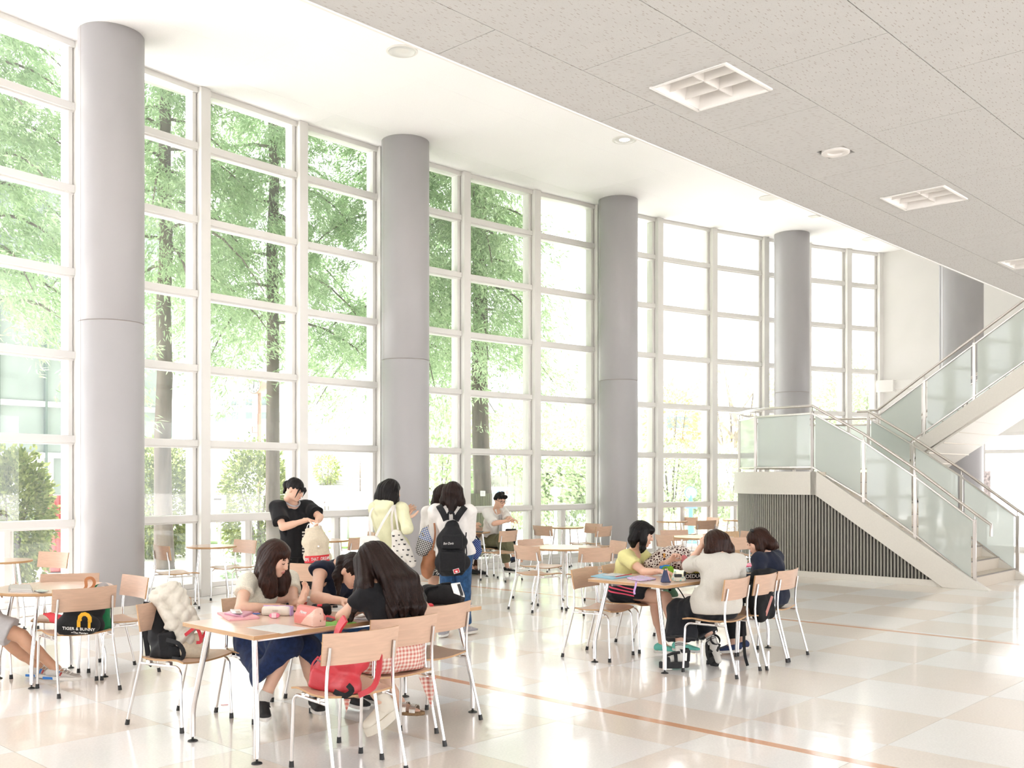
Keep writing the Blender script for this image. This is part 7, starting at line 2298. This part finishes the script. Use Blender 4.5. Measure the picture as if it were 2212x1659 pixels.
S = SDF(.0075, .03); S.cap(U(215, 1358, 7.56), U(232, 1352, 7.62), .05, .045); S.cap(U(205, 1290, 7.66), U(232, 1300, 7.68), .045, .045); S.cap(U(222, 1348, 7.60), U(224, 1300, 7.66), .055, .05); S.cut(V((0, 0, .432)), -UP); S.fn = wrinkle(.003, 26, 32, 13); np_mesh('body', [S.mesh()], GRN, r_)
strap('handle', arcpts([U(192, 1285, 7.60), U(205, 1268, 7.62), U(225, 1263, 7.65), U(236, 1272, 7.66)]), .02, GRN, r_)
S = SDF(.006, .02); S.path([U(95, 1326, 7.50), U(110, 1330, 7.48), U(128, 1336, 7.44)], [.008, .022, .03]); S.path([U(112, 1340, 7.46), U(130, 1342, 7.42)], [.018, .025])
one(np_mesh('red_scarf', [S.mesh()], REDS), 'dark red cloth sticking out left of the printed bag', 'cloth')
# magazines and phone on the left round table
mg = None
for k in range(4):
    z = ZT + .0065 * k
    o = sheet('magazine', [T(19 + k, 1279, ZT) + UP * (z - ZT), T(72 - k, 1280, ZT) + UP * (z - ZT), T(68 - k, 1269.5, ZT) + UP * (z - ZT), T(18 + k, 1270 - k * .3, ZT) + UP * (z - ZT)], .006, mt('magazine_cover', (.30 + .15 * (k % 2), .28 + .14 * (k % 2), .27 + .12 * (k % 2)), .5), ('bottom magazine of the pile on the left round table', 'second magazine from the bottom of the pile on the left round table', 'third magazine from the bottom of the pile on the left round table', 'top magazine of the pile on the left round table')[k], 'magazine', group='magazine pile on the left round table')
    sheet('pages', [p + UP * (z - ZT + .001) for p in (T(20 + k, 1279.2), T(71 - k, 1280.2), T(67 - k, 1270), T(19 + k, 1270.6))], .004, MAT['paper'], parent=o)
o = sheet('silver_phone', [T(73, 1278), T(92, 1280.5), T(107, 1277.5), T(88, 1275)], .009, MAT['silver'], 'silver phone beside the magazine pile', 'phone', bevel=.003)
sheet('screen', [T(76, 1277.9, .7243), T(92, 1279.8, .7243), T(104, 1277.5, .7243), T(88, 1275.6, .7243)], .0006, mt('pale_screen', (.5, .53, .56), .1), parent=o)

# ---- bags of the standing group
Yb = 10.1
r_ = thing('drawstring_bag', U(682, 1208, Yb), 'cream canvas drawstring bag with a red lettered band', 'bag')
S = SDF(.007, .03); S.path([U(688, 1202, Yb), U(682, 1170, Yb), U(678, 1146, Yb)], [.115, .118, .085]); S.path([U(667, 1204, Yb), U(703, 1203, Yb)], [.06, .06]); S.path([U(664, 1170, Yb), U(696, 1168, Yb)], [.06, .06])
S.cut(U(680, 1212.5, Yb), (.03, 0, -1)); S.cut(U(676, 1138, Yb), (-.25, 0, 1)); S.fn = wrinkle(.0035, 30, 26, 14)
np_mesh('body', [S.mesh()], CAN, r_)
bd = MB(); rings = []
for z0 in (1198.5, 1199, 1213, 1213.4):
    cz = U(686.5, z0, Yb); rings.append([cz + V((.132 * math.cos(t), .122 * math.sin(t), .010 * math.cos(t))) for t in [2 * PI * k / 40 for k in range(40)]])
bd.loft(rings); bd.build('red_band', mt('red_canvas', (.60, .03, .04), .75), r_, smooth=True)
s_ = 'I HOPE THAT DREAM'
for i, ch_ in enumerate(s_):
    if ch_ == ' ': continue
    t = math.radians(194 + i * 8.6); p = U(686.5, 1206.3, Yb) + V((.134 * math.cos(t), .124 * math.sin(t), .010 * math.cos(t)))
    tn = V((-.132 * math.sin(t), .122 * math.cos(t), -.010 * math.sin(t)))
    text('letter', ch_, .048, p, tn, (0, 0, 1), WHT, r_, .0015, sx=.62)
strap('drawstring', arcpts([U(662, 1146, Yb - .05), U(664, 1136, Yb - .06), U(668, 1132, Yb - .06), U(671, 1140, Yb - .06)]), .008, MAT['blouse'], r_)
strap('drawstring', arcpts([U(676, 1140, Yb - .05), U(682, 1131, Yb - .08), U(690, 1132, Yb - .06), U(690, 1142, Yb - .04)]), .008, MAT['blouse'], r_)
m = MB(); m.lathe([(.010, 0), (.010, .004), (.004, .004)], U(688, 1180, Yb - .119), 12, Matrix.Rotation(PI / 2, 3, 'X')); m.build('eyelet', MAT['steel'], r_, smooth=True)
# cat print tote of the hoodie girl
Yc = 10.0
r_ = thing('cat_print_tote', U(872, 1228, Yc), 'off-white tote printed with small black cats, hanging from the hoodie girl', 'bag')
q = [U(843, 1147, Yc), U(864, 1144, Yc + .03), U(884, 1166, Yc + .04), U(905, 1218, Yc + .03), U(897, 1226, Yc), U(860, 1232, Yc - .02), U(852, 1210, Yc - .02)]
S = SDF(.006, .03); S.path([U(853, 1152, Yc), U(858, 1190, Yc), U(866, 1222, Yc)], [.035, .050, .045], flat=(0, 1, 0), fs=.8); S.path([U(860, 1155, Yc), U(876, 1190, Yc), U(890, 1216, Yc)], [.04, .055, .045], flat=(0, 1, 0), fs=.8); S.fn = wrinkle(.002, 24, 30, 15)
np_mesh('body', [S.mesh()], cloth('offwhite_canvas', (.76, .73, .68), .03, 60, .3), r_)
CATS = [(850, 1158), (862, 1156), (856, 1168), (868, 1166), (851, 1180), (862, 1176), (874, 1176), (858, 1190), (871, 1188), (882, 1188), (856, 1201), (868, 1203), (880, 1199), (890, 1202), (862, 1214), (874, 1217), (886, 1213), (897, 1212), (868, 1226), (881, 1225)]
m = MB()
for k, (x, y) in enumerate(CATS):
    Yf = Yc - (.052 if 850 < x < 892 else .034); p = U(x, y, Yf); s_ = .010 + .004 * (k % 3 == 0)
    m.ell(p, (s_, .004, s_ * .6), None, 10, 6)
    for q_ in (-1, 1): m.prism([p + V((q_ * s_ * .9, -.004, s_ * .1)), p + V((q_ * s_ * .25, -.004, s_ * .45)), p + V((q_ * s_ * .8, -.002, s_ * .85))], V((0, .006, 0)))
o = m.build('cat_print', MAT['ink'], r_, smooth=False); o['kind'] = 'stuff'
strap('strap', arcpts([U(848, 1148, Yc), U(846, 1118, Yc - .03), U(850, 1096, Yc + .02), U(853, 1090, Yc + .10)]), .022, cloth('strap_canvas', (.70, .66, .60), .03), r_)
strap('strap', arcpts([U(860, 1146, Yc + .01), U(856, 1120, Yc - .0), U(853, 1098, Yc + .05), U(854, 1090, Yc + .12)]), .020, MAT['blouse'], r_)
r_ = thing('white_shoulder_bag', U(798, 1200, 10.0), 'soft white shoulder bag at the hoodie girl\'s left hip', 'bag')
S = SDF(.007, .03); S.rbox(U(798, 1182, 10.02), (.10, .05, .115), Matrix.Rotation(.08, 3, 'Y'), .05); S.fn = wrinkle(.003, 22, 30, 16); np_mesh('body', [S.mesh()], cloth('soft_white_vinyl', (.78, .77, .74), .02, 30, .1, .5), r_)
m = MB(); m.tube([U(812, 1160, 10.0), U(816, 1180, 9.97), U(815, 1210, 9.98)], .008, 6); m.build('seam', MAT['column'], r_, smooth=True)
strap('strap', arcpts([U(812, 1158, 10.0), U(826, 1130, 9.96), U(842, 1104, 10.0), U(850, 1092, 10.08)]), .024, MAT['blouse'], r_)
strap('strap', arcpts([U(800, 1158, 10.05), U(798, 1130, 10.0), U(800, 1108, 10.04), U(806, 1097, 10.12)]), .020, MAT['blouse'], r_)
# black backpack worn by the girl in the blouse
Yp = 9.78
r_ = thing('black_daypack', U(977, 1240, Yp), 'black daypack with small red label on the back of the girl in the blouse', 'backpack')
S = SDF(.007, .04); S.path([U(976, 1140, Yp + .06), U(975, 1165, Yp + .02), U(976, 1225, Yp)], [.075, .125, .135], flat=(0, 1, 0), fs=.72); S.path([U(955, 1215, Yp + .03), U(1000, 1215, Yp + .03)], [.075, .075]); S.cap(U(958, 1170, Yp + .02), U(996, 1170, Yp + .02), .06, .06)
S.cut(U(977, 1243, Yp), (.05, 0, -1)); S.fn = wrinkle(.003, 20, 26, 17); np_mesh('body', [S.mesh()], BLK, r_)
S = SDF(.006, .02); S.rbox(U(976, 1171, Yp - .085), (.105, .028, .072), None, .022); S.fn = wrinkle(.002, 30, 40, 18); np_mesh('upper_pocket', [S.mesh()], BLK, r_)
S = SDF(.006, .02); S.rbox(U(977, 1214, Yp - .098), (.125, .028, .105), None, .022); S.fn = wrinkle(.0025, 26, 30, 19); np_mesh('lower_pocket', [S.mesh()], BLK, r_)
strap('shoulder_strap', arcpts([U(964, 1124, Yp + .04), U(957, 1108, Yp + .06), U(950, 1096, Yp + .12), U(948, 1092, Yp + .2)]), .062, BLK, r_, .012)
strap('shoulder_strap', arcpts([U(984, 1124, Yp + .04), U(993, 1110, Yp + .06), U(1002, 1098, Yp + .12), U(1006, 1093, Yp + .2)]), .062, BLK, r_, .012)
strap('grab_handle', arcpts([U(968, 1123, Yp + .02), U(968, 1110, Yp + .0), U(974, 1105, Yp - .01), U(980, 1110, Yp + .0), U(981, 1122, Yp + .02)]), .022, BLK, r_, .006)
text('script', 'Ben Davis', .034, U(969, 1174, Yp - .1155), (1, 0, .03), (.2, 0, 1), WHT, r_, .001, sx=.72)
m = MB(); lc = U(986, 1233.5, Yp - .1285); m.box(lc, (.030, .003, .022), Matrix.Rotation(-.28, 3, 'Y')); lb = m.build('label', WHT, r_)
m = MB(); m.box(lc + V((0, -.002, 0)), (.026, .003, .018), Matrix.Rotation(-.28, 3, 'Y')); m.build('label_field', REDS, lb)
m = MB(); m.ell(lc + V((0, -.005, -.004)), (.012, .002, .010), None, 10, 6); m.build('label_mark', WHT, lb)
strap('side_strap', arcpts([U(1007, 1150, Yp + .1), U(1006, 1172, Yp + .06), U(1008, 1196, Yp + .04), U(1004, 1210, Yp + .0)]), .012, BLK, r_)
# side bags
hz = cloth('houndstooth_cloth', (.5, .5, .5), .05, 60); tcx, sp = coords(hz)
def chk(ax, f_): return math_node(hz, 'GREATER_THAN', math_node(hz, 'FRACT', math_node(hz, 'MULTIPLY', ax, f_)), .5)
fx_ = math_node(hz, 'MULTIPLY', math_node(hz, 'ADD', chk(math_node(hz, 'ADD', sp[0], math_node(hz, 'MULTIPLY', sp[2], .4)), 48), chk(math_node(hz, 'SUBTRACT', sp[2], math_node(hz, 'MULTIPLY', sp[0], .4)), 48)), .5)
nd, ln = nodes(hz); nz = nd.new('ShaderNodeTexNoise'); nz.inputs['Scale'].default_value = 6; ln.new(tcx, nz.inputs['Vector'])
dark = rgb_mix(hz, math_node(hz, 'GREATER_THAN', nz.outputs['Fac'], .56), (.015, .015, .02), (.04, .13, .42))
ln.new(rgb_mix(hz, fx_, dark, (.74, .73, .72)), base_in(hz))
r_ = thing('houndstooth_bag', U(916, 1200, 10.15), 'checked black, white and blue cloth bag left of the black daypack', 'bag')
S = SDF(.007, .04); S.path([U(932, 1140, 10.15), U(921, 1165, 10.13), U(914, 1186, 10.13)], [.045, .075, .075], flat=(0, 1, 0), fs=.8); S.cap(U(928, 1180, 10.14), U(922, 1150, 10.15), .05, .05); S.fn = wrinkle(.003, 24, 30, 20); np_mesh('body', [S.mesh()], hz, r_)
strap('strap', arcpts([U(932, 1140, 10.12), U(936, 1118, 10.06), U(938, 1105, 10.02), U(944, 1096, 10.08)]), .03, TAN, r_)
r_ = thing('brown_bag', U(926, 1248, 10.1), 'soft brown leather bag below the checked bag', 'bag')
S = SDF(.007, .03); S.path([U(934, 1196, 10.08), U(926, 1222, 10.08), U(924, 1240, 10.08)], [.035, .062, .048], flat=(0, 1, 0), fs=.8); S.cap(U(918, 1205, 10.09), U(918, 1236, 10.09), .025, .03); S.fn = wrinkle(.004, 24, 34, 21); np_mesh('body', [S.mesh()], BROWN, r_)
strap('strap', arcpts([U(932, 1198, 10.06), U(938, 1170, 10.0), U(940, 1150, 9.96), U(938, 1130, 9.98)]), .018, BROWN, r_)
pdm = cloth('navy_polka_dot', (.03, .06, .20), .05, 60); nd, ln = nodes(pdm); tcx, sp = coords(pdm)
mp = nd.new('ShaderNodeMapping'); mp.inputs['Rotation'].default_value = (0, PI / 4, 0); ln.new(tcx, mp.inputs[0]); s2 = nd.new('ShaderNodeSeparateXYZ'); ln.new(mp.outputs[0], s2.inputs[0])
ff = lambda x: math_node(pdm, 'POWER', math_node(pdm, 'SUBTRACT', math_node(pdm, 'FRACT', math_node(pdm, 'MULTIPLY', x, 62)), .5), 2)
dd = math_node(pdm, 'LESS_THAN', math_node(pdm, 'ADD', ff(s2.outputs[0]), ff(s2.outputs[2])), .045)
ln.new(rgb_mix(pdm, dd, (.02, .05, .20), (.5, .55, .68)), base_in(pdm))
r_ = thing('polka_dot_bag', U(1030, 1208, 10.3), 'navy polka dot cloth bag at the right of the girl in the blouse', 'bag')
S = SDF(.006, .03); S.path([U(1029, 1170, 10.3), U(1029, 1190, 10.3), U(1027, 1202, 10.3)], [.045, .048, .035], flat=(0, 1, 0), fs=.6); S.cut(U(1029, 1165, 10.3), (.2, 0, 1)); np_mesh('body', [S.mesh()], pdm, r_)
strap('strap', arcpts([U(1022, 1168, 10.3), U(1016, 1156, 10.28), U(1012, 1150, 10.26)]), .014, REDS, r_); strap('strap', arcpts([U(1036, 1168, 10.3), U(1026, 1157, 10.29), U(1014, 1150, 10.27)]), .014, MAT['navy'], r_)

# ---- right-hand study table
sheet('blue_folder', [T(1276, 1246), T(1323, 1252), T(1368, 1246), T(1303, 1240)], .008, mt('sky_blue_cover', (.22, .48, .62), .4), 'sky blue folder at the left end of the right-hand table', 'folder', bevel=.002)
sheet('printed_sheet', [T(1300, 1243, .7245), T(1330, 1245, .7245), T(1352, 1240.5, .7245), T(1322, 1238, .7245)], .002, mt('grey_print', (.55, .56, .56), .5, var=.25, scale=30), 'grey printed sheet lying on the sky blue folder', 'paper')
m = MB(); m.tube([T(1330, 1246, .732), T(1364, 1240, .732)], .004, 6); one(m.build('red_pencil', REDS, smooth=True), 'red pencil on the sky blue folder', 'pencil'); 
m = MB(); m.tube([T(1330, 1246, .732), T(1327, 1246.6, .731)], [.004, .0008], 6); m.build('tip', MAT['ply'], bpy.data.objects['red_pencil'])
sheet('white_worksheet', [T(1392, 1243), T(1425, 1245), T(1440, 1240), T(1405, 1239)], .0014, MAT['paper'], 'white worksheet under the yellow-shirted girl\'s arm', 'paper')
r_ = thing('purple_pouch', T(1385, 1252), 'flat lilac pouch with colourful print and a hanging ribbon', 'pouch')
pm = mt('lilac_print', (.62, .50, .72), .5); nd, ln = nodes(pm); vo = nd.new('ShaderNodeTexVoronoi'); vo.inputs['Scale'].default_value = 45; tcx, _s = coords(pm); ln.new(tcx, vo.inputs['Vector'])
hs_ = nd.new('ShaderNodeHueSaturation'); hs_.inputs['Saturation'].default_value = .6; hs_.inputs['Value'].default_value = .8; ln.new(vo.outputs['Color'], hs_.inputs['Color'])
ln.new(rgb_mix(pm, math_node(pm, 'LESS_THAN', vo.outputs['Distance'], .38), (.60, .46, .70), hs_.outputs[0]), base_in(pm))
sheet('body', [T(1353, 1251), T(1382, 1257), T(1418, 1253), T(1384, 1246)], .016, pm, parent=r_, bevel=.006)
strap('ribbon', arcpts([T(1373, 1256, .732), U(1374, 1258, 8.2), U(1373, 1266, 8.19), U(1370, 1277, 8.19), U(1371, 1284, 8.19)]), .016, LIL, r_, .003)
c = T(1438, 1258); r_ = thing('navy_pouch', c, 'upright triangular navy pouch on the right-hand table', 'pouch')
m = MB(); m.loft([[c + V((x * s_, y * s2_, z)) for x, y in ((-.040, -.022), (.040, -.022), (.040, .022), (-.040, .022))] for z, s_, s2_ in ((0, .95, 1), (.006, 1, 1.05), (.07, .62, .6), (.118, .28, .18), (.122, .2, .1))]); m.build('body', mt('navy_leather', (.022, .035, .10), .45, bump=.1), r_, bevel=.004, seg=2)
m = MB(); m.ell(c + V((-.002, -.010, .108)), (.008, .004, .008)); m.build('stud', mt('gold', (.7, .5, .2), .3), r_, smooth=True)
strap('side_loop', [c + V((.036, -.02, .012)), c + V((.024, -.016, .06)), c + V((.010, -.006, .115))], .008, mt('rose_leather', (.6, .32, .28), .5), r_)
c = T(1439, 1241); r_ = thing('green_pouch', c, 'bright green and blue pencil pouch before the yellow-shirted girl', 'pouch')
S = SDF(.005, .012); S.rbox(c + V((.012, .03, .038)), (.062, .03, .038), Matrix.Rotation(.15, 3, 'Z'), .03); S.fn = wrinkle(.002, 50, 60, 23); np_mesh('body', [S.mesh()], mt('lime_fabric', (.22, .48, .03), .8, var=.3, scale=60, bump=.3), r_)
m = MB(); m.box(c + V((-.040, .012, .042)), (.018, .012, .036), Matrix.Rotation(.15, 3, 'Z')); m.build('side_panel', mt('blue_fabric', (.03, .22, .55), .7), r_, bevel=.008, seg=2)
strap('piping', arcpts([c + V((-.05, -.004, .06)), c + V((-.02, -.004, .079)), c + V((.03, .0, .08))]), .012, mt('blue_fabric', (.03, .22, .55), .7), r_)
c = T(1468, 1257); r_ = thing('tissue_pouch', c, 'patterned cream tissue pouch with turquoise motifs', 'pouch')
S = SDF(.005, .015); S.rbox(c + V((.0, .03, .022)), (.056, .032, .022), Matrix.Rotation(.2, 3, 'Z'), .018); S.cap(c + V((-.045, .03, .03)), c + V((-.03, .035, .085)), .016, .008); S.fn = wrinkle(.003, 50, 60, 24)
tm = mt('cream_print', (.62, .58, .46), .6); nd, ln = nodes(tm); vo = nd.new('ShaderNodeTexVoronoi'); vo.inputs['Scale'].default_value = 38; tcx, _s = coords(tm); ln.new(tcx, vo.inputs['Vector']); ln.new(rgb_mix(tm, math_node(tm, 'LESS_THAN', vo.outputs['Distance'], .30), (.64, .60, .50), (.25, .55, .50)), base_in(tm))
np_mesh('body', [S.mesh()], tm, r_)
m = MB(); m.box(c + V((-.012, .005, .052)), (.030, .012, .012), Matrix.Rotation(.2, 3, 'Z')); m.build('tissue_pack', MAT['ink'], r_, bevel=.003)
c = T(1498, 1251); r_ = thing('lettered_pencil_case', c, 'black pencil case with yellow and white block lettering', 'pencil case')
Rq = Matrix.Rotation(.25, 3, 'Z'); S = SDF(.005, .01); S.rbox(c + V((0, .03, .038)), (.082, .028, .038), Rq, .024); np_mesh('body', [S.mesh()], BLK, r_)
text('lettering', 'STAYHARD', .033, c + V((0, .03, .058)) + Rq @ V((0, -.0275, 0)), Rq @ V((1, 0, 0)), (0, .15, 1), mt('yellow_letter', (.62, .50, .05), .6), r_, .0015, sx=.9)
text('lettering', 'OEDUO', .045, c + V((0, .03, .024)) + Rq @ V((0, -.0295, 0)), Rq @ V((1, 0, 0)), (0, 0, 1), WHT, r_, .0015, sx=1.0)
# spotted bag and rose cloth bag further along
sp_ = cloth('spotted_fabric', (.70, .62, .56), .03, 60); nd, ln = nodes(sp_); vo = nd.new('ShaderNodeTexVoronoi'); vo.feature = 'DISTANCE_TO_EDGE'; vo.inputs['Scale'].default_value = 42; tcx, _s = coords(sp_); ln.new(tcx, vo.inputs['Vector'])
ln.new(rgb_mix(sp_, math_node(sp_, 'GREATER_THAN', vo.outputs['Distance'], .16), (.76, .68, .62), (.055, .018, .016)), base_in(sp_))
c = T(1450, 1230) + V((0, .12, 0)); r_ = thing('spotted_bag', c, 'large bag with brown giraffe-like spots lying on the right-hand table', 'bag')
S = SDF(.0075, .05); S.path([U(1408, 1216, 9.15), U(1436, 1205, 9.2), U(1466, 1203, 9.22)], [.055, .085, .09]); S.path([U(1450, 1196, 9.25), U(1470, 1193, 9.25), U(1484, 1195, 9.22)], [.06, .055, .02]); S.cap(U(1462, 1215, 9.15), U(1470, 1222, 9.12), .06, .045); S.cap(U(1400, 1222, 9.15), U(1440, 1222, 9.12), .035, .04)
S.cut(V((0, 0, .716)), -UP); S.fn = wrinkle(.006, 24, 30, 25); np_mesh('body', [S.mesh()], sp_, r_)
m = MB(); m.box(U(1435, 1200, 9.09), (.010, .004, .02)); m.build('charm', mt('amber', (.6, .3, .05), .4), r_, bevel=.003)
S = SDF(.0065, .03); S.path([U(1478, 1206, 9.1), U(1486, 1222, 9.0), U(1500, 1228, 8.95)], [.03, .045, .025]); S.cut(V((0, 0, .716)), -UP); S.fn = wrinkle(.004, 30, 36, 26)
one(np_mesh('rose_pouch', [S.mesh()], cloth('rose_cotton', (.58, .17, .18), .06, 50, .3)), 'rose-red cloth pouch between the spotted bag and the white cardigan', 'pouch')
sheet('pink_notebook', [T(1606, 1226), T(1628, 1228), T(1640, 1222), T(1618, 1220)], .022, mt('hot_pink_cover', (.75, .10, .22), .4), 'hot pink notebook in front of the woman in black', 'notebook', bevel=.003)
S = SDF(.005, .01); S.rbox(T(1620, 1236) + V((0, .02, .022)), (.042, .03, .022), Matrix.Rotation(.5, 3, 'Z'), .012); S.fn = wrinkle(.003, 60, 70, 27)
one(np_mesh('tissue_packet', [S.mesh()], mt('packet_blue', (.50, .64, .72), .3, var=.4, scale=40)), 'small blue and white tissue packet beside the pink notebook', 'packet')
m = MB(); m.tube([p_ := U(1450, 1224, 9.02), U(1452, 1203, 9.02)], .006, 8); one(m.build('white_pen', MAT['paper'], smooth=True), 'white pen in the fist of the yellow-shirted girl', 'pen')
# small green bag on the chair
c = V((1.58, 9.76, .435)); r_ = thing('green_daypack', c, 'small grey-green bag with a black strap on the empty chair', 'bag')
S = SDF(.007, .03); S.cap(U(1446, 1284, 9.6), U(1447, 1268, 9.62), .065, .045); S.cap(U(1440, 1286, 9.6), U(1455, 1286, 9.6), .045, .045); S.cut(V((0, 0, .44)), -UP); S.fn = wrinkle(.003, 26, 32, 28); np_mesh('body', [S.mesh()], cloth('sage_canvas', (.12, .25, .16), .1, 50, .3), r_)
strap('strap', arcpts([U(1445, 1262, 9.55), U(1462, 1268, 9.5), U(1474, 1284, 9.44), U(1481, 1297, 9.42)]), .010, BLK, r_)
MB().box(U(1447, 1270, 9.555), (.012, .006, .03)).build('front_zip', BLK, r_, bevel=.002)
# black jacket hung over the middle chair
r_ = thing('black_jacket', U(1650, 1330, 8.5), 'black jacket hung over the middle chair of the row of three', 'jacket')
S = SDF(.0075, .04); S.path([U(1622, 1250, 8.5), U(1636, 1242, 8.52), U(1658, 1238, 8.55), U(1674, 1236, 8.6)], [.022, .036, .034, .02]); S.path([U(1634, 1248, 8.56), U(1634, 1290, 8.50), U(1642, 1325, 8.42)], [.040, .09, .075]); S.cap(U(1655, 1290, 8.52), U(1660, 1322, 8.46), .07, .055); S.fn = wrinkle(.005, 24, 30, 29)
np_mesh('body', [S.mesh()], BLK, r_)
strap('belt', arcpts([U(1608, 1352, 8.2), U(1607, 1380, 8.2), U(1609, 1415, 8.2), U(1615, 1438, 8.2)]), .024, BLK, r_, .004)
strap('pink_lining', arcpts([U(1668, 1288, 8.40), U(1662, 1306, 8.38), U(1654, 1330, 8.36)]), .02, mt('pink_lining', (.55, .25, .22), .7), r_)
# brown paper bag on the chair before the ribbed base
c = U(1581, 1202, 15.0); c.z = .445
r_ = thing('paper_bag', c, 'brown paper carrier bag on a chair before the ribbed stair base', 'bag')
m = MB(); Rk2 = Matrix.Rotation(.4, 3, 'Z'); pb = [V((-.10, -.06, 0)), V((.10, -.06, 0)), V((.10, .06, 0)), V((-.10, .06, 0))]
m.loft([[c + Rk2 @ (q + UP * 0) for q in pb], [c + Rk2 @ (V((q.x, q.y * .9, .16))) for q in pb], [c + Rk2 @ (V((q.x, q.y * .7, .33))) for q in pb], [c + Rk2 @ (V((q.x * .96, q.y * .62, .32))) for q in pb], [c + Rk2 @ (V((q.x * .96, q.y * .8, .02))) for q in pb]]); m.build('body', mt('kraft_paper', (.52, .36, .22), .7, var=.08, bump=.2), r_)
m = MB(); m.tube(arcpts([c + Rk2 @ V((-.04, -.04, .32)), c + Rk2 @ V((-.03, -.04, .39)), c + Rk2 @ V((.03, -.04, .39)), c + Rk2 @ V((.04, -.04, .32))]), .004, 6); m.build('handle', mt('kraft_paper_cord', (.52, .36, .22), .7), r_, smooth=True)
# things by the man
o = sheet('flat_phone', [T(1026, 1150), T(1042, 1151), T(1044, 1148.5), T(1030, 1148)], .008, MAT['ink'], 'dark phone lying on the man\'s small round table', 'phone')
c = U(1101, 1147, 15.8); r_ = thing('black_satchel', V((c.x, c.y, .44)), 'black satchel standing beside the man in glasses', 'bag')
m = MB(); m.box((c.x + .02, c.y + .25, .60), (.09, .05, .16)); m.build('body', BLK, r_, bevel=.02, seg=2); m = MB(); m.box((c.x + .02, c.y + .195, .66), (.085, .006, .06)); m.build('flap', BROWN, r_, bevel=.004)
# floor litter: a plastic wrapper and a pencil
S = SDF(.004, .01); c = T(727, 1622, 0.0) if False else U(727, 1622, EYE * F / (1622 - HY))
wr = bpy.data.materials.new('clear_film'); wr.use_nodes = True; _bs = wr.node_tree.nodes['Principled BSDF']; _bs.inputs['Base Color'].default_value = (.9, .9, .9, 1); _bs.inputs['Alpha'].default_value = .16; _bs.inputs['Roughness'].default_value = .12
m = MB(); g_ = []
rr = random.Random(5)
for j in range(5):
    g_.append([c + V((-.06 + .03 * i + .008 * j, -.03 + .016 * j + .008 * i, .002 + rr.random() * .012)) for i in range(7)])
m.loft(g_, cap=False, closed=False); one(m.build('plastic_wrapper', wr), 'crumpled clear plastic wrapper on the floor under the nearest chair', 'wrapper')
q0, q1 = U(477, 1524, EYE * F / (1524 - HY)), U(493, 1523, EYE * F / (1523 - HY))
m = MB(); m.tube([q0 + UP * .004, q1 + UP * .004], .0032, 6); one(m.build('dropped_pencil', PINK, smooth=True), 'thin pink pencil dropped on the floor by the table leg', 'pencil')
# poster stand by the glass doors
c = U(2131, 1075, 19.5); r_ = thing('poster_stand', (c.x, c.y, 0), 'floral poster on a slim stand by the glass doors', 'poster stand')
m = MB(); m.box((c.x, c.y, 1.45), (.075, .012, .26)); m.build('poster', mt('floral_print', (.70, .62, .60), .5, var=.5, scale=22), r_)
m = MB(); m.tube([(c.x, c.y + .02, 0), (c.x, c.y + .02, 1.3)], .02, 8); m.lathe([(.16, 0), (.16, .02), (.02, .03)], (c.x, c.y + .02, 0), 20); m.build('stand', MAT['ink'], r_, smooth=True)
